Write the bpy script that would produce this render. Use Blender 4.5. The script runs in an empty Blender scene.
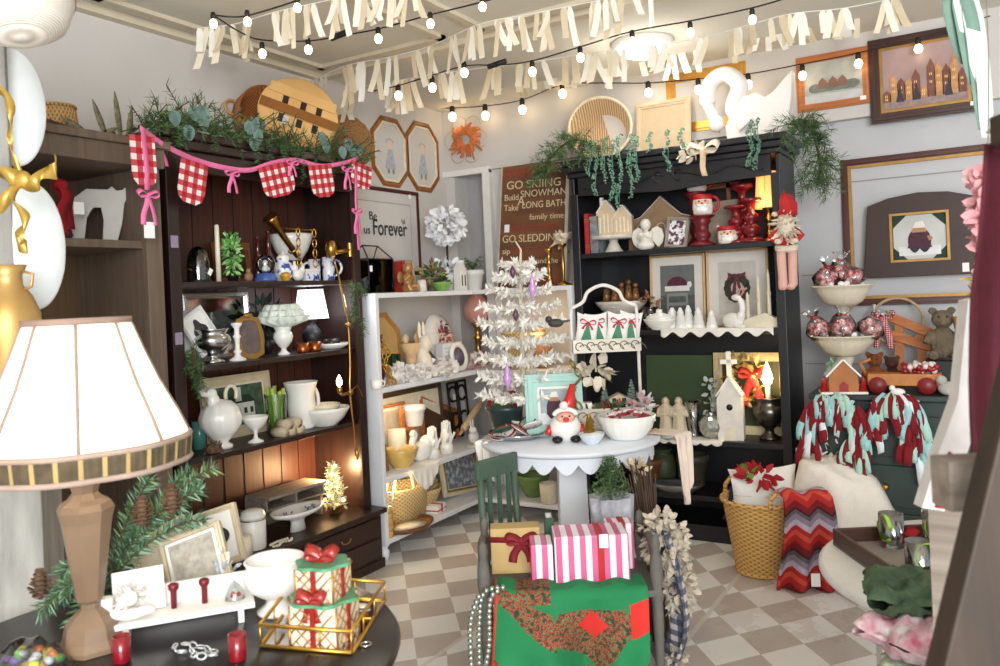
import bpy, bmesh, math, random
from math import sin, cos, pi, radians, sqrt, atan2, floor as fl
from mathutils import Vector, Matrix, Euler
rnd = random.Random(11)
SC = bpy.context.scene
COL = SC.collection
V = Vector
# ---------------------------------------------------------------- camera calibration (1000 x 666 frame)
CH, CF, ROLL, V0, YAW = 1.42, 800.0, .045, 38.0, radians(31)
cr_, sr_, cy_, sy_ = cos(ROLL), sin(ROLL), cos(YAW), sin(YAW)
FACE = YAW                       # rz that makes local -y look at the camera side of the room
LEFT = pi/2                      # rz of things on the left wall (they look along +x)

def ray(px, py):
    dx = px-500; dy = 333-py
    u = (dx*cr_+dy*sr_)/CF; v = (-dx*sr_+dy*cr_-V0)/CF
    return V((u*cy_-sy_, u*sy_+cy_, v))
def depth(p): return -p[0]*sy_+p[1]*cy_
def proj(p):
    c = p[0]*cy_+p[1]*sy_; d = depth(p)
    u = c/d*CF; v = (p[2]-CH)/d*CF+V0
    return 500+u*cr_-v*sr_, 333-(u*sr_+v*cr_)
def onz(px, py, z):
    r = ray(px, py); return r*((z-CH)/r.z)+V((0, 0, CH))
def onx(px, py, x):
    r = ray(px, py); return r*(x/r.x)+V((0, 0, CH))
def ony(px, py, y):
    r = ray(px, py); return r*(y/r.y)+V((0, 0, CH))
def atd(px, py, d):
    r = ray(px, py); return r*(d/depth(r))+V((0, 0, CH))
def k_(p): return depth(p)/CF     # metres per pixel at p
def col_x(px, x, z):              # point on plane x, height z, in pixel column px
    py = 330.
    for _ in range(8):
        p = onx(px, py, x); p.z = z; py = proj(p)[1]
    p = onx(px, py, x); p.z = z; return p
def col_y(px, y, z):
    py = 330.
    for _ in range(8):
        p = ony(px, py, y); p.z = z; py = proj(p)[1]
    p = ony(px, py, y); p.z = z; return p

# ---------------------------------------------------------------- materials
_M = {}
def lin(c):
    o = []
    for v in c[:3]:
        v /= 255.
        o.append(v/12.92 if v <= .04045 else ((v+.055)/1.055)**2.4)
    return (*o, 1)
def mat(name, col=(200, 200, 200), rough=.55, metal=0., var=.10, scale=18., bump=.0, bscale=60., emit=None, es=1., trans=0., sss=0, stretch=None, col2=None, alpha=1., spec=.5, coat=0.):
    if name in _M: return _M[name]
    m = bpy.data.materials.new(name); m.use_nodes = True
    nt = m.node_tree; N = nt.nodes; L = nt.links
    b = N['Principled BSDF']
    b.inputs['Roughness'].default_value = rough; b.inputs['Metallic'].default_value = metal
    b.inputs['Base Color'].default_value = lin(col)
    b.inputs['Specular IOR Level'].default_value = spec
    if coat: b.inputs['Coat Weight'].default_value = coat
    if trans: b.inputs['Transmission Weight'].default_value = trans; b.inputs['IOR'].default_value = 1.3
    if alpha < 1: b.inputs['Alpha'].default_value = alpha
    if emit: b.inputs['Emission Color'].default_value = lin(emit); b.inputs['Emission Strength'].default_value = es
    if var or col2 or bump:
        tc = N.new('ShaderNodeTexCoord'); mp = N.new('ShaderNodeMapping'); L.new(tc.outputs['Object'], mp.inputs['Vector'])
        if stretch: mp.inputs['Scale'].default_value = stretch
        if var or col2:
            n = N.new('ShaderNodeTexNoise'); n.inputs['Scale'].default_value = scale; n.inputs['Detail'].default_value = 4
            L.new(mp.outputs[0], n.inputs['Vector'])
            cr = N.new('ShaderNodeValToRGB'); cr.color_ramp.elements[0].position = .3; cr.color_ramp.elements[1].position = .7
            a = lin(col); c2 = lin(col2) if col2 else tuple(min(1, q*(1+var)) for q in a[:3])+(1,)
            c1 = a if col2 else tuple(q*(1-var) for q in a[:3])+(1,)
            cr.color_ramp.elements[0].color = c1; cr.color_ramp.elements[1].color = c2
            L.new(n.outputs['Fac'], cr.inputs[0]); L.new(cr.outputs[0], b.inputs['Base Color'])
        if bump:
            n2 = N.new('ShaderNodeTexNoise'); n2.inputs['Scale'].default_value = bscale
            L.new(mp.outputs[0], n2.inputs['Vector'])
            bp = N.new('ShaderNodeBump'); bp.inputs['Strength'].default_value = bump; bp.inputs['Distance'].default_value = .01
            L.new(n2.outputs['Fac'], bp.inputs['Height']); L.new(bp.outputs[0], b.inputs['Normal'])
    _M[name] = m
    return m
def wave_mat(name, c1, c2, scale=20, axis='Z', rough=.6, dist=0., bump=.3, detail=1., metal=0.):
    """banded material: woven fibre, stripes, wood grain"""
    if name in _M: return _M[name]
    m = mat(name, c1, rough, metal, var=0); nt = m.node_tree; N = nt.nodes; L = nt.links; b = N['Principled BSDF']
    tc = N.new('ShaderNodeTexCoord'); w = N.new('ShaderNodeTexWave'); w.bands_direction = axis
    w.inputs['Scale'].default_value = scale; w.inputs['Distortion'].default_value = dist; w.inputs['Detail'].default_value = detail
    L.new(tc.outputs['Object'], w.inputs['Vector'])
    cr = N.new('ShaderNodeValToRGB'); cr.color_ramp.elements[0].color = lin(c1); cr.color_ramp.elements[1].color = lin(c2)
    L.new(w.outputs['Fac'], cr.inputs[0]); L.new(cr.outputs[0], b.inputs['Base Color'])
    if bump:
        bp = N.new('ShaderNodeBump'); bp.inputs['Strength'].default_value = bump; bp.inputs['Distance'].default_value = .004
        L.new(w.outputs['Fac'], bp.inputs['Height']); L.new(bp.outputs[0], b.inputs['Normal'])
    return m
def weave_mat(name, c1, c2, sx=40, sz=60, rough=.7, radial=True):
    """basket weave: over-and-under courses round the axis, or crossed waves on flat mats"""
    if name in _M: return _M[name]
    m = mat(name, c1, rough, 0, var=0); nt = m.node_tree; N = nt.nodes; L = nt.links; b = N['Principled BSDF']
    tc = N.new('ShaderNodeTexCoord'); mx = N.new('ShaderNodeMath'); mx.operation = 'MULTIPLY_ADD' if radial else 'MULTIPLY'
    if radial:
        g = N.new('ShaderNodeTexGradient'); g.gradient_type = 'RADIAL'; L.new(tc.outputs['Object'], g.inputs[0]); sp = N.new('ShaderNodeSeparateXYZ'); L.new(tc.outputs['Object'], sp.inputs[0]); o = []
        for src, k in ((g.outputs['Fac'], 2*pi*sx*.7), (sp.outputs['Z'], sz*5.5)):
            a = N.new('ShaderNodeMath'); a.operation = 'MULTIPLY'; a.inputs[1].default_value = k; L.new(src, a.inputs[0]); q = N.new('ShaderNodeMath'); q.operation = 'SINE'; L.new(a.outputs[0], q.inputs[0]); o.append(q)
        h = N.new('ShaderNodeMath'); h.operation = 'MULTIPLY'; h.inputs[1].default_value = .5; L.new(o[0].outputs[0], h.inputs[0]); L.new(h.outputs[0], mx.inputs[0]); L.new(o[1].outputs[0], mx.inputs[1]); mx.inputs[2].default_value = .5
    else:
        for i, (d, k) in enumerate((('Z', sz), ('DIAGONAL', sx))):
            a = N.new('ShaderNodeTexWave'); a.bands_direction = d; a.inputs['Scale'].default_value = k; L.new(tc.outputs['Object'], a.inputs['Vector']); L.new(a.outputs['Fac'], mx.inputs[i])
    cr = N.new('ShaderNodeValToRGB'); cr.color_ramp.elements[0].color = lin(c1); cr.color_ramp.elements[1].color = lin(c2); cr.color_ramp.elements[1].position = .55
    L.new(mx.outputs[0], cr.inputs[0]); L.new(cr.outputs[0], b.inputs['Base Color'])
    bp = N.new('ShaderNodeBump'); bp.inputs['Strength'].default_value = .6; bp.inputs['Distance'].default_value = .006
    L.new(mx.outputs[0], bp.inputs['Height']); L.new(bp.outputs[0], b.inputs['Normal'])
    return m
def checks_mat(name, c1, c2, scale=30):
    """gingham: two crossed stripe sets multiplied, in the cloth's own x and z"""
    if name in _M: return _M[name]
    m = mat(name, c1, .85, 0, var=0); nt = m.node_tree; N = nt.nodes; L = nt.links; b = N['Principled BSDF']
    tc = N.new('ShaderNodeTexCoord'); sp = N.new('ShaderNodeSeparateXYZ'); L.new(tc.outputs['Object'], sp.inputs[0])
    outs = []
    for ch in ('X', 'Z'):
        mu = N.new('ShaderNodeMath'); mu.operation = 'MULTIPLY'; mu.inputs[1].default_value = scale; L.new(sp.outputs[ch], mu.inputs[0])
        fr = N.new('ShaderNodeMath'); fr.operation = 'FRACT'; L.new(mu.outputs[0], fr.inputs[0])
        gt = N.new('ShaderNodeMath'); gt.operation = 'GREATER_THAN'; gt.inputs[1].default_value = .5; L.new(fr.outputs[0], gt.inputs[0]); outs.append(gt)
    ad = N.new('ShaderNodeMath'); ad.operation = 'ADD'; L.new(outs[0].outputs[0], ad.inputs[0]); L.new(outs[1].outputs[0], ad.inputs[1])
    hv = N.new('ShaderNodeMath'); hv.operation = 'MULTIPLY'; hv.inputs[1].default_value = .5; L.new(ad.outputs[0], hv.inputs[0])
    cr = N.new('ShaderNodeValToRGB'); cr.color_ramp.interpolation = 'CONSTANT'
    e = cr.color_ramp.elements; e[0].color = lin(c2); e[1].position = .4; mid = [a*.28+b_*.72 for a, b_ in zip(c2, c1)]; e[1].color = lin(mid)
    n = e.new(.9); n.color = lin(c1)
    L.new(hv.outputs[0], cr.inputs[0]); L.new(cr.outputs[0], b.inputs['Base Color'])
    return m
def spots_mat(name, stops, scale=14, rough=.5, seed=0., stretch=None):
    """picture-like mottled colours: list of (position, colour)"""
    if name in _M: return _M[name]
    m = mat(name, stops[0][1], rough, 0, var=0); nt = m.node_tree; N = nt.nodes; L = nt.links; b = N['Principled BSDF']
    tc = N.new('ShaderNodeTexCoord'); mp = N.new('ShaderNodeMapping'); mp.inputs['Location'].default_value = (seed, seed*.7, seed*1.3)
    if stretch: mp.inputs['Scale'].default_value = stretch
    L.new(tc.outputs['Object'], mp.inputs['Vector'])
    n = N.new('ShaderNodeTexNoise'); n.inputs['Scale'].default_value = scale; n.inputs['Detail'].default_value = 3; L.new(mp.outputs[0], n.inputs['Vector'])
    cr = N.new('ShaderNodeValToRGB'); e = cr.color_ramp.elements
    e[0].position, e[0].color = stops[0][0], lin(stops[0][1]); e[1].position, e[1].color = stops[-1][0], lin(stops[-1][1])
    for p, c in stops[1:-1]: x = e.new(p); x.color = lin(c)
    L.new(n.outputs['Fac'], cr.inputs[0]); L.new(cr.outputs[0], b.inputs['Base Color'])
    return m
def glass_mat(name, col=(235, 240, 240), rough=.03, mix=.8):
    """clear thin glass: mostly transparent with a glossy sheen"""
    if name in _M: return _M[name]
    m = bpy.data.materials.new(name); m.use_nodes = True; nt = m.node_tree; N = nt.nodes; L = nt.links
    N.remove(N['Principled BSDF']); o = N['Material Output']
    t = N.new('ShaderNodeBsdfTransparent'); t.inputs[0].default_value = lin(col)
    g = N.new('ShaderNodeBsdfGlossy'); g.inputs['Roughness'].default_value = rough; g.inputs['Color'].default_value = (1, 1, 1, 1)
    fr = N.new('ShaderNodeFresnel'); fr.inputs['IOR'].default_value = 1.45
    ad = N.new('ShaderNodeMath'); ad.operation = 'ADD'; ad.inputs[1].default_value = (1-mix)*.5; L.new(fr.outputs[0], ad.inputs[0])
    mx = N.new('ShaderNodeMixShader'); L.new(ad.outputs[0], mx.inputs[0]); L.new(t.outputs[0], mx.inputs[1]); L.new(g.outputs[0], mx.inputs[2]); L.new(mx.outputs[0], o.inputs['Surface'])
    _M[name] = m; return m

# ---------------------------------------------------------------- mesh builder
class MB:
    def __init__(s): s.v = []; s.f = []; s.m = []; s.s = []
    def add(s, vs, fs, mi=0, sm=False, M=None):
        o = len(s.v)
        if M is not None: vs = [M @ V(p) for p in vs]
        s.v += [tuple(p) for p in vs]; s.f += [tuple(i+o for i in f) for f in fs]
        s.m += [mi]*len(fs); s.s += [sm]*len(fs); return s
    def box(s, c, sz, mi=0, M=None, taper=1.):
        x, y, z = c; a, b, h = sz[0]/2, sz[1]/2, sz[2]/2; t = taper
        vs = [(x-a, y-b, z-h), (x+a, y-b, z-h), (x+a, y+b, z-h), (x-a, y+b, z-h), (x-a*t, y-b*t, z+h), (x+a*t, y-b*t, z+h), (x+a*t, y+b*t, z+h), (x-a*t, y+b*t, z+h)]
        return s.add(vs, [(3, 2, 1, 0), (4, 5, 6, 7), (0, 1, 5, 4), (1, 2, 6, 5), (2, 3, 7, 6), (3, 0, 4, 7)], mi, False, M)
    def bb(s, x0, x1, y0, y1, z0, z1, mi=0, M=None):
        return s.box(((x0+x1)/2, (y0+y1)/2, (z0+z1)/2), (abs(x1-x0), abs(y1-y0), abs(z1-z0)), mi, M)
    def lathe(s, prof, seg=24, mi=0, c=(0, 0, 0), M=None, flute=None, sx=1., sy=1., sm=True):
        vs = []; fs = []; n = len(prof)
        for i in range(seg):
            a = 2*pi*i/seg
            for j, (r, z) in enumerate(prof):
                q = r
                if flute: q = r*(1+flute[1]*cos(flute[0]*a)*(flute[2](j/(n-1)) if len(flute) > 2 else 1))
                vs.append((c[0]+q*cos(a)*sx, c[1]+q*sin(a)*sy, c[2]+z))
        for i in range(seg):
            k = (i+1) % seg
            for j in range(n-1):
                if prof[j][0] < 1e-6 and prof[j+1][0] < 1e-6: continue
                if prof[j][0] < 1e-6: fs.append((i*n+j, k*n+j+1, i*n+j+1))
                elif prof[j+1][0] < 1e-6: fs.append((i*n+j, k*n+j, i*n+j+1))
                else: fs.append((i*n+j, k*n+j, k*n+j+1, i*n+j+1))
        return s.add(vs, fs, mi, sm, M)
    def tube(s, pts, r, seg=6, mi=0, closed=False, M=None, sm=True):
        pts = [V(p) for p in pts]; n = len(pts); vs = []; fs = []
        rr = r if isinstance(r, (list, tuple)) else [r]*n
        up = V((0, 0, 1)); prev = None
        for i, p in enumerate(pts):
            a = pts[(i-1) % n] if (closed or i) else p; b = pts[(i+1) % n] if (closed or i < n-1) else p
            t = (b-a)
            if t.length < 1e-9: t = V((0, 0, 1))
            t.normalize()
            if prev is None:
                u = t.cross(up)
                if u.length < .05: u = t.cross(V((1, 0, 0)))
            else: u = prev-t*prev.dot(t)
            if u.length < 1e-6: u = t.orthogonal()
            u.normalize(); prev = u; w = t.cross(u)
            for j in range(seg):
                a_ = 2*pi*j/seg; vs.append(p+(u*cos(a_)+w*sin(a_))*rr[i])
        for i in range(n if closed else n-1):
            k = (i+1) % n
            for j in range(seg):
                l = (j+1) % seg; fs.append((i*seg+j, i*seg+l, k*seg+l, k*seg+j))
        if not closed: fs.append(tuple(range(seg-1, -1, -1))); fs.append(tuple((n-1)*seg+j for j in range(seg)))
        return s.add(vs, fs, mi, sm, M)
    def ball(s, c, r, mi=0, seg=12, rings=8, M=None):
        if not isinstance(r, (tuple, list)): r = (r, r, r)
        vs = [(c[0], c[1], c[2]-r[2])]; fs = []
        for i in range(1, rings):
            a = -pi/2+pi*i/rings
            for j in range(seg):
                b = 2*pi*j/seg; vs.append((c[0]+r[0]*cos(a)*cos(b), c[1]+r[1]*cos(a)*sin(b), c[2]+r[2]*sin(a)))
        vs.append((c[0], c[1], c[2]+r[2])); t = len(vs)-1
        for j in range(seg):
            l = (j+1) % seg; fs.append((0, 1+l, 1+j)); fs.append((t, 1+(rings-2)*seg+j, 1+(rings-2)*seg+l))
            for i in range(rings-2): o = 1+i*seg; fs.append((o+j, o+l, o+seg+l, o+seg+j))
        return s.add(vs, fs, mi, True, M)
    def prism(s, poly, y0, y1, mi=0, M=None, mi2=None):
        """polygon in x,z (counter-clockwise seen from -y) extruded along y"""
        n = len(poly); vs = [(x, y0, z) for x, z in poly]+[(x, y1, z) for x, z in poly]
        s.add(vs, [tuple(range(n))], mi, False, M); o = len(s.v)-2*n
        fs = [tuple(range(2*n-1, n-1, -1))]+[(i, i+n, (i+1) % n+n, (i+1) % n) for i in range(n)]
        s.f += [tuple(q+o for q in f) for f in fs]; s.m += [mi if mi2 is None else mi2]*len(fs); s.s += [False]*len(fs); return s
    def ring(s, outer, inner, y0, y1, mi=0, M=None):
        """frame between two polygons with the same vertex count, in x,z"""
        n = len(outer); vs = [(x, y0, z) for x, z in outer]+[(x, y0, z) for x, z in inner]+[(x, y1, z) for x, z in outer]+[(x, y1, z) for x, z in inner]; fs = []
        for i in range(n):
            k = (i+1) % n
            fs += [(i, k, n+k, n+i), (2*n+i, 3*n+i, 3*n+k, 2*n+k), (i, 2*n+i, 2*n+k, k), (n+i, n+k, 3*n+k, 3*n+i)]
        return s.add(vs, fs, mi, False, M)
    def band(s, pts, w, d=(0, 1, 0), mi=0, M=None, sm=True):
        """flat ribbon: centre line pts, width w (number or list) across direction d (vector or list)"""
        pts = [V(p) for p in pts]; n = len(pts); vs = []
        for i, p in enumerate(pts):
            ww = w[i] if isinstance(w, (list, tuple)) else w; dd = V(d[i]) if isinstance(d, list) else V(d)
            dd = dd.normalized()*ww/2; vs += [p-dd, p+dd]
        return s.add(vs, [(2*i, 2*i+1, 2*i+3, 2*i+2) for i in range(n-1)], mi, sm, M)
    def grid(s, fn, nu, nv, mi=0, M=None, sm=True, closed=False):
        vs = [fn(i/(nu-1), j/(nv-1)) for j in range(nv) for i in range(nu)]
        fs = [(j*nu+i, j*nu+i+1, (j+1)*nu+i+1, (j+1)*nu+i) for j in range(nv-1) for i in range(nu-1)]
        return s.add(vs, fs, mi, sm, M)
    def build(s, name, mats, parent=None, loc=None, rot=None, solid=0, sub=0, remesh=0, bev=0, decim=None):
        me = bpy.data.meshes.new(name); me.from_pydata(s.v, [], s.f)
        if not isinstance(mats, (list, tuple)): mats = [mats]
        for m in mats: me.materials.append(m)
        me.polygons.foreach_set('material_index', s.m); me.polygons.foreach_set('use_smooth', s.s); me.update()
        o = bpy.data.objects.new(name, me); COL.objects.link(o)
        if parent: o.parent = parent
        if loc is not None: o.location = loc
        if rot is not None: o.rotation_euler = rot
        if bev:
            md = o.modifiers.new('b', 'BEVEL'); md.width = bev; md.segments = 2; md.limit_method = 'ANGLE'; md.angle_limit = .9
        if solid: md = o.modifiers.new('s', 'SOLIDIFY'); md.thickness = solid; md.offset = 0
        if remesh: md = o.modifiers.new('r', 'REMESH'); md.mode = 'VOXEL'; md.voxel_size = remesh; md.use_smooth_shade = True; sm = o.modifiers.new('m', 'SMOOTH'); sm.iterations = 3; sm.factor = .6
        if sub: md = o.modifiers.new('u', 'SUBSURF'); md.levels = sub; md.render_levels = sub
        return o
def tag(o, label, cat, group=None, kind=None):
    if label: o['label'] = label
    if cat: o['category'] = cat
    if group: o['group'] = group
    if kind: o['kind'] = kind
    return o
def T(name, label, cat, loc, rz=0, group=None, rot=None):
    o = bpy.data.objects.new(name, None); COL.objects.link(o); o.empty_display_size = .05
    o.location = loc; o.rotation_euler = rot if rot is not None else (0, 0, rz)
    return tag(o, label, cat, group)
def solo(mb, name, label, cat, mats, loc, rz=0, group=None, rot=None, **kw):
    o = mb.build(name, mats, None, loc, rot if rot is not None else (0, 0, rz), **kw); return tag(o, label, cat, group)
def struct(mb, name, mats, **kw):
    o = mb.build(name, mats, **kw); o['kind'] = 'structure'; return o
def dup(root, loc, rz=None, label=None, scale=None, rot=None):
    r = root.copy(); COL.objects.link(r); r.location = loc
    if rz is not None: r.rotation_euler = (0, 0, rz)
    if rot is not None: r.rotation_euler = rot
    if scale: r.scale = (scale,)*3
    if label: r['label'] = label
    for ch in root.children:
        c = ch.copy(); COL.objects.link(c); c.parent = r
        for g in ch.children:
            d = g.copy(); COL.objects.link(d); d.parent = c
    return r
def text(body, size, m, parent, loc, rot=(pi/2, 0, 0), align='CENTER', ext=.0008, sx=1., bold=0.):
    cu = bpy.data.curves.new('lettering', 'FONT'); cu.body = body; cu.size = size; cu.align_x = align; cu.align_y = 'CENTER'; cu.extrude = ext; cu.offset = bold
    cu.materials.append(m); tmp = bpy.data.objects.new('tmp', cu); COL.objects.link(tmp); me = bpy.data.meshes.new_from_object(tmp); bpy.data.objects.remove(tmp); o = bpy.data.objects.new('lettering', me); COL.objects.link(o); me.name = 'lettering'; o.parent = parent; o.location = loc; o.rotation_euler = rot; o.scale = (sx, 1, 1); return o
def arc(c, r, a0, a1, n, plane='xz', ry=None):
    o = []; ry = r if ry is None else ry
    for i in range(n+1):
        a = a0+(a1-a0)*i/n; x, y = r*cos(a), ry*sin(a)
        o.append(V((c[0]+x, c[1], c[2]+y)) if plane == 'xz' else V((c[0]+x, c[1]+y, c[2])) if plane == 'xy' else V((c[0], c[1]+x, c[2]+y)))
    return o
def bez(p0, p1, p2, n=10):
    p0, p1, p2 = V(p0), V(p1), V(p2); return [p0*(1-t)**2+p1*2*t*(1-t)+p2*t*t for t in [i/n for i in range(n+1)]]
def spline(pts, n=8):
    P = [V(p) for p in pts]; P = [P[0]*2-P[1]]+P+[P[-1]*2-P[-2]]; o = []
    for i in range(1, len(P)-2):
        for j in range(n):
            t = j/n; a, b, c, d = P[i-1], P[i], P[i+1], P[i+2]
            o.append(.5*((2*b)+(c-a)*t+(2*a-5*b+4*c-d)*t*t+(3*b-a-3*c+d)*t**3))
    o.append(P[-2]); return o
def rect(x0, x1, z0, z1): return [(x0, z0), (x1, z0), (x1, z1), (x0, z1)]
def octo(w, h, c): return [(-w/2+c, 0), (w/2-c, 0), (w/2, c), (w/2, h-c), (w/2-c, h), (-w/2+c, h), (-w/2, h-c), (-w/2, c)]
def sc(prof, w, h): return [(r*w/2, z*h) for r, z in prof]
# lathe profiles, r in 0..1 of half width, z in 0..1 of height
P_BOWL = [(0, 0), (.45, 0), (.48, .06), (.75, .4), (.93, .8), (1, 1), (.95, 1), (.88, .8), (.7, .45), (.4, .14), (0, .1)]
P_COMP = [(0, 0), (.6, 0), (.58, .05), (.2, .14), (.14, .25), (.16, .4), (.3, .5), (.7, .66), (.95, .9), (1, 1), (.94, 1), (.88, .88), (.6, .68), (0, .6)]
P_STICK = [(0, 0), (1, 0), (.95, .05), (.45, .11), (.3, .18), (.52, .24), (.3, .3), (.26, .45), (.34, .58), (.5, .64), (.28, .7), (.3, .85), (.62, .94), (.62, 1), (.4, 1), (.38, .97), (0, .97)]
P_JAR = [(0, 0), (.7, 0), (.8, .03), (.98, .3), (1, .6), (.85, .8), (.6, .86), (.6, .92), (.7, .95), (.7, 1), (.58, 1), (.5, .9), (0, .85)]
P_POT = [(0, 0), (.65, 0), (.68, .03), (.9, .75), (1, .78), (1, 1), (.9, 1), (.85, .8), (0, .75)]
P_MUG = [(0, 0), (.85, 0), (.92, .04), (.95, .3), (1, 1), (.9, 1), (.86, .2), (0, .12)]
P_URN = [(0, 0), (.6, 0), (.62, .05), (.3, .14), (.25, .24), (.5, .32), (.85, .48), (.98, .64), (.9, .78), (.72, .86), (.85, .96), (.9, 1), (.82, 1), (.66, .86), (.8, .7), (.5, .4), (0, .36)]
P_CYL = [(0, 0), (1, 0), (1, 1), (0, 1)]
P_VASE = [(0, 0), (.45, 0), (.5, .04), (.8, .2), (1, .42), (.92, .6), (.5, .78), (.38, .86), (.5, .97), (.55, 1), (.48, 1), (.32, .86), (0, .8)]
# ---------------------------------------------------------------- common materials
cream = mat('cream', (226, 216, 192), .5); white = mat('white_glaze', (238, 236, 230), .25, var=.03, coat=.2)
whitem = mat('white_paint', (232, 230, 226), .5, var=.05); ivory = mat('ivory', (232, 222, 200), .4, var=.05)
gold = mat('gold', (205, 158, 70), .32, .9, var=.12); brass = mat('brass', (190, 145, 75), .3, 1., var=.12); gilt = mat('gilt', (166, 126, 66), .45, .5, var=.15)
silver = mat('silver', (190, 190, 188), .25, 1., var=.08); black = mat('black', (18, 17, 17), .5, var=.1); iron = mat('iron', (30, 28, 28), .5, .3)
red = mat('red', (176, 26, 30), .45, var=.12); dred = mat('dark_red', (108, 16, 26), .4, var=.1); clothred = mat('red_cloth', (160, 24, 32), .9, var=.15, bump=.2)
pink = mat('pink_ribbon', (232, 118, 166), .6, var=.08); green = mat('green', (52, 92, 48), .6, var=.2); dgreen = mat('dark_green', (30, 56, 38), .7, var=.25)
pinegreen = mat('pine_needles', (62, 92, 52), .7, col2=(112, 140, 78), scale=9); darkpine = mat('dark_pine', (36, 58, 40), .7, col2=(74, 100, 62), scale=12); frost = mat('frosted_green', (112, 150, 128), .7, col2=(160, 190, 165), scale=14)
def grain(name, c1, c2, ax='Z', rough=.5):
    st = {'X': (1.2, 22, 22), 'Y': (22, 1.2, 22), 'Z': (22, 22, 1.2)}[ax]; return mat(name, c1, rough, col2=c2, scale=2.2, stretch=st)
wood = grain('brown_wood', (104, 62, 34), (142, 92, 54), 'X'); dwood = grain('dark_wood', (52, 30, 22), (82, 50, 34), 'X', .4)
owood = grain('orange_wood', (166, 94, 44), (200, 126, 66), 'X', .4); greyw = grain('grey_wood', (112, 100, 90), (148, 136, 124), 'X', .7); tanw = grain('tan_wood', (172, 142, 104), (200, 172, 132), 'X', .6)
wicker = weave_mat('wicker', (110, 74, 36), (206, 164, 104), 45, 40); rattan = mat('rattan', (190, 140, 80), .6, var=.2)
skin = mat('skin_paint', (232, 178, 152), .5, var=.05); paper = mat('paper', (240, 238, 232), .8, var=.03); tagm = mat('price_tag_paper', (244, 243, 240), .8, var=.02)
clear = glass_mat('clear_glass', mix=.95); smoke = glass_mat('grey_glass', (150, 150, 150), .05); blueglaze = mat('blue_glaze', (70, 96, 160), .3, var=.15)
stone = mat('stone', (214, 208, 198), .7, var=.1, bump=.2); copper = mat('copper', (170, 92, 50), .3, .9); glow = mat('bulb_glow', (255, 236, 200), .4, var=0, emit=(255, 214, 150), es=22)
# ================================================================ room, camera, light
XL, YB, ZC = -3.24, 4.78, 2.74
def floor_mat():
    m = mat('checked_floor', (205, 200, 195), .55, var=0); nt = m.node_tree; N = nt.nodes; L = nt.links; b = N['Principled BSDF']
    def math(op, a, c=None):
        n = N.new('ShaderNodeMath'); n.operation = op
        for i, q in ((0, a), (1, c)):
            if q is None: continue
            if isinstance(q, (int, float)): n.inputs[i].default_value = q
            else: L.new(q, n.inputs[i])
        return n.outputs[0]
    g = N.new('ShaderNodeNewGeometry'); s = N.new('ShaderNodeSeparateXYZ'); L.new(g.outputs['Position'], s.inputs[0]); X, Y = s.outputs[0], s.outputs[1]
    panels = [((-2.7195, 3.4012), (.13798, .14522), (.12678, -.14867)), ((-1.321, 4.068), (.11, .168), (.112, -.153)), ((-1.0026, 3.7117), (.12741, .16331), (.12011, -.14595))]
    par = []
    for (ox, oy), (ax, ay), (bx, by) in panels:
        d = ax*by-ay*bx; xx, yy = math('SUBTRACT', X, ox), math('SUBTRACT', Y, oy)
        i = math('ADD', math('MULTIPLY', xx, by/d), math('MULTIPLY', yy, -bx/d))
        j = math('ADD', math('MULTIPLY', xx, -ay/d), math('MULTIPLY', yy, ax/d))
        par.append(math('FLOORED_MODULO', math('ADD', math('FLOOR', i), math('FLOOR', j)), 2))
    m1 = math('GREATER_THAN', X, -1.9); m2 = math('GREATER_THAN', X, -1.06)
    mixa = math('ADD', math('MULTIPLY', par[0], math('SUBTRACT', 1, m1)), math('MULTIPLY', par[1], m1))
    mixb = math('ADD', math('MULTIPLY', mixa, math('SUBTRACT', 1, m2)), math('MULTIPLY', par[2], m2))
    no = N.new('ShaderNodeTexNoise'); no.inputs['Scale'].default_value = 3.2; no.inputs['Detail'].default_value = 8; no.inputs['Roughness'].default_value = .7
    n2 = N.new('ShaderNodeTexNoise'); n2.inputs['Scale'].default_value = 22; n2.inputs['Detail'].default_value = 5
    def ramp(fac, c0, c1, p0=.35, p1=.7):
        r = N.new('ShaderNodeValToRGB'); r.color_ramp.elements[0].color = lin(c0); r.color_ramp.elements[1].color = lin(c1); r.color_ramp.elements[0].position = p0; r.color_ramp.elements[1].position = p1; L.new(fac, r.inputs[0]); return r.outputs[0]
    f = math('ADD', math('MULTIPLY', no.outputs[0], .6), math('MULTIPLY', n2.outputs[0], .4))
    light = ramp(f, (226, 223, 219), (242, 240, 237)); dark = ramp(f, (174, 161, 153), (206, 196, 189))
    mx = N.new('ShaderNodeMix'); mx.data_type = 'RGBA'; L.new(mixb, mx.inputs['Factor']); L.new(light, mx.inputs['A']); L.new(dark, mx.inputs['B'])
    seam = None
    for c in (-1.9, -1.06):
        q = math('LESS_THAN', math('ABSOLUTE', math('SUBTRACT', X, c)), .011); seam = q if seam is None else math('MAXIMUM', seam, q)
    brown = math('MULTIPLY', math('GREATER_THAN', no.outputs[0], .64), .18)
    m4 = N.new('ShaderNodeMix'); m4.data_type = 'RGBA'; L.new(brown, m4.inputs['Factor']); L.new(mx.outputs['Result'], m4.inputs['A']); m4.inputs['B'].default_value = lin((150, 112, 88))
    m3 = N.new('ShaderNodeMix'); m3.data_type = 'RGBA'; L.new(math('MULTIPLY', seam, .8), m3.inputs['Factor']); L.new(m4.outputs['Result'], m3.inputs['A']); m3.inputs['B'].default_value = lin((214, 206, 198))
    L.new(m3.outputs['Result'], b.inputs['Base Color']); return m
wallm = mat('wall_plaster', (206, 202, 198), .8, var=.03, scale=3, bump=.08, bscale=25); wallg = mat('wall_lower_grey', (196, 196, 198), .8, var=.04, scale=4)
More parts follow.
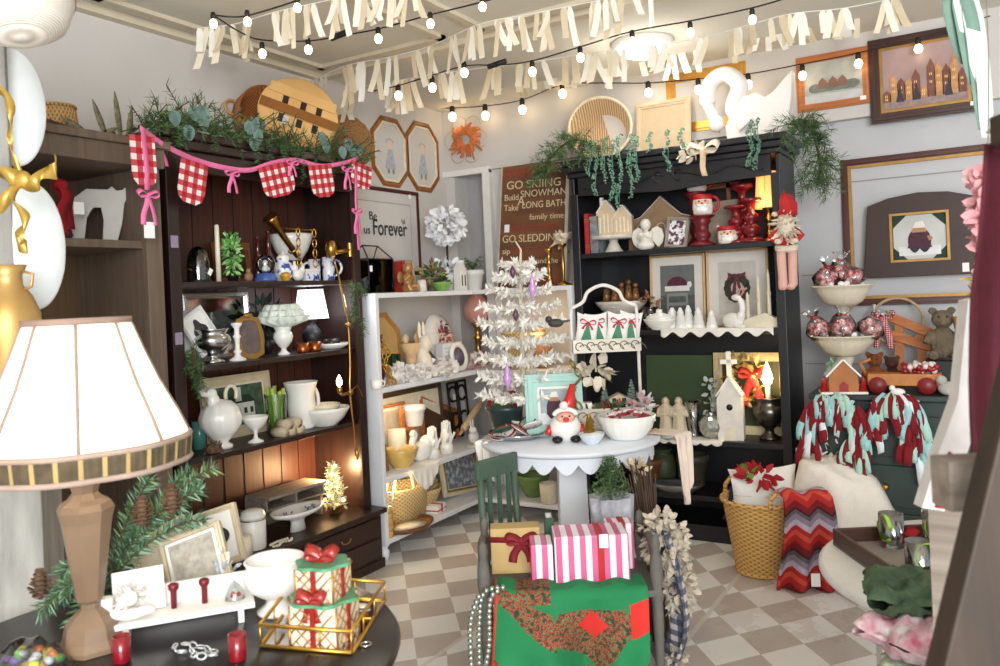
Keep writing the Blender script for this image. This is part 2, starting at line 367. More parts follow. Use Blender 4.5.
ceilm = mat('ceiling_paint', (224, 219, 206), .8, var=.03, scale=2); trimm = mat('trim_cream', (214, 203, 180), .6, var=.04); nichem = mat('niche_grey', (172, 170, 172), .8, var=.03)
struct(MB().bb(-3.6, 2.6, -2.6, 5.1, -.06, 0), 'floor', floor_mat())
struct(MB().bb(XL-.12, XL, -2.6, 5.0, 0, ZC), 'wall_left', wallm)
w = MB()   # back wall: beam zone above, recessed below, with a shallow blind opening beside the corner
w.bb(XL, 2.6, 4.72, 4.95, 2.29, ZC)
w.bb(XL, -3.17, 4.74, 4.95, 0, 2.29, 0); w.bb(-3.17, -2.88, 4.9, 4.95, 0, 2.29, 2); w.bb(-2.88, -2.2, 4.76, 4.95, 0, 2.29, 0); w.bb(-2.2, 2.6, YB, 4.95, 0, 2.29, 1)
struct(w, 'wall_back', [wallm, wallg, nichem])
struct(MB().bb(-2.92, -2.86, 4.71, 4.76, 0, 2.29).bb(XL, -2.86, 4.70, 4.74, 2.27, 2.31), 'door_frame', whitem)
g = MB()
for z in (.55, .95, 1.45, 1.95): g.bb(-.86, 2.6, YB-.004, YB, z, z+.006)
struct(g, 'trim_2', mat('board_gap', (150, 148, 148), .8, var=0))
struct(MB().bb(-3.6, 2.6, -2.6, 5.1, ZC, ZC+.06), 'ceiling', ceilm)
c = MB()
c.bb(XL, XL+.05, -2.6, 3.5, ZC-.035, ZC); c.bb(XL+.13, XL+.17, 2.0, 3.36, ZC-.02, ZC); c.bb(-2.3, -2.26, 2.0, 3.36, ZC-.02, ZC); c.bb(XL+.13, -2.26, 3.32, 3.36, ZC-.02, ZC); c.bb(XL+.13, -2.26, 2.0, 2.04, ZC-.02, ZC)
c.bb(XL, 2.6, 3.44, 3.50, ZC-.03, ZC); c.bb(XL, 2.6, 1.84, 1.9, ZC-.03, ZC)
c.bb(-2.06, -2.02, 2.0, 3.36, ZC-.02, ZC); c.bb(-1.1, -1.06, 2.0, 3.36, ZC-.02, ZC); c.bb(-2.06, -1.06, 3.32, 3.36, ZC-.02, ZC)
struct(c, 'trim_3', trimm)
struct(MB().bb(-2.2, 2.6, YB-.02, YB, 0, .12).bb(XL, XL+.02, 1.0, 4.74, 0, .12), 'baseboard_back', whitem)
# camera
cam = bpy.data.cameras.new('camera'); co = bpy.data.objects.new('camera', cam); COL.objects.link(co); SC.camera = co
R_ = V((cy_, sy_, 0)); Fw = V((-sy_, cy_, 0)); Z = V((0, 0, 1))
ir = R_*cr_-Z*sr_; iu = R_*sr_+Z*cr_
Mx = Matrix((ir, iu, -Fw)).transposed().to_4x4(); Mx.translation = V((0, 0, CH)); co.matrix_world = Mx
cam.sensor_width = 36; cam.lens = CF*36/1000; cam.shift_x = V0*sr_/1000; cam.shift_y = -V0*cr_/1000; cam.clip_start = .05
cam.dof.use_dof = True; cam.dof.focus_distance = 3.7; cam.dof.aperture_fstop = 5.0
SC.view_settings.view_transform = 'Standard'; SC.view_settings.look = 'None'; SC.view_settings.gamma = 1; SC.view_settings.use_curve_mapping = False
SC.view_settings.exposure = 0.5; SC.cycles.transparent_max_bounces = 40
# light: even world light through the open sides, an added area light for an assumed window behind and right, a ceiling lamp, string lights, small lamps, added fill in the white shelves
wd = bpy.data.worlds.new('world'); SC.world = wd; wd.use_nodes = True
wd.node_tree.nodes['Background'].inputs[0].default_value = (.93, .97, 1, 1); wd.node_tree.nodes['Background'].inputs[1].default_value = .58
def lamp(name, typ, loc, e, col=(1, 1, 1), size=.1, rot=None, sy=None, spread=None):
    l = bpy.data.lights.new(name, typ); l.energy = e; l.color = col
    if typ == 'AREA': l.size = size; l.shape = 'RECTANGLE'; l.size_y = sy or size
    else: l.shadow_soft_size = size
    o = bpy.data.objects.new(name, l); COL.objects.link(o); o.location = loc
    if rot: o.rotation_euler = rot
    return o
def aim(o, t): o.rotation_euler = (V(t)-o.location).to_track_quat('-Z', 'Y').to_euler()
aim(lamp('assumed_window_fill', 'AREA', (1.6, -1.9, 1.9), 205, (.97, .99, 1), 2.6, sy=1.8), (-1.6, 3.4, 1.1))  # area light added for an assumed window behind the camera; no window is modelled
# ceiling lamp
P = onz(642, 42, ZC); P.z = ZC
t = T('ceiling_light', 'round white glowing lamp flush on the ceiling above the strings of bulbs', 'ceiling light', P)
MB().lathe([(0, -.03), (.15, -.03), (.165, -.015), (.165, 0), (0, 0)], 32).build('base', whitem, t)
MB().lathe([(0, -.085), (.06, -.08), (.11, -.06), (.14, -.03), (0, -.03)], 32).build('diffuser', mat('lamp_glow', (255, 255, 250), .4, var=0, emit=(255, 250, 240), es=9), t)
lamp('ceiling_lamp_light', 'POINT', P-V((0, 0, .22)), 3.5, (1, .93, .82), .12)
# ================================================================ large furniture
hw = grain('hutch_wood', (34, 21, 18), (52, 31, 25), 'Z', .38); hin = grain('hutch_back', (58, 28, 18), (84, 42, 26), 'Z', .5)
bk = mat('bookcase_paint', (18, 19, 25), .4, var=.15, scale=6, spec=.6); tanc = grain('cabinet_tan', (94, 79, 66), (116, 99, 84), 'Z', .65); tand = grain('cabinet_boards', (92, 70, 48), (112, 88, 62), 'Z', .7)
shw = mat('shelf_white', (226, 228, 232), .5, var=.04, scale=6); dgr = mat('dresser_green', (40, 54, 50), .45, var=.12, scale=5)
HZ = (1.534, 1.175, .789, .316); WZ = (1.46, .943, .45, .12); BZ = (1.644, 1.18, .56, .25)
# hutch
t = T('hutch', 'dark wood open hutch hung with red gingham bunting along its top', 'hutch', (-3.22, 2.71, 0), LEFT)
for s in (-1, 1):
    m = MB(); m.bb(s*.59, s*.56, -.37, 0, .316, 2.16); m.bb(s*.592, s*.535, -.385, -.365, .32, 2.05); m.build('side_panel', hw, t, bev=.004)
MB().bb(-.56, .56, -.02, 0, .32, 2.12).build('back_panel', hin, t)
m = MB()
for i in range(9): m.bb(-.56+i*.124, -.558+i*.124, -.024, -.02, .33, 2.1)
m.build('groove', black, t)
m = MB(); m.bb(-.62, .62, -.42, 0, 2.13, 2.165); m.bb(-.605, .605, -.40, 0, 2.09, 2.13); m.bb(-.56, .56, -.375, -.35, 2.0, 2.09); m.build('cornice', hw, t, bev=.006)
for z in HZ[:3]:
    m = MB(); pts = [(-.56, -.02), (-.56, -.35), (-.4, -.385), (.4, -.385), (.56, -.35), (.56, -.02)]
    n = len(pts); m.add([(x, y, z-.024) for x, y in pts]+[(x, y, z) for x, y in pts], [tuple(range(n-1, -1, -1)), tuple(range(n, 2*n))]+[(i, (i+1) % n, n+(i+1) % n, n+i) for i in range(n)]); m.build('shelf', hw, t, bev=.003)
m = MB(); m.bb(-.6, .6, -.44, 0, .03, .29); m.bb(-.625, .625, -.465, 0, .288, .315); m.bb(-.61, .61, -.45, 0, 0, .05); m.build('base', hw, t, bev=.005)
for ix in (-.3, .3):
    for iz in (.225, .115):
        d = MB().bb(ix-.27, ix+.27, -.452, -.438, iz-.048, iz+.048).build('drawer', hw, t, bev=.004)
        MB().tube(arc((ix, -.462, iz+.005), .035, pi, 2*pi, 8, ry=.02), .004).build('handle', brass, d)
for z in (1.70, 1.30): MB().bb(-.583, -.548, -.389, -.386, z-.025, z+.025).build('price_tag', mat('tag_lilac', (150, 136, 158), .3), t)
# tan cabinet
t = T('cabinet', 'tan open wooden cabinet holding a white bear cutout behind the big lamp', 'cabinet', (-3.22, 1.29, 0), LEFT)
for s in (-.68, .68):
    m = MB(); m.bb(s-.02, s+.02, -.47, 0, 0, 2.0); m.bb(s-.035, s+.035, -.50, -.47, 0, 2.0); m.build('side_panel', tanc, t, bev=.003)
MB().bb(-.68, .68, -.02, 0, 0, 2.0).build('back_panel', tand, t)
m = MB(); m.bb(-.75, .75, -.53, 0, 2.045, 2.075); m.bb(-.73, .73, -.515, 0, 1.97, 2.045); m.build('top', tanc, t, bev=.004)
for z in (1.69, .9, .3): MB().bb(-.66, .66, -.47, -.02, z-.03, z).build('shelf', tanc, t, bev=.002)
# white corner shelving
t = T('shelf_unit', 'white painted open shelf unit standing along the plain wall beside the dark hutch', 'shelf unit', (XL+.01, 4.04, 0), LEFT)
MB().bb(-.675, -.645, -.43, -.0, .085, 1.46).build('side_panel', shw, t, bev=.003)
for z in WZ: MB().bb(-.645, .66, -.43, 0, z-.028, z).build('shelf', shw, t, bev=.003)
for y in (-.39, -.04): MB().lathe([(0, 0), (.018, 0), (.026, .02), (.03, .05), (.02, .065), (.03, .085), (0, .085)], 14, c=(-.645, y, 0)).build('foot', shw, t)
MB().bb(.63, .66, -.43, -.40, 0, 1.44).build('post', shw, t)
t = T('shelf_unit', 'short white shelf unit against the back wall between the corner and the black bookcase', 'shelf unit', (-2.44, 4.70, 0), 0)
MB().bb(.315, .345, -.36, 0, 0, 1.46).build('side_panel', shw, t, bev=.003)
for z in WZ: MB().bb(-.355, .315, -.36, 0, z-.028, z).build('shelf', shw, t, bev=.003)
# black bookcase
t = T('bookcase', 'tall black bookcase with a carved cornice topped by a white swan', 'bookcase', (-1.479, 4.75, 0), 0)
for s in (-1, 1):
    m = MB(); m.bb(s*.609, s*.585, -.37, 0, 0, 2.1); m.bb(s*.609, s*.56, -.385, -.365, .06, 2.0); m.build('side_panel', bk, t, bev=.004)
MB().bb(-.585, .585, -.015, 0, .05, 2.1).build('back_panel', bk, t)
m = MB(); m.bb(-.66, .66, -.44, 0, 2.165, 2.20); m.bb(-.645, .645, -.42, 0, 2.13, 2.165); m.bb(-.62, .62, -.395, 0, 2.1, 2.13); m.build('cornice', bk, t, bev=.006)
m = MB(); m.bb(-.56, .56, -.372, -.35, 1.99, 2.1); m.prism([(-.56, 1.99), (-.4, 1.985), (0, 1.965), (.4, 1.985), (.56, 1.99), (.56, 2.0), (-.56, 2.0)], -.378, -.355)
for s in (-1, 1):
    m.tube([(s*x, -.376, 2.045+.018*sin(x*22)) for x in [.04+.02*i for i in range(25)]], .006); m.tube(arc((s*.06, -.376, 2.05), .03, 0, 5, 12), .006)
m.build('carved_rail', bk, t)
for z in BZ: MB().bb(-.585, .585, -.365, -.015, z-.03, z).build('shelf', bk, t, bev=.004)
MB().bb(-.609, .609, -.38, 0, 0, .09).build('plinth', bk, t, bev=.004)
# green dresser
t = T('dresser', 'dark green dresser draped with rag garlands under a large empty frame', 'dresser', (-.12, 4.74, 0), 0)
m = MB(); m.bb(-.6, .75, -.5, 0, .06, .83); m.build('body', dgr, t, bev=.006); MB().bb(-.63, .78, -.54, 0, .83, .86).build('top', dgr, t, bev=.008)
for z in (.66, .42, .19):
    d = MB().bb(-.55, .7, -.515, -.495, z-.1, z+.1).build('drawer', dgr, t, bev=.005)
    for x in (-.3, .45): MB().ball((x, -.53, z), .016).build('knob', brass, d)
for x in (-.55, .7):
    for y in (-.45, -.05): MB().lathe([(0, 0), (.025, 0), (.035, .06), (0, .06)], 12, c=(x, y, 0)).build('foot', dgr, t)
# round scalloped table
TC = V((-1.603, 3.236, 0)); TZ = .772
t = T('pedestal_table', 'round white pedestal table with a scalloped apron and holiday dishes on top', 'table', TC, FACE)
tabm = mat('table_paint', (224, 228, 236), .45, var=.05, scale=5)
MB().lathe([(0, TZ-.025), (.388, TZ-.025), (.398, TZ-.02), (.402, TZ-.01), (.398, TZ-.002), (0, TZ)], 64).build('tabletop', tabm, t)
m = MB(); n = 24*8; vs = []
for i in range(n):
    a = 2*pi*i/n; q = abs(sin(12*a)); zb = .718-.04*q; vs += [(.37*cos(a), .37*sin(a), TZ-.025), (.37*cos(a), .37*sin(a), zb), (.36*cos(a), .36*sin(a), zb), (.36*cos(a), .36*sin(a), TZ-.025)]
m.add(vs, [(4*i+j, 4*i+j+1, 4*((i+1) % n)+j+1, 4*((i+1) % n)+j) for i in range(n) for j in range(3)]); m.build('apron', tabm, t)
m = MB(); m.box((0, 0, .42), (.135, .135, .62), taper=.9); m.box((0, 0, .735), (.17, .17, .05)); m.build('pedestal', shw, t, bev=.006)
m = MB()
for a in (0, pi/2): m.box((0, 0, .075), (.56, .09, .09), M=Matrix.Rotation(a+.4, 4, 'Z'))
m.bb(-.09, .09, -.09, .09, .06, .14); m.build('base', shw, t, bev=.01)
# green child's chair
grc = mat('chair_green', (72, 92, 76), .5, var=.12, scale=8)
p = atd(503, 500, 3.18); p.z = 0
t = T('slat_chair', 'worn green slat back chair tucked against the round white table', 'chair', p, FACE+radians(48))
for s in (-1, 1):
    MB().tube([(s*.1, .0, 0), (s*.1, .01, .4), (s*.1, .03, .76)], .014, 8).build('leg', grc, t); MB().tube([(s*.1, -.19, 0), (s*.1, -.18, .41)], .013, 8).build('leg', grc, t)
MB().bb(-.115, .115, -.2, .015, .40, .42).build('seat', grc, t, bev=.004)
for x in (-.055, 0, .055): MB().box((x, .018, .58), (.018, .01, .30)).build('slat', grc, t)
MB().bb(-.12, .12, .015, .04, .70, .775).build('top_rail', grc, t, bev=.006); MB().bb(-.1, .1, .005, .025, .44, .465).build('lower_rail', grc, t, bev=.004)
# grey spindle bench
gw = mat('bench_grey', (98, 94, 88), .7, var=.2, scale=12)
p = atd(568, 600, 2.79); p.z = 0; BP = p.copy()
t = T('spindle_bench', 'small weathered grey bench with turned posts holding striped gifts', 'bench', p, FACE)
prof = [(0, 0), (.012, 0), (.015, .06), (.022, .14), (.014, .2), (.018, .3), (.018, .38), (.021, .40), (.016, .43), (.022, .47), (.019, .53), (.012, .555), (.017, .575), (.012, .60), (0, .61)]
for s in (-1, 1):
    for y in (-.15, .15): MB().lathe(prof, 14, c=(s*.285, y, 0)).build('leg', gw, t)
    MB().tube(bez((s*.285, -.15, .5), (s*.30, 0, .60), (s*.285, .15, .52), 8), .014, 8).build('arm', gw, t)
    MB().tube([(s*.285, -.15, .17), (s*.285, .15, .17)], .011, 8).build('stretcher', gw, t)
MB().bb(-.29, .29, -.165, .165, .405, .428).build('seat', gw, t, bev=.004)
for y in (0, .15): MB().tube([(-.285, y, .2), (.285, y, .2)], .011, 8).build('stretcher', gw, t)
# white low table at the right
SZ = .55; SP = V((.09, 2.75, 0))
t = T('side_table', 'low round white table carrying a brown tray of glasses', 'table', SP, FACE)
MB().lathe([(0, SZ-.03), (.55, SZ-.03), (.564, SZ-.02), (.564, SZ-.008), (.55, SZ), (0, SZ)], 64).build('tabletop', whitem, t)
MB().lathe([(.44, SZ-.1), (.45, SZ-.1), (.45, SZ-.03), (.44, SZ-.03), (.44, SZ-.1)], 48).build('apron', whitem, t)
for a in (40, 130, 220, 310): MB().box((.42*cos(radians(a)), .42*sin(radians(a)), (SZ-.03)/2), (.05, .05, SZ-.03), M=None).build('leg', whitem, t, bev=.005)
# dark round table, front
LZ = .74; LP = V((-1.423, .986, 0)); blk = mat('table_ebony', (30, 26, 25), .3, var=.2, scale=9)
t = T('round_table', 'dark round table with worn edge carrying the fringed lamp and gold tray', 'table', LP, 0)
MB().lathe([(0, LZ-.03), (.46, LZ-.03), (.48, LZ-.022), (.485, LZ-.01), (.478, LZ), (0, LZ)], 64).build('tabletop', blk, t)
MB().lathe([(0, .04), (.05, .04), (.06, .15), (.045, .4), (.06, .6), (.1, .71), (0, .71)], 20).build('pedestal', blk, t)
MB().lathe([(0, 0), (.26, 0), (.26, .03), (.08, .07), (0, .07)], 32).build('base', blk, t)
# big lamp
LL = onz(92, 648, LZ)
t = T('table_lamp', 'large glowing bell shade lamp with dark pleated fringe and tan tapered base', 'lamp', LL, 0)
tanl = mat('lamp_base_tan', (126, 102, 80), .45, var=.12, scale=10, coat=.2); kk = k_(LL)
m = MB(); px = lambda r, y: (r*kk, (648-y)*kk)
m.lathe([(0, 0), px(31, 648), px(31, 643), px(27, 636), px(24, 622), px(15, 612), px(9, 607), px(9, 602), px(13, 598), px(24, 520), px(27, 508), px(24, 502), px(17, 498), px(12, 492), px(14, 484), px(19, 476), px(21, 468), px(9, 462), px(6, 440), (0, (648-440)*kk)], 8, sm=False); m.build('base', tanl, t, bev=.002)
shm = mat('shade_cloth', (250, 244, 232), .8, var=.02, emit=(255, 238, 212), es=.72)
sp = [px(98, 441), px(88, 418), px(71, 384), px(58, 352), px(50, 330), px(47, 322)]
m = MB(); m.lathe(sp, 64, flute=(8, .018), sm=True); m.build('lamp_shade', shm, t, solid=.002)
rib = MB()
for i in range(8):
    a = 2*pi*i/8+.2; rib.tube([(r*1.02*cos(a), r*1.02*sin(a), z) for r, z in sp], .0035, 5)
rib.lathe([px(48, 324), px(50, 324), px(50, 318), px(48, 318), px(48, 324)], 48); rib.build('piping', mat('shade_piping', (150, 126, 112), .8), t)
m = MB(); n = 160; vs = []
for i in range(n):
    a = 2*pi*i/n; q = 1+.012*cos(8*a)+(.006 if i % 2 else 0)
    for r, y in ((99, 441), (101, 444), (99, 463), (98, 465)): vs.append((r*kk*q*cos(a), r*kk*q*sin(a), (648-y)*kk))
for i in range(n):
    k = (i+1) % n
    for j in range(3): m.add([vs[4*i+j], vs[4*k+j], vs[4*k+j+1], vs[4*i+j+1]], [(0, 1, 2, 3)], 0 if i % 5 else 1)
m.build('pleated_band', [mat('band_olive', (84, 72, 52), .85, var=.3, scale=40), mat('band_gold', (176, 150, 98), .7)], t)
rib = MB()
for z, r in ((441, 99.5), (464, 99)): rib.tube([(r*kk*(1+.012*cos(8*a))*cos(a), r*kk*(1+.012*cos(8*a))*sin(a), (648-z)*kk) for a in [2*pi*i/80 for i in range(80)]], .006, 6, closed=True)
rib.build('trim_cord', mat('shade_trim', (168, 146, 132), .8), t)
MB().ball((0, 0, (648-420)*kk), .03).build('bulb', mat('lamp_bulb', (255, 250, 240), var=0, emit=(255, 240, 215), es=8), t)
# ================================================================ builders for small things
TOPS = {'h': HZ, 'w': WZ, 'v': WZ, 'b': BZ}
PLANE = {'h': ('x', -3.0, 1), 'w': ('x', -2.99, 1), 'v': ('y', 4.5, -1), 'b': ('y', 4.53, -1), 'd': ('y', 4.42, -1)}
def at(px, key, d=0., dz=0.):
    """shelf spot under pixel column px; d > 0 comes forward out of the shelf"""
    ax, c, s = PLANE[key[0]]
    z = {'ht': 2.166, 'bt': 2.201, 'd': .861}.get(key) or TOPS[key[0]][int(key[1])-1]
    p = col_x(px, c+s*d, z+dz) if ax == 'x' else col_y(px, c+s*d, z+dz)
    return p
def rzof(key): return LEFT if key[0] in 'hw' else 0.
def wide(p, rz, w):               # true width of a facing thing that spans w pixels
    n = V((sin(rz), -cos(rz))); c = V((-p[0], -p[1])).normalized(); return w*k_(p)/max(.35, n.dot(c))
def lth(name, label, cat, p, prof, w, h, m, group=None, flute=None, seg=24, rz=FACE, rot=None):
    k = k_(p); return solo(MB().lathe(sc(prof, w*k, h*k), seg, flute=flute), name, label, cat, m, p, rz, group, rot)
def lpart(name, t, prof, w, h, m, c=(0, 0, 0), flute=None, seg=24, sm=True, M=None, **kw):
    return MB().lathe(sc(prof, w, h), seg, c=c, flute=flute, sm=sm, M=M).build(name, m, t, **kw)
def mug(name, label, cat, p, w, h, m, side=1, group=None, hm=None, rz=FACE):
    k = k_(p); w *= k; h *= k; t = T(name, label, cat, p, rz, group)
    lpart('body', t, P_MUG, w, h, m); MB().tube(arc((side*w*.46, 0, h*.55), h*.3, -pi/2, pi/2, 10, ry=h*.32) if side > 0 else arc((-w*.46, 0, h*.55), h*.3, pi/2, 3*pi/2, 10, ry=h*.32), h*.06, 6).build('handle', hm or m, t); return t
def candle(name, label, p, w, h, m, group=None, cat='candle'):
    k = k_(p); w *= k; h *= k; t = T(name, label, cat, p, FACE, group)
    lpart('wax', t, [(0, 0), (1, 0), (.9, .98), (.5, 1), (0, .985)], w, h, m, seg=14); MB().tube([(0, 0, h*.98), (0, 0, h*1.04)], w*.06, 5).build('wick', black, t); return t
def stick(name, label, p, w, h, m, cand=None, ch=0, group=None, prof=P_STICK):
    """candlestick; a candle in it is a thing of its own"""
    k = k_(p); return lth(name, label, 'candlestick', p, prof, w, h, m, group)
def book(name, label, p, w, h, th, cm, rz, group=None, rot=None, spine=None):
    """upright book: th wide along local x, w deep, h tall, metres"""
    t = T(name, label, 'book', p, rz, group, rot)
    m = MB(); m.bb(-th/2, -th/2+.004, 0, w, 0, h); m.bb(th/2-.004, th/2, 0, w, 0, h); m.bb(-th/2, th/2, -.002, .004, 0, h)
    if spine:
        for q in (.15, .2, .8, .85): m.bb(-th/2-.0005, th/2+.0005, -.003, .003, h*q, h*q+.004, 1)
    m.build('cover', [cm, spine or cm], t); MB().bb(-th/2+.004, th/2-.004, .004, w-.005, .004, h-.005).build('pages', paper, t); return t
def frame(name, label, p, w, h, fm, bar=.03, rz=0, tilt=.1, group=None, roll=0., matw=0., matm=None, pic=None, art=None, shape=None, th=.02, lip=None, cat='picture frame', metres=False, stand=False, tagged=None):
    """picture frame resting on its lower edge at p"""
    if not metres: h = h*k_(p); w = wide(p, rz, w)
    rot = (-tilt, roll, rz); t = T(name, label, cat, p, rz, group, rot)
    poly = (lambda a, b, o: [(x, z+o) for x, z in octo(a, b, min(a, b)*.28)]) if shape == 'oct' else (lambda a, b, o: rect(-a/2, a/2, o, o+b))
    m = MB(); m.ring(poly(w, h, 0), poly(w-2*bar, h-2*bar, bar), 0, th); m.ring(poly(w-bar*.5, h-bar*.5, bar*.25), poly(w-1.3*bar, h-1.3*bar, bar*.65), -th*.35, .002)
    m.build('frame', fm, t, bev=.0015)
    if lip: MB().ring(poly(w-1.6*bar, h-1.6*bar, bar*.8), poly(w-2.3*bar, h-2.3*bar, bar*1.15), -.004, th*.6).build('inner_lip', lip, t)
    iw, ih = w-2*bar, h-2*bar
    if matw:
        MB().prism(poly(iw+.004, ih+.004, bar-.002), th*.45, th*.7).build('mount', matm or cream, t)
        bw = iw-2*matw; bh = ih-2*matw
        if pic: MB().prism(poly(bw, bh, bar+matw), th*.45-.003, th*.46).build('picture', pic, t)
        z0 = bar+matw
    else:
        bw, bh, z0 = iw, ih, bar
        if pic: MB().prism(poly(iw+.004, ih+.004, bar-.002), th*.4, th*.7).build('picture', pic, t)
    if art:
        a, mats = art(bw, bh); a.build('artwork', mats, t, loc=(0, th*.4-.004, z0))
    if stand: MB().box((0, th+.03+h*.05, h*.3), (w*.25, .004, h*.62), M=Matrix.Rotation(.0, 4, 'X')).build('easel_back', fm, t)
    if tagged: MB().bb(w/2-bar*.6-tagged, w/2-bar*.6, -th*.5-.002, -th*.5, bar*.5, bar*.5+tagged*.7).build('price_tag', tagm, t)
    return t
def tagged(parent, loc, s=.016, rz=0, rot=None):
    return MB().bb(-s/2, s/2, -.001, .001, -s*1.5, 0).build('price_tag', tagm, parent, loc, rot or (0, 0, rz))
def needles(mb, pts, n, nl, nw=.004, mi=(0, 1), fwd=.5, droop=0., spread=1.):
    P = [V(p) for p in pts]
    for _ in range(n):
        i = rnd.randrange(len(P)-1); a = P[i].lerp(P[i+1], rnd.random()); d = (P[i+1]-P[i]).normalized()
        q = V((rnd.gauss(0, 1), rnd.gauss(0, 1), rnd.gauss(0, 1))); q = (q-d*q.dot(d)).normalized()*spread
        v = (q+d*fwd*rnd.uniform(.6, 1.6)+V((0, 0, -droop))).normalized()*nl*rnd.uniform(.6, 1.2)
        s = v.cross(V((rnd.gauss(0, 1), rnd.gauss(0, 1), rnd.gauss(0, 1)))).normalized()*nw/2
        mb.add([a-s, a+s, a+v*.6+s*.8, a+v, a+v*.6-s*.8], [(0, 1, 2, 3, 4)], rnd.choice(mi))
def leaves(mb, c, r, n, size, mi=(0,), shell=.5, up=.0, aspect=.45):
    for _ in range(n):
        d = V((rnd.gauss(0, 1), rnd.gauss(0, 1), rnd.gauss(0, 1))).normalized(); q = rnd.uniform(shell, 1)
        p = V(c)+V((d.x*r[0], d.y*r[1], d.z*r[2]))*q; v = (d+V((rnd.gauss(0, .5), rnd.gauss(0, .5), rnd.gauss(0, .5)+up))).normalized()*size*rnd.uniform(.7, 1.2)
        s = v.cross(V((rnd.gauss(0, 1), rnd.gauss(0, 1), rnd.gauss(0, 1)))).normalized()*size*aspect/2; nn = v.cross(s).normalized()*size*.08
        mb.add([p, p+v*.35+s-nn, p+v*.75+s*.7, p+v, p+v*.75-s*.7, p+v*.35-s-nn, p+v*.5+nn], [(0, 1, 6), (1, 2, 6), (2, 3, 6), (3, 4, 6), (4, 5, 6), (5, 0, 6)], rnd.choice(mi), True)
def bow(mb, c, s, mi=0, tails=1., w=.3, M=None, droop=.2):
    """ribbon bow in the x,z plane facing -y; s = half width"""
    c = V(c)
    for q in (-1, 1):
        lp = [V((0, 0, 0)), V((q*.3, -.1, .22)), V((q*.75, -.16, .36)), V((q*1., -.05, .1)), V((q*.75, .06, -.12)), V((q*.3, .04, -.06)), V((0, 0, 0))]
        mb.band([c+p*s for p in spline(lp, 4)], w*s, V((.25*q, 1, .9)), mi, M)
        if tails: mb.band([c+V(p)*s for p in spline([(0, 0, 0), (q*.2, -.08, -.5*tails), (q*(.3+droop), -.02, -1.1*tails), (q*(.4+droop), -.06, -1.7*tails)], 4)], w*s, (1, .25*q, .1*q), mi, M)
    mb.ball(c+V((0, -.07*s, 0)), (.16*s, .12*s, .17*s), mi, 8, 6, M)
def pillow(name, t, w, h, d, m, loc=(0, 0, 0), rot=(0, 0, 0), pinch=.12):
    mb = MB(); n = 15
    for s in (-1, 1):
        def fn(u, v):
            a, b = 2*u-1, 2*v-1; e = (1-a**4)*(1-b**4)
            return V((a*w/2*(1-pinch*(1-b*b)*abs(a)), s*d/2*max(0, e)**.6, (b*h/2*(1-pinch*(1-a*a)*abs(b)))+h/2))
        mb.grid(fn, n, n)
        if s == 1: mb.f[-(n-1)**2:] = [tuple(reversed(f)) for f in mb.f[-(n-1)**2:]]
    o = mb.build(name, m, t, loc, rot); return o
def blob(mb_balls, name, m, t, vox, loc=None, rot=None):
    return mb_balls.build(name, m, t, loc, rot, remesh=vox)
def beads(mb, pts, r, mi=0, seg=6, rings=5, gap=1.9):
    P = [V(p) for p in pts]; acc = 0; step = r*gap
    for i in range(len(P)-1):
        d = (P[i+1]-P[i]).length; u = -acc
        while u+step <= d: u += step; mb.ball(P[i].lerp(P[i+1], u/d), r, mi, seg, rings)
        acc = d-u
def chain(mb, pts, r, w, mi=0):
    P = [V(p) for p in pts]; L = sum((P[i+1]-P[i]).length for i in range(len(P)-1)); n = max(2, int(L/(r*1.6)))
    for j in range(n):
        s = L*j/(n-1); i = 0
        while i < len(P)-2 and s > (P[i+1]-P[i]).length: s -= (P[i+1]-P[i]).length; i += 1
        d = P[i+1]-P[i]; c = P[i]+d.normalized()*s if d.length else P[i]; q = V((0, 0, 1)).rotation_difference(d) if d.length else None
        ps = arc((0, 0, 0), r*.62, 0, 2*pi, 10, 'xz' if j % 2 else 'yz', ry=r)[:-1]
        mb.tube([c+(q @ x) for x in ps], w, 4, mi, closed=True)
def house_poly(w, h, roof=.35): return [(-w/2, 0), (w/2, 0), (w/2, h*(1-roof)), (0, h), (-w/2, h*(1-roof))]
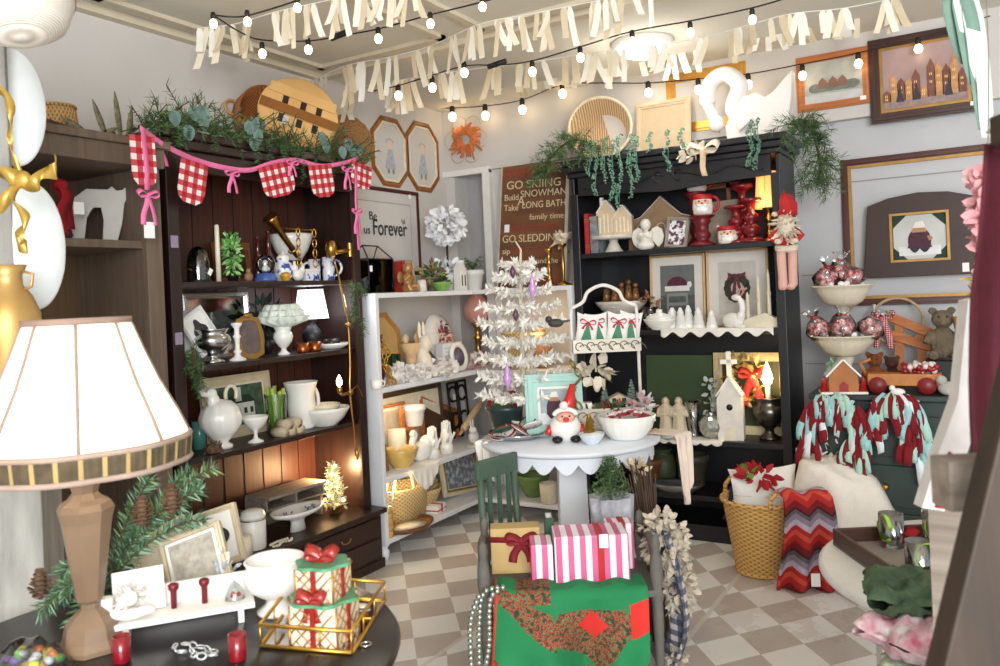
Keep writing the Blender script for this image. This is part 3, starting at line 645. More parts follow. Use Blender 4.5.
# art makers: return builder and materials, drawn in x,z with z from 0 to h
def art_house(w, h):
    m = MB(); m.bb(-w*.32, w*.3, -.001, .001, h*.2, h*.55, 0)
    for x in (-.22, -.05, .12, .24): m.bb(w*x-w*.03, w*x+w*.03, -.002, .0, h*.28, h*.42, 1)
    m.prism([(-w*.36, h*.55), (w*.34, h*.55), (w*.2, h*.75), (-w*.2, h*.75)], -.002, 0, 1); m.bb(-w*.06, w*.06, -.002, 0, h*.6, h*.95, 0); m.bb(-w*.5, w*.5, -.0012, 0, 0, h*.18, 2)
    return m, [mat('paint_white', (214, 214, 200), .7), mat('paint_dark_green', (34, 52, 44), .7), mat('paint_grass', (92, 122, 74), .7, var=.3, scale=40)]
def art_bear(w, h, coat=(74, 34, 52), body=(176, 132, 92)):
    m = MB(); f = lambda x, z, a, b, i: m.add([(w*x+w*a*cos(q*pi/8), -.0015*(i+1), h*z+h*b*sin(q*pi/8)) for q in range(16)], [tuple(range(16))], i)
    m.bb(-w*.5, w*.5, -.001, 0, 0, h*.25, 4)
    f(-.12, .38, .16, .3, 0); f(.12, .38, .16, .3, 0); m.prism([(-w*.3, h*.2), (w*.3, h*.2), (w*.14, h*.62), (-w*.14, h*.62)], -.004, 0, 0)
    f(0, .66, .17, .13, 1); m.prism([(-w*.16, h*.74), (w*.16, h*.74), (w*.1, h*.92), (-w*.08, h*.9)], -.005, 0, 2); f(-.12, .16, .07, .09, 3); f(.12, .16, .07, .09, 3); f(.22, .45, .09, .07, 1)
    return m, [mat('art_coat%d' % coat[0], coat, .7, var=.3, scale=60), mat('art_bear%d' % body[0], body, .7), mat('art_hat', (230, 224, 216), .7), mat('art_boot', (50, 44, 60), .7), mat('art_snow', (226, 226, 226), .7)]
def art_hat(w, h):
    m = MB(); m.bb(-w*.5, w*.5, -.001, 0, 0, h*.42, 2)
    m.add([(w*.3*cos(q*pi/10), -.003, h*.6+h*.18*sin(q*pi/10)) for q in range(11)], [tuple(range(11))], 0); m.bb(-w*.36, w*.36, -.004, 0, h*.5, h*.6, 1); m.ball((w*.36, -.002, h*.62), (w*.07, .003, h*.06), 1)
    for x in (-.28, .28): m.bb(w*x-w*.03, w*x+w*.03, -.004, 0, 0, h*.42, 3)
    m.bb(-w*.28, w*.28, -.004, 0, h*.22, h*.28, 3); m.bb(-w*.3, w*.3, -.0035, 0, h*.4, h*.46, 3)
    return m, [mat('art_hat_plum', (84, 32, 52), .7, var=.3, scale=60), mat('art_fur', (222, 220, 216), .7), mat('art_gloom', (78, 84, 84), .7, var=.3, scale=30), mat('art_chair', (134, 134, 128), .7)]
def art_wreath(w, h):
    m = MB(); f = lambda x, z, a, b, i: m.add([(w*x+w*a*cos(q*pi/8), -.0015*(i+1), h*z+h*b*sin(q*pi/8)) for q in range(16)], [tuple(range(16))], i)
    for q in range(14): f(.26*cos(q*.4488), .5+.2*sin(q*.4488), .1, .08, 0)
    m.prism([(w*.02, h*.74), (w*.22, h*.68), (w*.24, h*.8)], -.005, 0, 1); m.prism([(-w*.02, h*.74), (-w*.24, h*.8), (-w*.22, h*.67)], -.005, 0, 1); f(0, .71, .06, .05, 1); m.prism([(-w*.16, h*.3), (-w*.05, h*.32), (0, h*.68), (-w*.06, h*.68)], -.006, 0, 1); m.prism([(w*.05, h*.28), (w*.18, h*.3), (w*.05, h*.68), (0, h*.68)], -.006, 0, 1)
    return m, [mat('art_evergreen', (66, 62, 52), .7, var=.4, scale=60), mat('art_plum', (96, 40, 52), .7)]
def art_girl(w, h):
    m = MB(); f = lambda x, z, a, b, i: m.add([(w*x+w*a*cos(q*pi/8), -.0012*(i+1), h*z+h*b*sin(q*pi/8)) for q in range(16)], [tuple(range(16))], i)
    m.prism([(-w*.22, h*.15), (w*.22, h*.15), (w*.08, h*.55), (-w*.08, h*.55)], -.003, 0, 0); f(0, .66, .13, .09, 1); f(0, .72, .17, .06, 0); f(-.1, .1, .05, .06, 2); f(.1, .1, .05, .06, 2)
    return m, [mat('art_blue', (172, 178, 184), .7, var=.2, scale=60), mat('art_face', (222, 196, 176), .7), mat('art_grey', (140, 136, 130), .7)]
# ================================================================ dark hutch, left wall, white shelves
G = None
# --- hutch shelf 1
p = at(199, 'h1', .02); k = k_(p)
t = T('cloche', 'grey glass dome over dried stems at the end of the top hutch shelf', 'glass dome', p, LEFT)
lpart('base', t, P_CYL, 24*k, 3*k, black); lpart('dome', t, [(1, 0), (1, .5), (.8, .82), (.4, .96), (0, 1)], 22*k, 34*k, smoke, c=(0, 0, 3*k))
m = MB(); leaves(m, (0, 0, 14*k), (7*k, 7*k, 11*k), 40, 7*k, (0, 1)); m.build('dried_stems', [mat('dried', (120, 100, 78)), greyw], t); tagged(t, (.03, -.05, .06), .02, rot=(0, .5, 0))
candle('taper_candle', 'tall white taper candle beside the leafy topiary in the dark hutch', at(219, 'h1', .05), 5, 58, ivory)
p = at(233, 'h1', .03); k = k_(p); t = T('topiary', 'slim bright green leafy topiary on the top hutch shelf', 'plant', p, LEFT)
lpart('pot', t, P_POT, 12*k, 7*k, black); m = MB(); leaves(m, (0, 0, 29*k), (7*k, 7*k, 23*k), 170, 7*k, (0, 1), .4); m.build('foliage', [mat('leaf_bright', (92, 160, 72), .6), mat('leaf_pale', (160, 206, 128), .6)], t)
frame('wooden_box_frame', 'brown wood shadow box behind the topiary on the top hutch shelf', at(236, 'h1', -.14), 34, 42, wood, .03, LEFT, .08, pic=mat('box_back', (70, 46, 30)))
p = at(249, 'h1', .06); k = k_(p); m = MB(); m.ball((0, 0, 5*k), (5*k, 4*k, 5*k)); m.ball((0, -.002, 11*k), 3*k); m.ball((0, -4*k, 11*k), 1.2*k, 1); solo(m, 'bird_figurine', 'tiny brown bird figurine between the topiary and the blue snow globe', 'figurine', [mat('bird_brown', (150, 110, 84)), black], p, LEFT)
for px, hh, lab in ((259, 46, 'dark red glass bottle with a slim neck behind the blue snow globe'), (270, 52, 'dark red glass bottle with a slim neck behind the blue ginger jar')):
    lth('bottle', lab, 'bottle', at(px, 'h1', -.06), [(0, 0), (.9, 0), (1, .05), (1, .45), (.4, .6), (.33, .95), (.45, .96), (.45, 1), (0, 1)], 12, hh, mat('bottle_glass', (70, 24, 22), .12, var=.1, coat=.5), 'dark red bottles on the hutch')
p = at(266, 'h1', .1); k = k_(p); t = T('snow_globe', 'glass snow globe with white figure on a blue rippled base', 'snow globe', p, LEFT)
lpart('base', t, [(0, 0), (1, 0), (1, .3), (.9, .5), (.85, 1), (0, 1)], 22*k, 8*k, blueglaze, flute=(10, .06)); MB().ball((0, 0, 17*k), 10*k, 0, 16, 12).build('globe', clear, t)
m = MB(); m.ball((0, 0, 12*k), (4*k, 3*k, 5*k)); m.ball((0, 0, 19*k), 2.6*k); m.ball((3*k, 0, 12*k), (3*k, 2*k, 2.5*k)); m.build('figure', white, t)
p = at(284, 'h1', .06); k = k_(p); t = T('ginger_jar', 'white ginger jar with blue blossoms and lid in the dark hutch', 'jar', p, LEFT)
delft = spots_mat('delft', [(0, (236, 238, 242)), (.52, (232, 234, 240)), (.58, (60, 86, 160)), (1, (40, 60, 140))], 26, .25)
lpart('body', t, P_JAR, 19*k, 23*k, delft); lpart('lid', t, [(0, 0), (.7, 0), (.75, .3), (.5, .6), (.18, .7), (.2, 1), (0, 1)], 17*k, 8*k, white, c=(0, 0, 22*k))
p = at(286, 'h1', .15); k = k_(p); m = MB(); m.lathe(sc(P_BOWL, 13*k, 6*k), 18); m.ball((0, 0, 6*k), (5*k, 5*k, 3*k)); solo(m, 'dish', 'small amber glass dish in front of the blue and white ginger jar', 'dish', mat('amber', (196, 148, 40), .2, coat=.4), p, LEFT)
p = at(298, 'h1', .1); k = k_(p); m = MB(); m.ball((0, 0, 6*k), (7*k, 5*k, 6*k)); m.ball((-4*k, 0, 13*k), 4*k); m.ball((6*k, 0, 12*k), (3*k, 3*k, 7*k)); m.ball((-5*k, -2*k, 18*k), (1*k, 1*k, 3*k)); m.ball((-3*k, 2*k, 18*k), (1*k, 1*k, 3*k)); o = blob(m, 'squirrel_figurine', white, None, .004, p, (0, 0, LEFT)); tag(o, 'white china squirrel with raised tail under the hanging gold chains', 'figurine')
for px, lab in ((313, 'blue patterned china box nearest the white squirrel figurine'),):
    p = at(px-4, 'h1', .07); k = k_(p); t = T('trinket_box', lab, 'box', p, LEFT); MB().bb(-9*k, 9*k, -6*k, 6*k, 0, 9*k).build('body', delft, t, bev=.003); MB().bb(-9.6*k, 9.6*k, -6.5*k, 6.5*k, 9*k, 12*k).build('lid', white, t, bev=.003)
mug('mug', 'blue and white mug second from the brass lamp post in the hutch', 'mug', at(315, 'h1', .04), 12, 22, delft, -1, 'blue and white mugs'); mug('mug', 'taller blue and white mug closest to the brass lamp post', 'mug', at(329, 'h1', .04), 13, 24, delft, 1, 'blue and white mugs')
p = at(293, 'h1', -.1); k = k_(p); t = T('pendant_bowl', 'large white glass bowl shade set on a stand behind the gold chains', 'bowl', p, LEFT)
lpart('stand', t, P_CYL, 12*k, 22*k, dwood); lpart('bowl', t, P_BOWL, 44*k, 26*k, white, c=(0, 0, 22*k))
gm = MB()
for px in (298, 314):
    a = at(px, 'h1', .13, .24); k = k_(a); m = MB(); chain(m, [(0, 0, 0), (0, 0, -30*k)], 4.2*k, .9*k); m.tube([(0, 0, 3*k), (0, .11, 6*k)], .7*k, 5)
    solo(m, 'chain', ('heavy gold link chain hanging over the white squirrel figurine' if px < 300 else 'heavy gold link chain hanging over the blue and white mugs'), 'chain', gold, a, LEFT, 'gold chains in the hutch')
p = at(284, 'h1', -.02, .23); k = k_(p); t = T('horn', 'brass horn slanting above the white bowl in the hutch', 'horn', p, LEFT, rot=(0, -.75, LEFT))
lpart('tube', t, [(0, -1), (.35, -1), (.4, .3), (.9, .9), (1, 1), (.9, 1), (.3, .2), (0, .2)], 16*k, 26*k, brass); MB().lathe([(5*k, -18*k), (5.6*k, -17*k), (5*k, -16*k)], 14).build('collar', gold, t)
# brass swing lamp
p = col_x(340, -2.83, 1.0); k = k_(p); t = T('lamp', 'brass swing arm lamp clamped to the hutch side post with long cord cover', 'lamp', p, LEFT)
a = col_x(333, -2.83, 1.66)-p; b = col_x(352, -2.83, .62)-p; lo = lambda w: V((w.y, -w.x, w.z))
m = MB(); P1 = [lo(col_x(x, -2.82, z)-p) for x, z in ((334, 1.64), (341, 1.5), (348, 1.3), (350, 1.1), (350, .95), (354, .75), (357, .62))]; m.tube(spline(P1, 5), .006, 6); m.ball(P1[-1], (.012, .012, .03)); m.ball(P1[2], .014); m.ball(P1[4], .018); m.build('pole', brass, t)
m = MB(); c = P1[0]; m.tube([c+V((-.04, 0, .03)), c+V((.10, -.02, .05))], .012, 8); m.lathe([(0, -.04), (.02, -.04), (.03, 0), (.022, .04), (0, .05)], 14, c=c+V((-.03, -.01, .05))); m.lathe([(.014, -.035), (.014, .035)], 10, c=c+V((.10, -.02, .05))); m.build('arm', brass, t)
c = P1[4]; m = MB(); m.tube([c, c+V((-.09, -.03, .0)), c+V((-.11, -.03, .01))], .008, 8); m.lathe([(0, 0), (.012, 0), (.014, .03), (0, .03)], 10, c=c+V((-.11, -.03, .01))); m.tube([c, c+V((.06, .0, .03)), c+V((.1, 0, -.04))], .003, 5); m.build('arm', brass, t)
MB().lathe([(0, 0), (.012, .012), (.015, .03), (.008, .05), (0, .065)], 12, c=c+V((-.11, -.03, .04))).build('bulb', glow, t)
# --- hutch shelf 2
mir = mat('mirror', (200, 200, 200), .06, 1., var=0)
frame('mirror', 'wide silver edged mirror standing at the back of the second hutch shelf', at(222, 'h2', -.14), 62, 66, silver, .02, LEFT, .06, pic=mir, cat='mirror')
dov = mat('oval_dark', (44, 42, 48), .3, var=.2)
def quat_art(w, h):
    m = MB()
    m.add([((w*.30+w*.06*cos(4*q*pi/16))*cos(q*pi/16), -.002, h*.5+(h*.32+h*.05*cos(4*q*pi/16))*sin(q*pi/16)) for q in range(32)], [tuple(range(32))]); return m, [dov]
frame('framed_photo', 'white frame with dark curved opening tilted in the mercury glass bowl', at(214, 'h2', .06, .06), 24, 44, whitem, .016, LEFT, .2, roll=-.5, pic=paper, art=quat_art)
frame('framed_photo', 'plain white frame leaning behind the tilted frame in the mercury glass bowl', at(199, 'h2', .0, .05), 22, 42, whitem, .016, LEFT, .2, roll=-.45, pic=paper)
lth('mercury_bowl', 'silver mercury glass bowl holding tilted white frames in the hutch', 'bowl', at(213, 'h2', .06), P_URN, 38, 34, silver)
stick('candlestick', 'square white candlestick beside the gold ornate frame in the hutch', at(238, 'h2', .1), 17, 38, white)
def scrolly(name, label, p, w, h, rz, m, inner, roll=0):
    k = k_(p); W = wide(p, rz, w); H_ = h*k; t = T(name, label, 'picture frame', p, rz, rot=(-.15, roll, rz)); n = 40
    o = []; i_ = []
    for q in range(n):
        a = 2*pi*q/n; s = abs(cos(a))**.4; cx = (1 if cos(a) >= 0 else -1)*abs(cos(a))**.6; cz = (1 if sin(a) >= 0 else -1)*abs(sin(a))**.7
        o.append((cx*W/2*(1+.04*cos(8*a)), H_/2+cz*H_/2*(1+.04*cos(8*a)))); i_.append((cx*W*.36, H_/2+cz*H_*.38))
    m_ = MB(); m_.ring(o, i_, 0, .018); m_.ball((0, -.004, H_), (W*.16, .01, H_*.06)); m_.build('frame', m, t, bev=.003); MB().prism(i_, .006, .012).build('picture', inner, t); return t
scrolly('ornate_picture', 'small ornate gold frame with dark picture beside the white cabbage bowl', at(254, 'h2', .1), 26, 44, LEFT, gilt, mat('dim_photo', (104, 90, 88), .3, var=.3))
p = at(284, 'h2', .08); k = k_(p); t = T('cabbage_bowl', 'white ruffled cabbage leaf bowl standing on a white urn', 'bowl', p, LEFT)
lpart('urn', t, P_URN, 20*k, 28*k, white); m = MB()
for q in range(3): m.lathe([(3*k, 26*k), ((14+q*5)*k, (30+q*2)*k), ((25-q*5)*k, (38+q*6)*k), ((24-q*5)*k, (39+q*6)*k), ((13+q*4)*k, (31+q*2)*k), (3*k, 27*k)], 60, flute=(9+q*2, .12))
m.build('bowl', mat('cabbage', (214, 222, 212), .35, var=.1), t)
p = at(268, 'h2', -.09); k = k_(p); m = MB(); leaves(m, (0, 0, 34*k), (18*k, 10*k, 18*k), 90, 12*k, (0, 1), .2); m.lathe(sc(P_VASE, 14*k, 22*k), 14, 2); solo(m, 'leaf_arrangement', 'dark leafy arrangement behind the white cabbage bowl', 'plant', [dgreen, mat('leaf_black', (28, 34, 30)), black], p, LEFT)
p = at(313, 'h2', -.04); k = k_(p); t = T('table_lamp', 'small lit lamp with a bright white shade on the second hutch shelf', 'lamp', p, LEFT)
lpart('base', t, P_VASE, 20*k, 30*k, black); lpart('lamp_shade', t, [(1, 0), (.72, 1)], 34*k, 29*k, mat('shade_white', (250, 250, 250), .8, var=0, emit=(240, 246, 255), es=1.7), c=(0, 0, 31*k), seg=32)
lamp('hutch_lamp_light', 'POINT', p+V((.22, .05, .25)), 1.2, (.9, .95, 1), .05)
for px, lab in ((303, 'small copper bowl closer to the white cabbage bowl'), (315, 'small copper bowl closer to the stacked white plate')): lth('copper_bowl', lab, 'bowl', at(px, 'h2', .1), P_MUG, 13, 10, copper, 'copper bowls')
p = at(332, 'h2', .06); lth('plate', 'white round plate under the dark bowl beside the brass lamp post', 'plate', p, [(0, 0), (.6, 0), (1, .7), (1, 1), (.6, .5), (0, .4)], 34, 6, white); q = p.copy(); q.z += .012; lth('bowl', 'small dark bowl resting on a white plate in the hutch', 'bowl', q, P_MUG, 17, 8, mat('bowl_dark', (52, 40, 40), .3))
# --- hutch shelf 3
frame('picture', 'cream framed picture of a white house among green trees in the hutch', at(243, 'h3', -.1), 66, 62, mat('frame_cream', (214, 198, 164), .5), .042, LEFT, .1, matw=.012, pic=mat('paint_green', (70, 92, 70), .7, var=.5, scale=30), art=art_house, cat='picture')
p = at(222, 'h3', .06); k = k_(p); t = T('goose_tureen', 'big white ceramic goose tureen with handle loops in the hutch', 'tureen', p, LEFT)
m = MB(); m.lathe(sc([(0, 0), (.5, 0), (.52, .05), (.3, .12), (.6, .25), (.95, .45), (1, .6), (.85, .78), (.5, .9), (0, .95)], 42*k, 52*k), 36, flute=(12, .03)); m.build('body', white, t)
m = MB(); m.ball((-10*k, 0, 56*k), (6*k, 5*k, 6*k)); m.tube(spline([(-6*k, 0, 46*k), (-12*k, 0, 54*k), (-20*k, 0, 57*k), (-23*k, 0, 62*k)], 4), [3*k]*13, 8); m.ball((-8*k, 0, 48*k), (7*k, 6*k, 8*k)); m.build('head', white, t, remesh=.005)
MB().tube(arc((14*k, 0, 52*k), 7*k, -.6, 3.6, 12, ry=9*k), 2*k, 8).build('handle', cream, t)
lth('goblet', 'small ribbed white goblet in front of the green candle glass', 'goblet', at(256, 'h3', .1), P_COMP, 26, 26, white, flute=(16, .04))
p = at(277, 'h3', .02); k = k_(p); t = T('candle_bundle', 'bundle of pale green taper candles in a clear glass', 'candles', p, LEFT)
lpart('glass', t, [(.8, 0), (.85, .05), (1, 1)], 22*k, 40*k, glass_mat('green_glass', (200, 225, 190), .03, .7))
for q in range(7):
    a = q*.9; MB().tube([(3*k*cos(a), 3*k*sin(a), 1*k), (8*k*cos(a), 8*k*sin(a), (42+rnd.random()*6)*k)], 2*k, 7).build('candle', mat('candle_green', (176, 196, 96), .4), t)
p = at(303, 'h3', .02); k = k_(p); t = T('pitcher', 'tall white ironstone pitcher with wavy rim in the hutch', 'pitcher', p, LEFT)
lpart('body', t, [(0, 0), (.7, 0), (.72, .05), (.6, .1), (.8, .3), (.84, .5), (.8, .75), (.95, .95), (1, 1), (.93, 1), (.74, .75), (.7, .4), (0, .1)], 34*k, 46*k, white, flute=(3, .05)); MB().tube(arc((14*k, 0, 25*k), 9*k, -1.4, 1.5, 12, ry=14*k), 2*k, 8).build('handle', white, t)
p = at(325, 'h3', .08); lth('platter', 'white fluted oval dish under a smaller bowl on the third hutch shelf', 'dish', p, P_BOWL, 50, 18, white, flute=(14, .03)); q = p.copy(); q.z += .038; lth('bowl', 'cream soap bowl sitting in the white fluted dish', 'bowl', q, P_BOWL, 32, 14, cream)
p = at(288, 'h3', .1); k = k_(p); t = T('linen_roll', 'stack of rolled tan linens beside the white fluted dish', 'linens', p, LEFT)
for i, (x, z) in enumerate(((-11, 4), (0, 4), (11, 4), (-4, 11), (8, 11))): MB().tube([(x*k, -8*k, z*k), (x*k, 8*k, z*k)], 5*k, 10).build('roll', mat('linen_tan', (196, 180, 152), .9, var=.2, bump=.3), t)
p = at(214, 'h3', .14); k = k_(p); m = MB(); m.ball((0, 0, 5*k), (9*k, 6*k, 5*k)); leaves(m, (0, 0, 5*k), (8*k, 6*k, 5*k), 60, 5*k, (0,), .8); solo(m, 'pine_cone', 'brown pine cone lying in front of the white goose tureen', 'pine cone', mat('cone', (104, 78, 58), .8, var=.3), p, LEFT)
lth('jar', 'teal glass jar half hidden behind the fringed lamp shade in the hutch', 'jar', at(200, 'h3', -.03), P_CYL, 14, 28, mat('teal_glass', (80, 140, 128), .15))
# --- hutch base top
p = at(226, 'h4', .0); k = k_(p); lth('flower_pot', 'brown glazed flower pot on the hutch base beside the white canister', 'pot', p, P_POT, 40, 34, mat('pot_brown', (112, 92, 70), .5, var=.15))
p = at(254, 'h4', .12); k = k_(p); t = T('canister', 'tall white lidded canister in front of the grey wall shelf', 'canister', p, LEFT)
lpart('body', t, [(0, 0), (.95, 0), (1, .03), (1, .95), (.9, 1), (0, 1)], 25*k, 30*k, white); lpart('lid', t, [(0, 0), (1, 0), (1, .4), (.9, .5), (.9, .8), (.5, 1), (0, 1)], 25*k, 9*k, white, c=(0, 0, 30*k)); MB().tube(arc((0, 0, 29.6*k), 12.8*k, 0, 2*pi, 24, 'xy')[:-1], .6*k, 5, closed=True).build('wire_bail', silver, t)
candle('pillar_candle', 'short wide cream candle beside the white lidded canister', at(243, 'h4', .16), 20, 20, ivory)
p = at(298, 'h4', .1); k = k_(p); t = T('footed_platter', 'white oval footed platter with blue sprigs on the hutch base', 'platter', p, LEFT)
m = MB(); m.lathe(sc([(0, 0), (.3, 0), (.25, .4), (.3, .55), (.9, .8), (1, 1), (.9, .95), (0, .7)], 64*k, 22*k), 40, sy=.6); m.build('dish', white, t); m = MB()
for x in (-18, 16): m = MB(); leaves(m, (x*k, -4*k, 19.5*k), (6*k, 3*k, 1*k), 14, 4*k); m.build('painted_sprig', blueglaze, t)
p = at(288, 'h4', -.04); k = k_(p); t = T('wall_shelf', 'grey wooden wall shelf with two cubbies standing on the hutch base', 'shelf', p, LEFT)
m = MB(); W = .2; m.bb(-W, W, -.09, .08, .165, .18); m.bb(-W, W, -.06, .08, .105, .115); 
m.bb(-W, W, .07, .08, .0, .18)
for x in (-W+.005, 0, W-.005): m.bb(x-.006, x+.006, -.07, .08, .115, .165)
for x in (-W+.005, W-.005): m.bb(x-.008, x+.008, -.05, .08, 0, .11)
m.build('case', greyw, t, bev=.002)
p = at(335, 'h4', .06); k = k_(p); t = T('tabletop_tree', 'small lit pale green christmas tree on the hutch base', 'christmas tree', p, LEFT)
lpart('pot', t, P_POT, 14*k, 8*k, gold); m = MB()
for j in range(6): leaves(m, (0, 0, (10+7*j)*k), ((13-2*j)*k, (13-2*j)*k, 4*k), 46, 6*k, (0, 1), .3)
m.build('foliage', [mat('tree_pale', (190, 206, 170), .6), mat('tree_cream', (226, 224, 196), .6)], t); m = MB()
for j in range(16): a = j*2.4; r = (12-.6*j)*k; m.ball((r*cos(a), r*sin(a), (10+2.5*j)*k), 1*k, 0, 6, 5)
m.build('light_string', glow, t)
lamp('hutch_base_light', 'POINT', p+V((-.06, .0, .2)), 7., (1, .62, .3), .03)
p = at(283, 'h4', .2); k = k_(p); m = MB(); beads(m, spline([(-16*k, 0, 1.5*k), (-8*k, -3*k, 1.5*k), (0, 2*k, 1.5*k), (8*k, -2*k, 1.5*k), (14*k, 2*k, 1.5*k)], 6), 1.5*k); beads(m, spline([(-14*k, 5*k, 1.5*k), (0, 7*k, 1.5*k), (14*k, 5*k, 1.5*k)], 6), 1.5*k); solo(m, 'bead_garland', 'string of pale beads lying below the white oval platter', 'beads', cream, p, LEFT)
# --- on the hutch: garland, bunting, baskets
pts = [col_x(x, -2.83-.02*(i % 2), z) for i, (x, z) in enumerate(((140, 2.15), (165, 2.2), (190, 2.19), (215, 2.2), (240, 2.19), (265, 2.2), (290, 2.18), (315, 2.19), (340, 2.17), (358, 2.15)))]
t = T('pine_garland', 'green pine and eucalyptus garland lying along the hutch top', 'garland', pts[4])
o = pts[4]; P1 = [q-o for q in spline(pts, 6)]; m = MB(); MB().tube(P1, .012, 6).build('stem', mat('stem_brown', (84, 66, 44), .8), t)
for i in range(0, len(P1)-1):
    for _ in range(3):
        d = V((rnd.uniform(0, .1), rnd.uniform(-.16, .16), rnd.uniform(-.06, .13))); e = P1[i]+d*rnd.uniform(.6, 1.2); m.tube([P1[i], e], .0025, 3, 2); needles(m, [P1[i], e], 24, .045, .0035, (0, 1), .7)
for i in range(30):
    a = rnd.choice(P1); e = a+V((.05, rnd.uniform(-.06, .06), rnd.uniform(-.19, -.05))); needles(m, bez(a, a+V((.07, 0, 0)), e, 5), 80, .022, .0035, (0, 1), .4)
m.build('pine_sprigs', [pinegreen, darkpine, mat('stem_brown')], t); m = MB()
for q in range(16): a = rnd.choice(P1)+V((.05, rnd.uniform(-.04, .04), rnd.uniform(-.05, .08))); m.add([a+V((.005*sin(j), .030*cos(j*pi/6), .034*sin(j*pi/6))) for j in range(12)], [tuple(range(12))])
m.build('eucalyptus_leaves', mat('eucalyptus', (108, 134, 128), .6, var=.2), t)
# bunting
ging = checks_mat('gingham', (176, 18, 30), (238, 226, 224), 22)
an = [col_x(x, -2.79, 0) for x in (138,)]
bp = [onx(x, y, -2.63 if x < 150 else -2.7 if x < 170 else -2.78) for x, y in ((140, 128), (166, 146), (196, 160), (226, 168), (250, 170), (272, 163), (296, 160), (320, 166), (344, 163), (358, 158))]
t = T('bunting', 'red and white gingham bunting with pink bows strung across the dark hutch', 'bunting', bp[4])
o = bp[4]; P1 = spline([q-o for q in bp], 5); MB().band(P1, .022, (.1, 0, 1)).build('ribbon', pink, t, solid=.002)
def flag(px, y0, px1, y1, hh, tl, sk=0, X=-2.77):
    a = onx(px, y0, X)-o; b = onx(px1, y1, X)-o; w = (b-a).length; m = MB()
    rz = atan2((b-a).y, (b-a).x); ang = -math.asin(max(-1, min(1, (b-a).z/w)))
    prf = [(0, 0), (w, 0), (w*1.0, -hh*.7), (w*.92, -hh*.9), (w*.7, -hh), (w*.25, -hh*.98), (w*.06, -hh*.86), (0, -hh*.7)]
    prf = prf[::-1]; m.prism(prf, -.002, .002); return m.build('gingham_flag', ging, t, loc=a, rot=(tl, ang+sk, rz))
flag(129, 134, 152, 150, .19, .0, -.5, -2.63); flag(181, 157, 208, 166, .18, .03); flag(258, 168, 288, 156, .15, .0, .12); flag(308, 166, 331, 166, .16, 0, -.06); flag(352, 160, 372, 168, .13, .02)
for i, (px, py, s, tl) in enumerate(((160, 147, .035, 1.), (232, 174, .03, 1.3), (292, 163, .03, 1.), (347, 170, .03, 1.6), (148, 195, .035, 1.5), (357, 212, .03, 1.8))):
    m = MB(); bow(m, (0, 0, 0), s*1.25, 0, tl, .45); m.build('bow', pink, t, loc=onx(px, py, -2.62 if px < 150 else -2.75)-o, rot=(0, 0, LEFT), solid=.0015)
MB().band([onx(143, 130, -2.63)-o, onx(147, 170, -2.62)-o, onx(147, 190, -2.62)-o], .02, (0, 1, 0)).build('ribbon', pink, t, solid=.0015); MB().band([onx(356, 165, -2.77)-o, onx(356, 200, -2.76)-o, onx(359, 250, -2.76)-o], .02, (0, 1, 0)).build('ribbon', pink, t, solid=.0015)
MB().bb(-.022, .022, -.001, .001, -.06, 0).build('price_tag', tagm, t, loc=onx(149, 222, -2.62)-o, rot=(0, 0, LEFT))
# baskets on hutch
p = onx(289, 147, -2.98); p.z = 2.2; k = k_(p); bt = mat('basket_tan', (214, 164, 98), .6, col2=(228, 186, 122), scale=5); bd = mat('slot_dark', (40, 24, 16))
t = T('splint_basket', 'round tan splint basket lid with crossed slats tilted on the hutch', 'basket', p, rot=(-.22, .32, radians(56)))
m = MB(); r = 41*k; m.lathe([(0, -.012), (r*.97, -.012), (r, -.008), (r, .008), (r*.97, .012), (0, .012)], 48, M=Matrix.Translation((0, 0, r)) @ Matrix.Rotation(pi/2, 4, 'X')); m.build('disc', bt, t)
m = MB()
for z in (-.5, 0, .5): m.box((0, -.016, r+z*r), (2*r*sqrt(1-z*z)*.97, .006, .055))
m.build('slat', bt, t); m = MB()
for z in (-.25, .25):
    for x in (-.4, .05, .45): MB().box((x*r, -.0125, r+z*r), (.03, .003, .06), 0).build('slot', bd, t); MB().box((0, -.024, r), (1.96*r, .008, .05), M=Matrix.Translation((0, 0, r)) @ Matrix.Rotation(.0, 4, 'Y') @ Matrix.Translation((0, 0, -r))).build('cross_slat', mat('basket_orange', (190, 126, 62), .6), t); tagged(t, (-.06, -.03, r*.8), .03)
p = onx(266, 140, -3.14); p.z = 2.17; k = k_(p); t = T('round_basket', 'rust coloured round basket with a loop handle behind the splint lid', 'basket', p, rot=(-.25, .1, radians(75)))
rb = weave_mat('wicker_rust', (120, 62, 26), (206, 132, 68), 30, 60, radial=False); m = MB(); r = 37*k; m.lathe([(0, 0), (r*.85, 0), (r, .03), (r, .1), (r*.95, .1), (r*.9, .02), (0, .015)], 40, M=Matrix.Translation((0, 0, r)) @ Matrix.Rotation(pi/2, 4, 'X')); m.build('bowl', rb, t); MB().tube(arc((-r, -.04, r*1.25), .04, 0, 2*pi, 14)[:-1], .007, 6, closed=True).build('handle', rattan, t)
p = onx(328, 140, -3.1); p.z = 2.17; k = k_(p); m = MB()
for q in range(40): a = rnd.uniform(.2, 2.9); L = rnd.uniform(25, 50)*k; m.tube(bez((0, 0, 10*k), (L*.5*cos(a), rnd.uniform(-.02, .02), 10*k+L*.6*sin(a)), (L*.7*cos(a)+rnd.uniform(-.03, .03), rnd.uniform(-.04, .04), 10*k+L*sin(a)*.8), 4), .0035, 4)
m.ball((0, 0, 8*k), 8*k); solo(m, 'twig_spray', 'spray of curly rust brown twigs between the splint lid and woven mat', 'twigs', mat('twig_rust', (150, 88, 52), .7), p, LEFT)
p = onx(351, 158, -3.08); p.z = 2.21; k = k_(p); r = 26*k; m = MB(); R1 = Matrix.Translation((0, 0, r)) @ Matrix.Rotation(pi/2, 4, 'X')
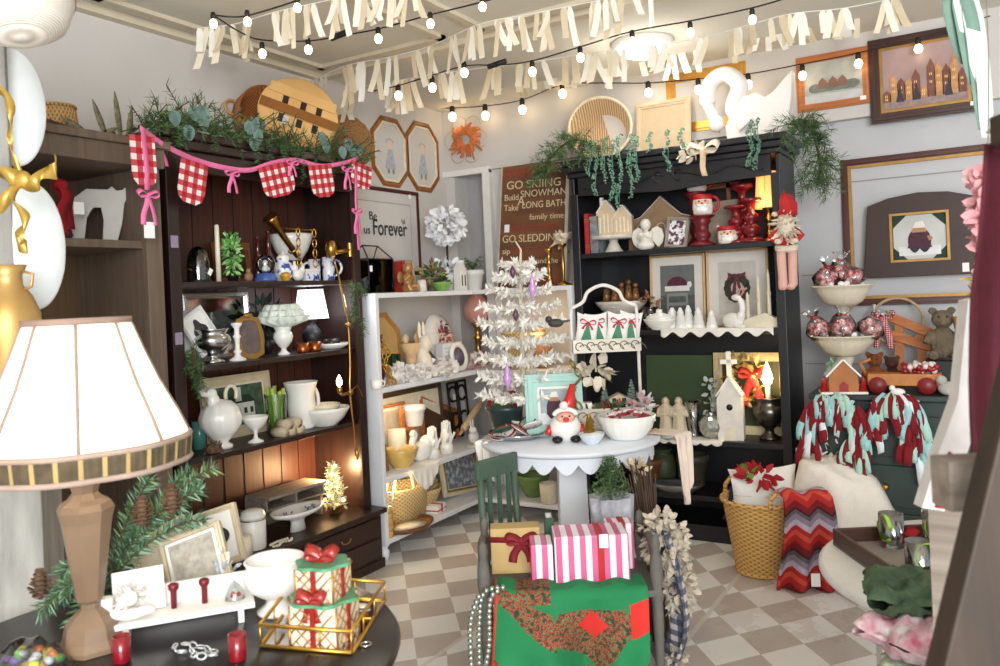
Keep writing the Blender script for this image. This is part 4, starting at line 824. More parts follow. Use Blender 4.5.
for q in range(9): m.tube([V((r*(q+1)/9*cos(a), r*(q+1)/9*sin(a), .004*(1 if (q+j) % 2 else -1))) for j, a in enumerate([2*pi*i/36 for i in range(36)])], r/14, 5, closed=True, M=R1)
m.lathe([(0, -.004), (r, -.004), (r, .004), (0, .004)], 32, M=R1); solo(m, 'woven_mat', 'round coiled woven mat leaning at the far end of the hutch top', 'mat', weave_mat('mat_tan', (130, 88, 46), (196, 146, 90), 60, 60, radial=False), p, rot=(-.2, .1, radians(70)))
# --- on and in the tan cabinet
p = onx(56, 108, -3.0); p.z = 2.076; k = k_(p)
wk = weave_mat('wicker', (110, 74, 36), (206, 164, 104))
m = MB(); m.lathe(sc([(0, 0), (.95, 0), (1, .1), (.82, .9), (.75, 1), (0, 1)], 44*k, 36*k), 32); m.tube(arc((0, 0, 36*k), 17*k, 0, 2*pi, 24, 'xy')[:-1], .008, 6, closed=True); solo(m, 'wicker_basket', 'wicker basket upside down on top of the tan cabinet', 'basket', wk, p, .3)
p = onx(92, 122, -2.9); p.z = 2.076; k = k_(p); t = T('feather_hat_band', 'brown leather strap with spotted feathers on top of the tan cabinet', 'feathers', p, LEFT)
MB().band(spline([(-.28, -.05, .05), (-.15, -.03, .035), (0, 0, .02), (.1, 0, .04)], 6), .035, (0, .4, 1)).build('strap', mat('leather', (74, 40, 30), .5), t, solid=.004); MB().band(spline([(-.26, .05, .09), (-.1, .05, .05), (.05, .02, .03)], 6), .03, (0, .4, 1)).build('strap', mat('leather'), t, solid=.004)
for x, a, h_ in ((.06, -.35, .16), (.12, -.1, .2), (.15, .15, .15), (0, -1.1, .14), (.02, 1., .1)):
    m = MB(); m.band([V((x+sin(a)*h_*q, 0, .02+cos(a)*h_*q)) for q in (0, .2, .5, .8, 1)], [.004, .022, .028, .02, .002], (cos(a), 0, -sin(a))); m.build('feather', mat('feather', (90, 84, 66), .8, col2=(150, 140, 112), scale=60), t, solid=.001)
p = col_x(101, -2.92, 1.691); k = k_(p); W = 27*k
bear = [(-.95, 0), (-.55, 0), (-.42, .45), (-.2, .62), (.05, .62), (.12, .4), (.05, 0), (.55, 0), (.75, .35), (.85, .7), (.95, .78), (1.05, .95), (.95, 1.0), (.8, .94), (.6, .92), (.45, 1.0), (.3, .94), (-.4, .95), (-.8, .8), (-.98, .45)]
o = solo(MB().prism([(x*W, z*57*k) for x, z in bear], -.012, .012), 'bear_cutout', 'white wooden bear cutout standing inside the tan cabinet', 'bear cutout', mat('bear_white', (204, 200, 192), .6, var=.05), p, LEFT-.6, bev=.003)
p = col_x(64, -2.86, 1.693); k = k_(p); m = MB(); m.band(spline([(0, 0, 56*k), (4*k, -2*k, 44*k), (-2*k, 0, 26*k), (4*k, 0, 4*k)], 6), [10*k]*2+[13*k]*17, (1, .2, 0)); m.band(spline([(0, .03, 56*k), (8*k, .03, 40*k), (10*k, .02, 12*k)], 6), 12*k, (1, .2, 0)); m.ball((0, .01, 56*k), (7*k, 6*k, 5*k)); m.bb(-6*k, 8*k, .0, .03, 0, 10*k, 1); t = solo(m, 'scarf', 'dark red knit scarf hanging beside the white bear cutout', 'scarf', [clothred, black], p, LEFT, solid=.006)
MB().bb(-.02, .02, -.001, .001, -.045, 0).build('price_tag', tagm, t, loc=(12*k, -.03, 38*k))
p = col_x(40, -2.85, .901); p = col_x(52, -3.0, 1.25)
# --- left wall hangings
for px, py, w, h, lab, g_ in ((392, 187, 37, 70, 'octagonal wood frame with beige print nearest the woven mat', 0), (424.5, 192, 33, 70, 'octagonal wood frame of a girl in blue nearest the room corner', 1)):
    p = onx(px, py, XL+.003); frame('octagonal_picture', lab, p, w, h, grain('octagon_wood', (128, 78, 40), (164, 106, 58), 'Z', .4), .042, LEFT, 0., 'octagonal frames on the wall', matw=.028, matm=mat('mount_tan', (206, 190, 166), .7), pic=mat('print_paper', (212, 208, 200), .8, var=.05), art=art_girl, shape='oct', lip=cream, cat='picture')
def art_forever(w, h):
    m = MB(); m.ring(rect(-w*.49, w*.49, h*.02, h*.98), rect(-w*.485, w*.485, h*.027, h*.973), -.001, 0); m.ball((w*.36, -.001, h*.68), (w*.03, .001, h*.035)); leaves(m, (w*.36, -.002, h*.68), (w*.04, .001, h*.05), 12, w*.03); return m, [mat('print_line', (150, 130, 116), .8)]
p = onx(385, 275, XL+.003); t = frame('picture', 'mahogany framed lettered print hanging above the white shelves', p, 78, 88, mat('mahogany', (78, 34, 26), .35, var=.15), .026, LEFT, 0., matw=.06, matm=mat('mount_stone', (206, 200, 186), .8), pic=mat('print_stone', (200, 194, 180), .8), art=art_forever, cat='picture', tagged=None)
W_, H_ = wide(p, LEFT, 78), 88*k_(p); ltr = mat('print_ink', (58, 58, 62), .8)
text('Forever', .14, ltr, t, (W_*.09, -.002, H_*.53), bold=.0012, sx=.78); text('Be', .075, ltr, t, (-W_*.12, -.002, H_*.66)); text('us', .075, ltr, t, (-W_*.20, -.002, H_*.5))
MB().add([(.016*cos(q*pi/8), -.008, .016*sin(q*pi/8)) for q in range(16)], [tuple(range(16))]).build('price_tag', tagm, t, loc=(W_*.36, -.002, H_*.93))
p = ony(467, 140, 4.70); k = k_(p); t = T('raffia_wreath', 'orange raffia star shaped wreath with wire swirls near the ceiling corner', 'wreath', p, 0)
m = MB()
for q in range(46): a = q*2*pi/46*3; r0 = rnd.uniform(4, 9)*k; r1 = rnd.uniform(13, 21)*k*(1.15 if q % 4 == 0 else .9); m.band(bez((r0*cos(a), -.01, r0*sin(a)), (r1*.6*cos(a+.5), -.03, r1*.6*sin(a+.5)), (r1*cos(a+.2), -.015, r1*sin(a+.2)), 4), .018, (sin(a), .6, -cos(a)))
m.build('raffia', mat('raffia_orange', (222, 130, 70), .7, var=.25), t, solid=.002); m = MB()
for q in range(6): a = q*1.05+2; m.tube(arc((16*k*cos(a), -.02, 16*k*sin(a)), 9*k, 0, 5.4, 14), .002, 4)
m.build('wire_swirl', mat('wire_gold', (196, 160, 110), .4, .6), t)
# ================================================================ things on the white shelves
def moss(mb, c, r, n=120, s=.02, mi=(0, 1)): leaves(mb, c, r, n, s, mi, .4, .3)
# --- top
p = at(372, 'w1', .0); k = k_(p); t = T('terrarium', 'black metal framed glass terrarium house on the white shelf top', 'terrarium', p, LEFT)
w, h, d = .22, 34*k, .15; m = MB()
cn = [(-w/2, -d/2), (w/2, -d/2), (w/2, d/2), (-w/2, d/2)]
for i in range(4):
    a, b = cn[i], cn[(i+1) % 4]; m.tube([(*a, 0), (*a, h)], .004, 5); m.tube([(*a, h), (*b, h)], .004, 5); m.tube([(*a, .004), (*b, .004)], .004, 5); m.tube([(*a, h), (-w*.3 if a[0] < 0 else w*.3, 0, h+14*k)], .004, 5)
m.tube([(-w*.3, 0, h+14*k), (w*.3, 0, h+14*k)], .004, 5); m.bb(-w/2, w/2, -d/2, d/2, 0, .006); m.build('frame', black, t)
m = MB(); m.bb(-w/2, w/2, -d/2, -d/2+.002, .006, h); m.bb(-w/2, w/2, d/2-.002, d/2, .006, h); m.bb(-w/2, -w/2+.002, -d/2, d/2, .006, h); m.bb(w/2-.002, w/2, -d/2, d/2, .006, h); m.add([(-w/2, -d/2, h), (w/2, -d/2, h), (w*.3, 0, h+14*k), (-w*.3, 0, h+14*k)], [(0, 1, 2, 3)]); m.build('glass', glass_mat('pane_glass', (245, 248, 248), .03, .98), t)
m = MB(); moss(m, (0, 0, .02), (w*.4, d*.4, .03), 140); m.build('moss', [green, dgreen], t); m = MB()
for q in range(3): m.bb(-.07+q*.05, -.035+q*.05, .0, .03, .008, .09+.01*q)
m.build('paper_roll', spots_mat('print_roll', [(0, (60, 66, 66)), (.45, (90, 110, 110)), (.6, (190, 190, 184)), (1, (220, 214, 206))], 30), t); tagged(t, (-w*.42, -d/2-.004, h*.8), .022)
bx = at(397, 'w1', .02)
book('book', 'thick dark red book standing beside the black glass terrarium', at(392, 'w1', .04), .14, .2, .042, mat('book_red', (150, 42, 34), .6, var=.12), LEFT, 'books on the white shelf', spine=gilt)
book('book', 'bright red book between the dark red and the tan book', at(404.5, 'w1', .04), .13, .19, .03, mat('book_red2', (178, 50, 40), .6), LEFT, 'books on the white shelf', spine=gilt)
book('book', 'tan book at the end of the red books on the white shelf', at(414, 'w1', .04), .13, .19, .022, mat('book_tan', (190, 162, 126), .6), LEFT, 'books on the white shelf')
p = at(408, 'w1', .15); k = k_(p); t = T('cherub', 'seated gold cherub figurine in front of the red books', 'figurine', p, LEFT); m = MB()
m.ball((0, 0, 12*k), (5*k, 4.5*k, 7*k)); m.ball((0, -1*k, 24*k), (5*k, 5*k, 5.5*k)); m.ball((0, 0, 4*k), (7*k, 6*k, 5*k))
for s in (-1, 1): m.tube([(s*4*k, 0, 6*k), (s*7*k, -7*k, 6*k), (s*6*k, -9*k, 1*k)], [3*k, 2.4*k, 1.8*k], 8); m.tube([(s*4*k, 0, 16*k), (s*7*k, -3*k, 12*k), (s*3*k, -6*k, 17*k)], [2.4*k, 2*k, 1.6*k], 8)
m.build('body', mat('cherub_gold', (176, 136, 84), .4, .4, var=.15), t, remesh=.0035); m = MB()
for s in (-1, 1): m.ball((s*6*k, 4*k, 15*k), (5*k, 1.2*k, 6*k), 0, M=None)
m.build('wings', mat('cherub_gold'), t)
p = at(422, 'w1', .17); candle('votive_candle', 'small clear glass votive beside the gold cherub figurine', p, 10, 12, mat('votive', (222, 214, 206), .2))
p = at(434, 'w1', .06); k = k_(p); m = MB(); moss(m, (0, 0, 16*k), (13*k, 9*k, 12*k), 150, 7*k, (0, 1, 2)); m.lathe(sc(P_POT, 16*k, 9*k), 16, 3); solo(m, 'moss_planter', 'pot of moss and brown dried leaves beside the white house lantern', 'plant', [green, mat('moss_brown', (122, 92, 60), .8), mat('moss_yellow', (150, 150, 84), .8), greyw], p, LEFT)
p = at(442, 'w1', .15); k = k_(p); t = T('succulent_bowl', 'low green glazed bowl of moss in front of the moss planter', 'bowl', p, LEFT); lpart('bowl', t, P_BOWL, 20*k, 9*k, mat('glaze_green', (120, 170, 80), .3)); m = MB(); moss(m, (0, 0, 9*k), (8*k, 8*k, 5*k), 70, 5*k); m.build('moss', [green, mat('moss_brown')], t)
p = at(449, 'w1', .02); k = k_(p); t = T('flower_topiary', 'round white paper flower ball on a thin stem', 'flower topiary', p, LEFT)
lpart('pot', t, P_POT, 18*k, 14*k, white); MB().tube([(0, 0, 10*k), (0, 0, 56*k)], 1.2*k, 6).build('stem', black, t); m = MB(); wf = mat('petal_white', (242, 242, 244), .7, var=.03)
leaves(m, (0, 0, 66*k), (15*k, 15*k, 15*k), 340, 9*k, (0,), .75, 0, .8); m.build('flower_ball', wf, t); m = MB(); leaves(m, (0, 0, 20*k), (11*k, 9*k, 8*k), 60, 10*k, (0,), .5, .2, .7); m.build('lower_blooms', wf, t)
p = at(461, 'w1', .14); k = k_(p); t = T('house_lantern', 'white metal house lantern with tall windows on the white shelf', 'lantern', p, LEFT); m = MB(); w, h = .075, 22*k; m.prism(house_poly(w, h*1.25, .25), -.025, .025); m.build('house', white, t); m = MB()
for x in (-.018, .016): m.bb(x-.006, x+.006, -.027, -.0255, h*.2, h*.7)
m.build('windows', mat('window_dark', (90, 86, 82)), t)
p = at(474, 'w1', .1); k = k_(p); t = T('potted_fern', 'green fern in a white pot at the corner of the white shelf', 'plant', p, LEFT); lpart('pot', t, P_POT, 22*k, 20*k, white); m = MB()
for q in range(26): a = rnd.uniform(0, 2*pi); e = V((cos(a)*rnd.uniform(8, 15)*k, sin(a)*11*k, rnd.uniform(14, 34)*k)); needles(m, bez((0, 0, 19*k), (e.x*.4, e.y*.4, 34*k), e, 4), 26, .016, .004, (0, 1), .5)
m.build('fronds', [pinegreen, darkpine], t)
# unit by the back wall: sign, lotus candlestick
sg = mat('sign_brown', (74, 46, 32), .7, col2=(130, 84, 50), scale=4, stretch=(.4, 1, 3)); p = ony(531, 290, 4.56); p.z = 1.461
k = k_(p); W, H_ = .385, .70; t = T('lettered_sign', 'brown wooden sign of snowy pastimes in cream and rust lettering', 'sign', p, rot=(-.12, .03, .04)); t.scale = (1.22, 1.2, 1.16)
MB().bb(-W/2, W/2, -.012, .012, 0, H_).build('board', sg, t, bev=.002); MB().bb(W/2, W/2+.018, -.018, .014, 0, H_).build('edge_trim', mat('sign_edge', (198, 188, 170), .6), t); MB().bb(-W/2-.006, -W/2, -.015, .014, 0, H_).build('edge_trim', mat('sign_edge'), t)
lc, lr = mat('letter_cream', (216, 196, 160), .7), mat('letter_rust', (150, 52, 36), .7)
for s_, sz, z, m_, al, x, sx in (('SNOW DAY', .072, .655, lr, 'CENTER', 0, .95), ('GO SKIING', .066, .585, lc, 'CENTER', 0, 1.0), ('Build', .05, .515, lc, 'CENTER', -.13, .9), ('SNOWMAN', .056, .53, lc, 'CENTER', .06, .92), ('Take', .05, .455, lc, 'CENTER', -.13, .9), ('A', .075, .49, lc, 'CENTER', -.07, .9), ('LONG BATH', .054, .465, lc, 'CENTER', .065, .85), ('family time', .046, .395, lc, 'RIGHT', .185, 1.), ('MAKE COOKIES', .042, .335, lr, 'CENTER', 0, 1.05), ('GO SLEDDING', .060, .275, lc, 'CENTER', 0, .9), ('sip', .045, .205, lc, 'CENTER', -.15, 1), ('HOT COCOA', .062, .205, lr, 'CENTER', .05, .9), ('snuggle around the', .044, .145, lc, 'CENTER', 0, .95), ('FIREPLACE', .05, .09, lc, 'CENTER', 0, 1), ('NAP', .07, .035, lr, 'CENTER', .1, 1)):
    text(s_, sz, m_, t, (x, -.0135, z), align=al, sx=sx)
tagged(t, (-.15, -.016, .36), .03)
p = at(564, 'v1', .04); k = k_(p); t = T('lotus_candlestick', 'tall brass candlestick topped by a white lotus glass cup', 'candlestick', p, 0); lpart('stem', t, [(0, 0), (1, 0), (1, .04), (.3, .08), (.16, .14), (.2, .5), (.14, .9), (.5, .97), (.5, 1), (0, 1)], 18*k, 42*k, brass); m = MB(); leaves(m, (0, 0, 46*k), (6*k, 6*k, 5*k), 34, 9*k, (0,), .4, .9, .6); m.lathe(sc(P_BOWL, 18*k, 10*k), 16, c=(0, 0, 42*k)); m.build('lotus_cup', mat('lotus', (222, 206, 186), .3, var=.1), t)
stick('candlestick', 'plain short brass candlestick at the foot of the wooden sign', at(550, 'v1', .1), 12, 38, brass)
# --- second shelf
p = at(384, 'w2', -.14); frame('octagonal_tray', 'octagonal honey wood tray leaning inside the white shelf', p, 44, 66, mat('honey_wood', (190, 138, 72), .45, var=.15), .03, LEFT, .1, pic=mat('honey_panel', (212, 172, 110), .5, var=.12, scale=6), shape='oct', cat='tray')
p = at(376, 'w2', .08); k = k_(p); t = T('gold_chain_plant', 'maroon bud vase draped with coiled gold chain beside green books', 'vase', p, LEFT); lpart('vase', t, P_VASE, 22*k, 36*k, dred); m = MB(); chain(m, spline([(4*k, -6*k, 44*k), (8*k, -11*k, 34*k), (2*k, -12*k, 22*k), (10*k, -11*k, 12*k), (4*k, -12*k, 1*k)], 5), 3.6*k, .9*k); chain(m, spline([(-3*k, -6*k, 44*k), (-5*k, -12*k, 30*k), (1*k, -13*k, 16*k), (12*k, -14*k, 3*k)], 5), 3.6*k, .9*k); m.build('gold_chain', mat('chain_yellow', (206, 160, 62), .35, .7), t); m = MB(); leaves(m, (0, 0, 44*k), (7*k, 6*k, 6*k), 40, 6*k); m.build('buds', mat('bud', (112, 44, 54), .7), t)
for px, lab in ((394, 'dark green book nearest the coiled gold chain'), (400, 'dark green book nearest the tan woven figurine')): book('book', lab, at(px, 'w2', -.02), .1, .15, .022, mat('book_green', (40, 74, 44), .6), LEFT, 'green books on the white shelf')
p = at(413, 'w2', .05); k = k_(p); t = T('basket_figurine', 'tan carved goose basket figurine beside the cream bunny', 'figurine', p, LEFT); m = MB(); m.lathe(sc([(0, 0), (.7, 0), (.75, .1), (.5, .45), (.55, .6), (1, .95), (.9, 1), (0, .7)], 25*k, 36*k), 20, flute=(8, .05)); m.build('body', mat('cane_tan', (214, 178, 130), .6, var=.15), t)
m = MB()
for s in (-1, 1): MB().ball((s*9*k, 0, 40*k), (4*k, 3*k, 5*k)).tube([(s*9*k, 0, 34*k), (s*9*k, 0, 40*k)], 2.6*k, 8).build('head', mat('cane_tan'), t)
p = at(425, 'w2', .12); k = k_(p); m = MB(); m.ball((0, 0, 14*k), (9*k, 8*k, 14*k)); m.ball((0, -2*k, 34*k), (7*k, 7*k, 9*k)); m.ball((-2*k, 0, 22*k), (7*k, 6*k, 10*k))
for s in (-1, 1): m.ball((s*3.5*k, 2*k, 48*k), (2.4*k, 1.8*k, 9*k)); m.ball((s*6*k, -7*k, 4*k), (3.5*k, 5*k, 3.5*k))
o = blob(m, 'bunny_figurine', mat('bunny_cream', (230, 218, 198), .5, var=.06), None, .004, p, (0, 0, LEFT)); tag(o, 'upright cream bunny figurine in front of the floral plates', 'figurine')
for px, py, r, lab, d in ((446, 352, 24, 'dinner plate with red floral spray standing foremost on the white shelf', .0), (434, 353, 20, 'scalloped tan plate standing half behind the red floral plate', -.09)):
    p = at(px, 'w2', d, .07); k = k_(p); r *= k; t = T('plate', lab, 'plate', p, LEFT, rot=(-.2, 0, LEFT)); MB().lathe([(0, .004), (r*.65, .004), (r, -.01), (r, -.014), (r*.65, 0), (0, 0)], 40, M=Matrix.Translation((0, 0, r)) @ Matrix.Rotation(pi/2, 4, 'X'), flute=(14, .015)).build('plate', mat('plate_ivory' if d == 0 else 'plate_tan', (232, 228, 222) if d == 0 else (204, 184, 148), .3), t)
    if d == 0:
        m = MB(); leaves(m, (r*.1, -.008, r*1.02), (r*.5, .001, r*.22), 30, r*.3, (0,)); leaves(m, (r*.15, -.009, r*1.4), (r*.25, .001, r*.2), 14, r*.25, (1,)); m.build('floral_spray', [mat('spray_red', (176, 74, 60), .6), mat('spray_plum', (80, 60, 84), .6)], t)
        MB().box((0, 0, -.035), (r*1.2, .1, .07)).build('stand', whitem, t)
p = at(479, 'w2', -.02); k = k_(p); t = T('oil_lamp', 'brass oil lamp with a pink glass globe at the shelf corner', 'lamp', p, LEFT); lpart('stem', t, P_STICK, 20*k, 42*k, brass); lpart('globe', t, [(.4, 0), (.9, .15), (1, .4), (.8, .62), (.42, .75), (.46, .95), (.36, 1)], 27*k, 38*k, mat('pink_glass', (206, 150, 138), .25, var=.08), c=(0, 0, 41*k))
p = at(450, 'w2', .06); k = k_(p); t = T('letter_box', 'pale grey box with printed script behind the round purple frame', 'box', p, LEFT); MB().bb(-.11, .11, -.03, .03, 0, 29*k).build('box', mat('box_pale', (216, 220, 224), .6, var=.05), t, bev=.003); m = MB(); [m.bb(-.09, -.09+rnd.uniform(.1, .17), -.0315, -.03, q*k, (q+.8)*k) for q in (8, 12, 16, 20, 24)]; m.build('printed_lines', mat('ink_grey', (170, 176, 184), .7), t)
p = at(462, 'w2', .13); k = k_(p); r = 15*k; t = T('round_picture', 'round white frame around a purple rose print', 'picture frame', p, rot=(-.2, 0, LEFT)); M1 = Matrix.Translation((0, 0, r)) @ Matrix.Rotation(pi/2, 4, 'X'); MB().lathe([(r*.62, 0), (r*.7, .012), (r*.95, .012), (r, 0), (r*.95, -.008), (r*.62, -.008)], 36, M=M1).build('frame', white, t); MB().lathe([(0, .002), (r*.64, .002), (0, .0021)], 30, M=M1).build('picture', spots_mat('rose_purple', [(0, (70, 56, 80)), (.5, (116, 100, 122)), (1, (170, 156, 168))], 22), t)
bq = mat('bisque', (232, 226, 220), .6, var=.05)
for px, d, s, lab in ((394, .1, 1.1, 'white bisque rose cluster nearest the coiled gold chain'), (408, .14, .9, 'white bisque rose cluster directly below the goose basket figurine'), (421, .16, .8, 'white bisque rose cluster at the feet of the cream bunny'), (434, .15, .9, 'white bisque rose cluster just right of the cream bunny'), (446, .17, .9, 'white bisque rose cluster touching the round purple frame')):
    p = at(px, 'w2', d); k = k_(p)*s; m = MB(); leaves(m, (0, 0, 8*k), (10*k, 8*k, 8*k), 70, 8*k, (0,), .6, .2, .9); m.ball((0, 0, 7*k), (8*k, 7*k, 7*k)); solo(m, 'bisque_flower', lab, 'ornament', bq, p, LEFT, 'bisque flowers on the white shelf')
for px, lab in ((377, 'tiny floral teacup at the front edge below the coiled gold chain'),): mug('teacup', lab, 'cup', at(px, 'w2', .17), 12, 9, white)
p = at(479, 'w2', .15); k = k_(p); m = MB(); leaves(m, (0, 0, 6*k), (12*k, 6*k, 6*k), 60, 7*k, (0, 1), .4, .2, .8); solo(m, 'flower_spray', 'small pink and white flower spray beside the round purple frame', 'flowers', [mat('flower_pink', (214, 160, 160), .7), bq], p, LEFT)
# --- third shelf
frame('framed_picture', 'long dark bronze frame at the back of the third white shelf', at(410, 'w3', -.15), 78, 62, mat('bronze', (84, 66, 44), .4, .3), .03, LEFT, .06, pic=cream)
frame('framed_picture', 'orange wood frame with cream mount leaning on the third white shelf', at(390, 'w3', -.08), 46, 56, owood, .02, LEFT, .12, matw=.02, pic=mat('photo_pale', (196, 180, 156), .5, var=.2))
frame('framed_picture', 'orange wood frame lying tilted behind the white rolling pin', at(443, 'w3', -.1), 40, 44, owood, .035, LEFT, .3, roll=.35, pic=mat('photo_dark', (90, 60, 40), .5, var=.3))
frame('framed_picture', 'small standing frame at the near edge of the third white shelf', at(384, 'w3', .08), 10, 28, gilt, .012, LEFT, .1, pic=mat('photo_grey', (120, 116, 110), .3, var=.3))
p = at(416, 'w3', -.02); k = k_(p); t = T('planter_stand', 'white cup planter raised on a rust red wooden post', 'planter', p, LEFT); MB().bb(-22*k, -17*k, -.01, .01, 0, 52*k).bb(-22*k, 12*k, -.02, .02, 0, .012).bb(-20*k, 10*k, -.012, .012, 28*k, 31*k).build('stand', owood, t); lpart('cup', t, P_POT, 24*k, 20*k, white, c=(0, 0, 31*k))
p = at(402, 'w3', .1); lth('candy_dish', 'amber pressed glass bowl on the third white shelf', 'bowl', p, P_BOWL, 34, 20, mat('amber_glass', (212, 178, 96), .2, var=.12, coat=.5), flute=(12, .05))
p = at(398, 'w3', .0); k = k_(p); m = MB(); m.lathe(sc(P_CYL, 18*k, 34*k), 18); solo(m, 'pillar_candle', 'wide cream pillar candle behind the amber pressed glass bowl', 'candle', cream, p, LEFT)
for px, d, h, lab in ((422, .1, 30, 'white china swan planter beside the amber glass bowl'),):
    p = at(px, 'w3', d); k = k_(p); m = MB(); m.ball((0, 0, 10*k), (15*k, 9*k, 10*k)); m.tube(spline([(-10*k, 0, 10*k), (-15*k, 0, 20*k), (-10*k, 0, 28*k), (-15*k, 0, 30*k)], 4), 3.4*k, 8); m.ball((9*k, 0, 17*k), (9*k, 7*k, 8*k)); o = blob(m, 'swan_planter', white, None, .005, p, (0, 0, LEFT)); tag(o, lab, 'planter')
for px, d, lab in ((433, .12, 'white praying hands sculpture closer to the china swan planter'), (447, .1, 'white praying hands sculpture closer to the wooden rolling pin')):
    p = at(px, 'w3', d); k = k_(p); m = MB()
    for s in (-1, 1):
        m.ball((s*3*k, 0, 15*k), (3.4*k, 5*k, 11*k))
        for q in range(4): m.tube([(s*2.4*k, (-3.2+2.1*q)*k, 20*k), (s*(1.8)*k, (-3.2+2.1*q)*k, (33-abs(q-1.5)*1.5)*k)], [1.5*k, 1*k], 6)
        m.tube([(s*4*k, -3*k, 12*k), (s*5*k, -7*k, 20*k)], [1.6*k, 1.1*k], 6)
    m.lathe([(0, 0), (7*k, 0), (6.4*k, 8*k), (5*k, 10*k), (0, 10*k)], 16); solo(m, 'hands_sculpture', lab, 'sculpture', white, p, LEFT, 'praying hands sculptures')
p = at(471, 'w3', .02); k = k_(p); t = T('rolling_pin', 'pale wooden rolling pin slanting against the shelf corner', 'rolling pin', p, rot=(0, -.0, LEFT)); a, b = V((-.12, -.02, 14*k)), V((.09, -.02, 34*k)); MB().tube([a, a.lerp(b, .05), a.lerp(b, .95), b], [.018, .024, .024, .018], 14).build('roller', mat('pin_wood', (206, 178, 138), .5, var=.1), t); d_ = (b-a).normalized()
for e, s in ((a, -1), (b, 1)): MB().tube([e, e+d_*s*.05], [.012, .009], 10).build('handle', tanw, t)
p = at(474, 'w3', .1); k = k_(p); m = MB(); m.ball((0, 0, 7*k), (7*k, 5*k, 7*k)); m.ball((-4*k, -2*k, 14*k), 4*k)
for s in (-1, 1): m.ball((-4*k+s*2*k, -1*k, 20*k), (1.2*k, 1*k, 5*k))
o = blob(m, 'bunny_figurine', white, None, .003, p, (0, 0, LEFT)); tag(o, 'small white bunny figurine on lace at the corner of the third shelf', 'figurine')
p = at(462, 'w3', -.13); k = k_(p); t = T('iron_scroll', 'black wrought iron scroll panel with a paper tag', 'iron panel', p, LEFT, rot=(-.08, 0, LEFT)); m = MB()
for s in (-1, 1):
    m.tube(arc((s*.055, 0, .30), .05, 0, 5.5, 18), .009, 6); m.tube(arc((s*.055, 0, .12), .05, 1, 6.8, 18), .009, 6); m.tube([(s*.01, 0, 0), (s*.01, 0, .38)], .009, 6); m.tube([(s*.11, 0, 0), (s*.11, 0, .38)], .009, 6)
m.tube([(-.11, 0, .38), (.11, 0, .38)], .009, 6); m.build('scroll', iron, t); tagged(t, (-.06, -.015, .3), .026)
p = at(425, 'w3', .21, .002); k = k_(p); lace = mat('lace', (236, 232, 224), .9, var=.05)
m = MB(); n = 40
def lf(u, v):
    x = (u-.5)*.26; dr = v*(.02+.11*(1-abs(2*u-1)**1.6))+.012*abs(sin(u*26))*v; return V((x, -.012-.004*sin(u*30)*v, .004-dr))
m.grid(lf, n, 10); m.bb(-.13, .13, -.012, .12, .001, .004); solo(m, 'lace_runner', 'scalloped white lace runner hanging over the edge of the third shelf', 'lace cloth', lace, p, LEFT, solid=.0015)
p = at(480, 'w3', .19, .002); k = k_(p); m = MB(); m.grid(lambda u, v: V(((u-.5)*.12+.02*v, -.03-.006*sin(u*14)*v, .006-v*(.10+.07*u))), 20, 10); m.bb(-.06, .06, -.03, .06, .001, .006); solo(m, 'lace_doily', 'white lace doily hanging off the shelf corner beside the pedestal table', 'lace cloth', lace, p, LEFT, solid=.0015)
# --- bottom shelf
p = at(404, 'w4', .02); k = k_(p); t = T('wicker_hamper', 'tall wicker handled basket tied with a cream ribbon on the bottom shelf', 'basket', p, LEFT); wk2 = weave_mat('wicker_pale', (150, 120, 74), (222, 196, 142), 45, 50)
lpart('body', t, [(0, 0), (.85, 0), (1, .9), (1.04, 1), (.9, 1), (.8, .1), (0, .08)], 46*k, 34*k, wk2, seg=32, M=Matrix.Diagonal((1.4, .9, 1, 1))); MB().tube(arc((0, 0, 30*k), 27*k, 0, pi, 16, ry=28*k), 1.8*k, 6).build('handle', wk2, t); m = MB(); m.band(spline([(-12*k, -.06, 52*k), (-2*k, -.075, 48*k), (4*k, -.08, 20*k), (2*k, -.085, 2*k)], 5), .04, (1, 0, .1)); m.band(spline([(-12*k, -.06, 52*k), (-24*k, -.06, 44*k), (-28*k, -.065, 26*k)], 5), .035, (1, 0, .4)); m.build('ribbon', mat('ribbon_cream', (238, 230, 212), .7), t, solid=.001)
p = at(421, 'w4', -.02); k = k_(p); t = T('round_basket', 'shallow tan basket of twigs beside the ribboned wicker hamper', 'basket', p, LEFT); lpart('bowl', t, P_BOWL, 44*k, 22*k, wk2, seg=32); m = MB()
for q in range(14): a = rnd.uniform(0, 6.3); m.tube([(0, 0, 14*k), (18*k*cos(a), 18*k*sin(a), rnd.uniform(22, 38)*k)], 1.6*k, 5)
m.build('twigs', tanw, t)
p = at(410, 'w4', .17); k = k_(p); t = T('tray', 'oval wood rimmed tray with cream centre on the bottom shelf', 'tray', p, LEFT); lpart('rim', t, [(0, 0), (.8, 0), (1, .6), (1, 1), (.8, .5), (0, .4)], 50*k, 6*k, wood, M=Matrix.Diagonal((1.2, .8, 1, 1))); lpart('centre', t, [(0, 0), (.72, 0), (0, .01)], 50*k, .5*k, cream, c=(0, 0, 3.4*k), M=Matrix.Diagonal((1.2, .8, 1, 1)))
p = at(389, 'w4', .16); k = k_(p); m = MB(); [m.lathe(sc([(0, 0), (1, 0), (.9, .5), (1, 1), (0, 1)], 10*k, 6*k), 14, c=(0, 0, 6*k*q)) for q in range(5)]; solo(m, 'spool_stack', 'stacked wooden beads post at the near end of the bottom white shelf', 'spools', mat('bead_wood', (206, 160, 92), .5), p, LEFT)
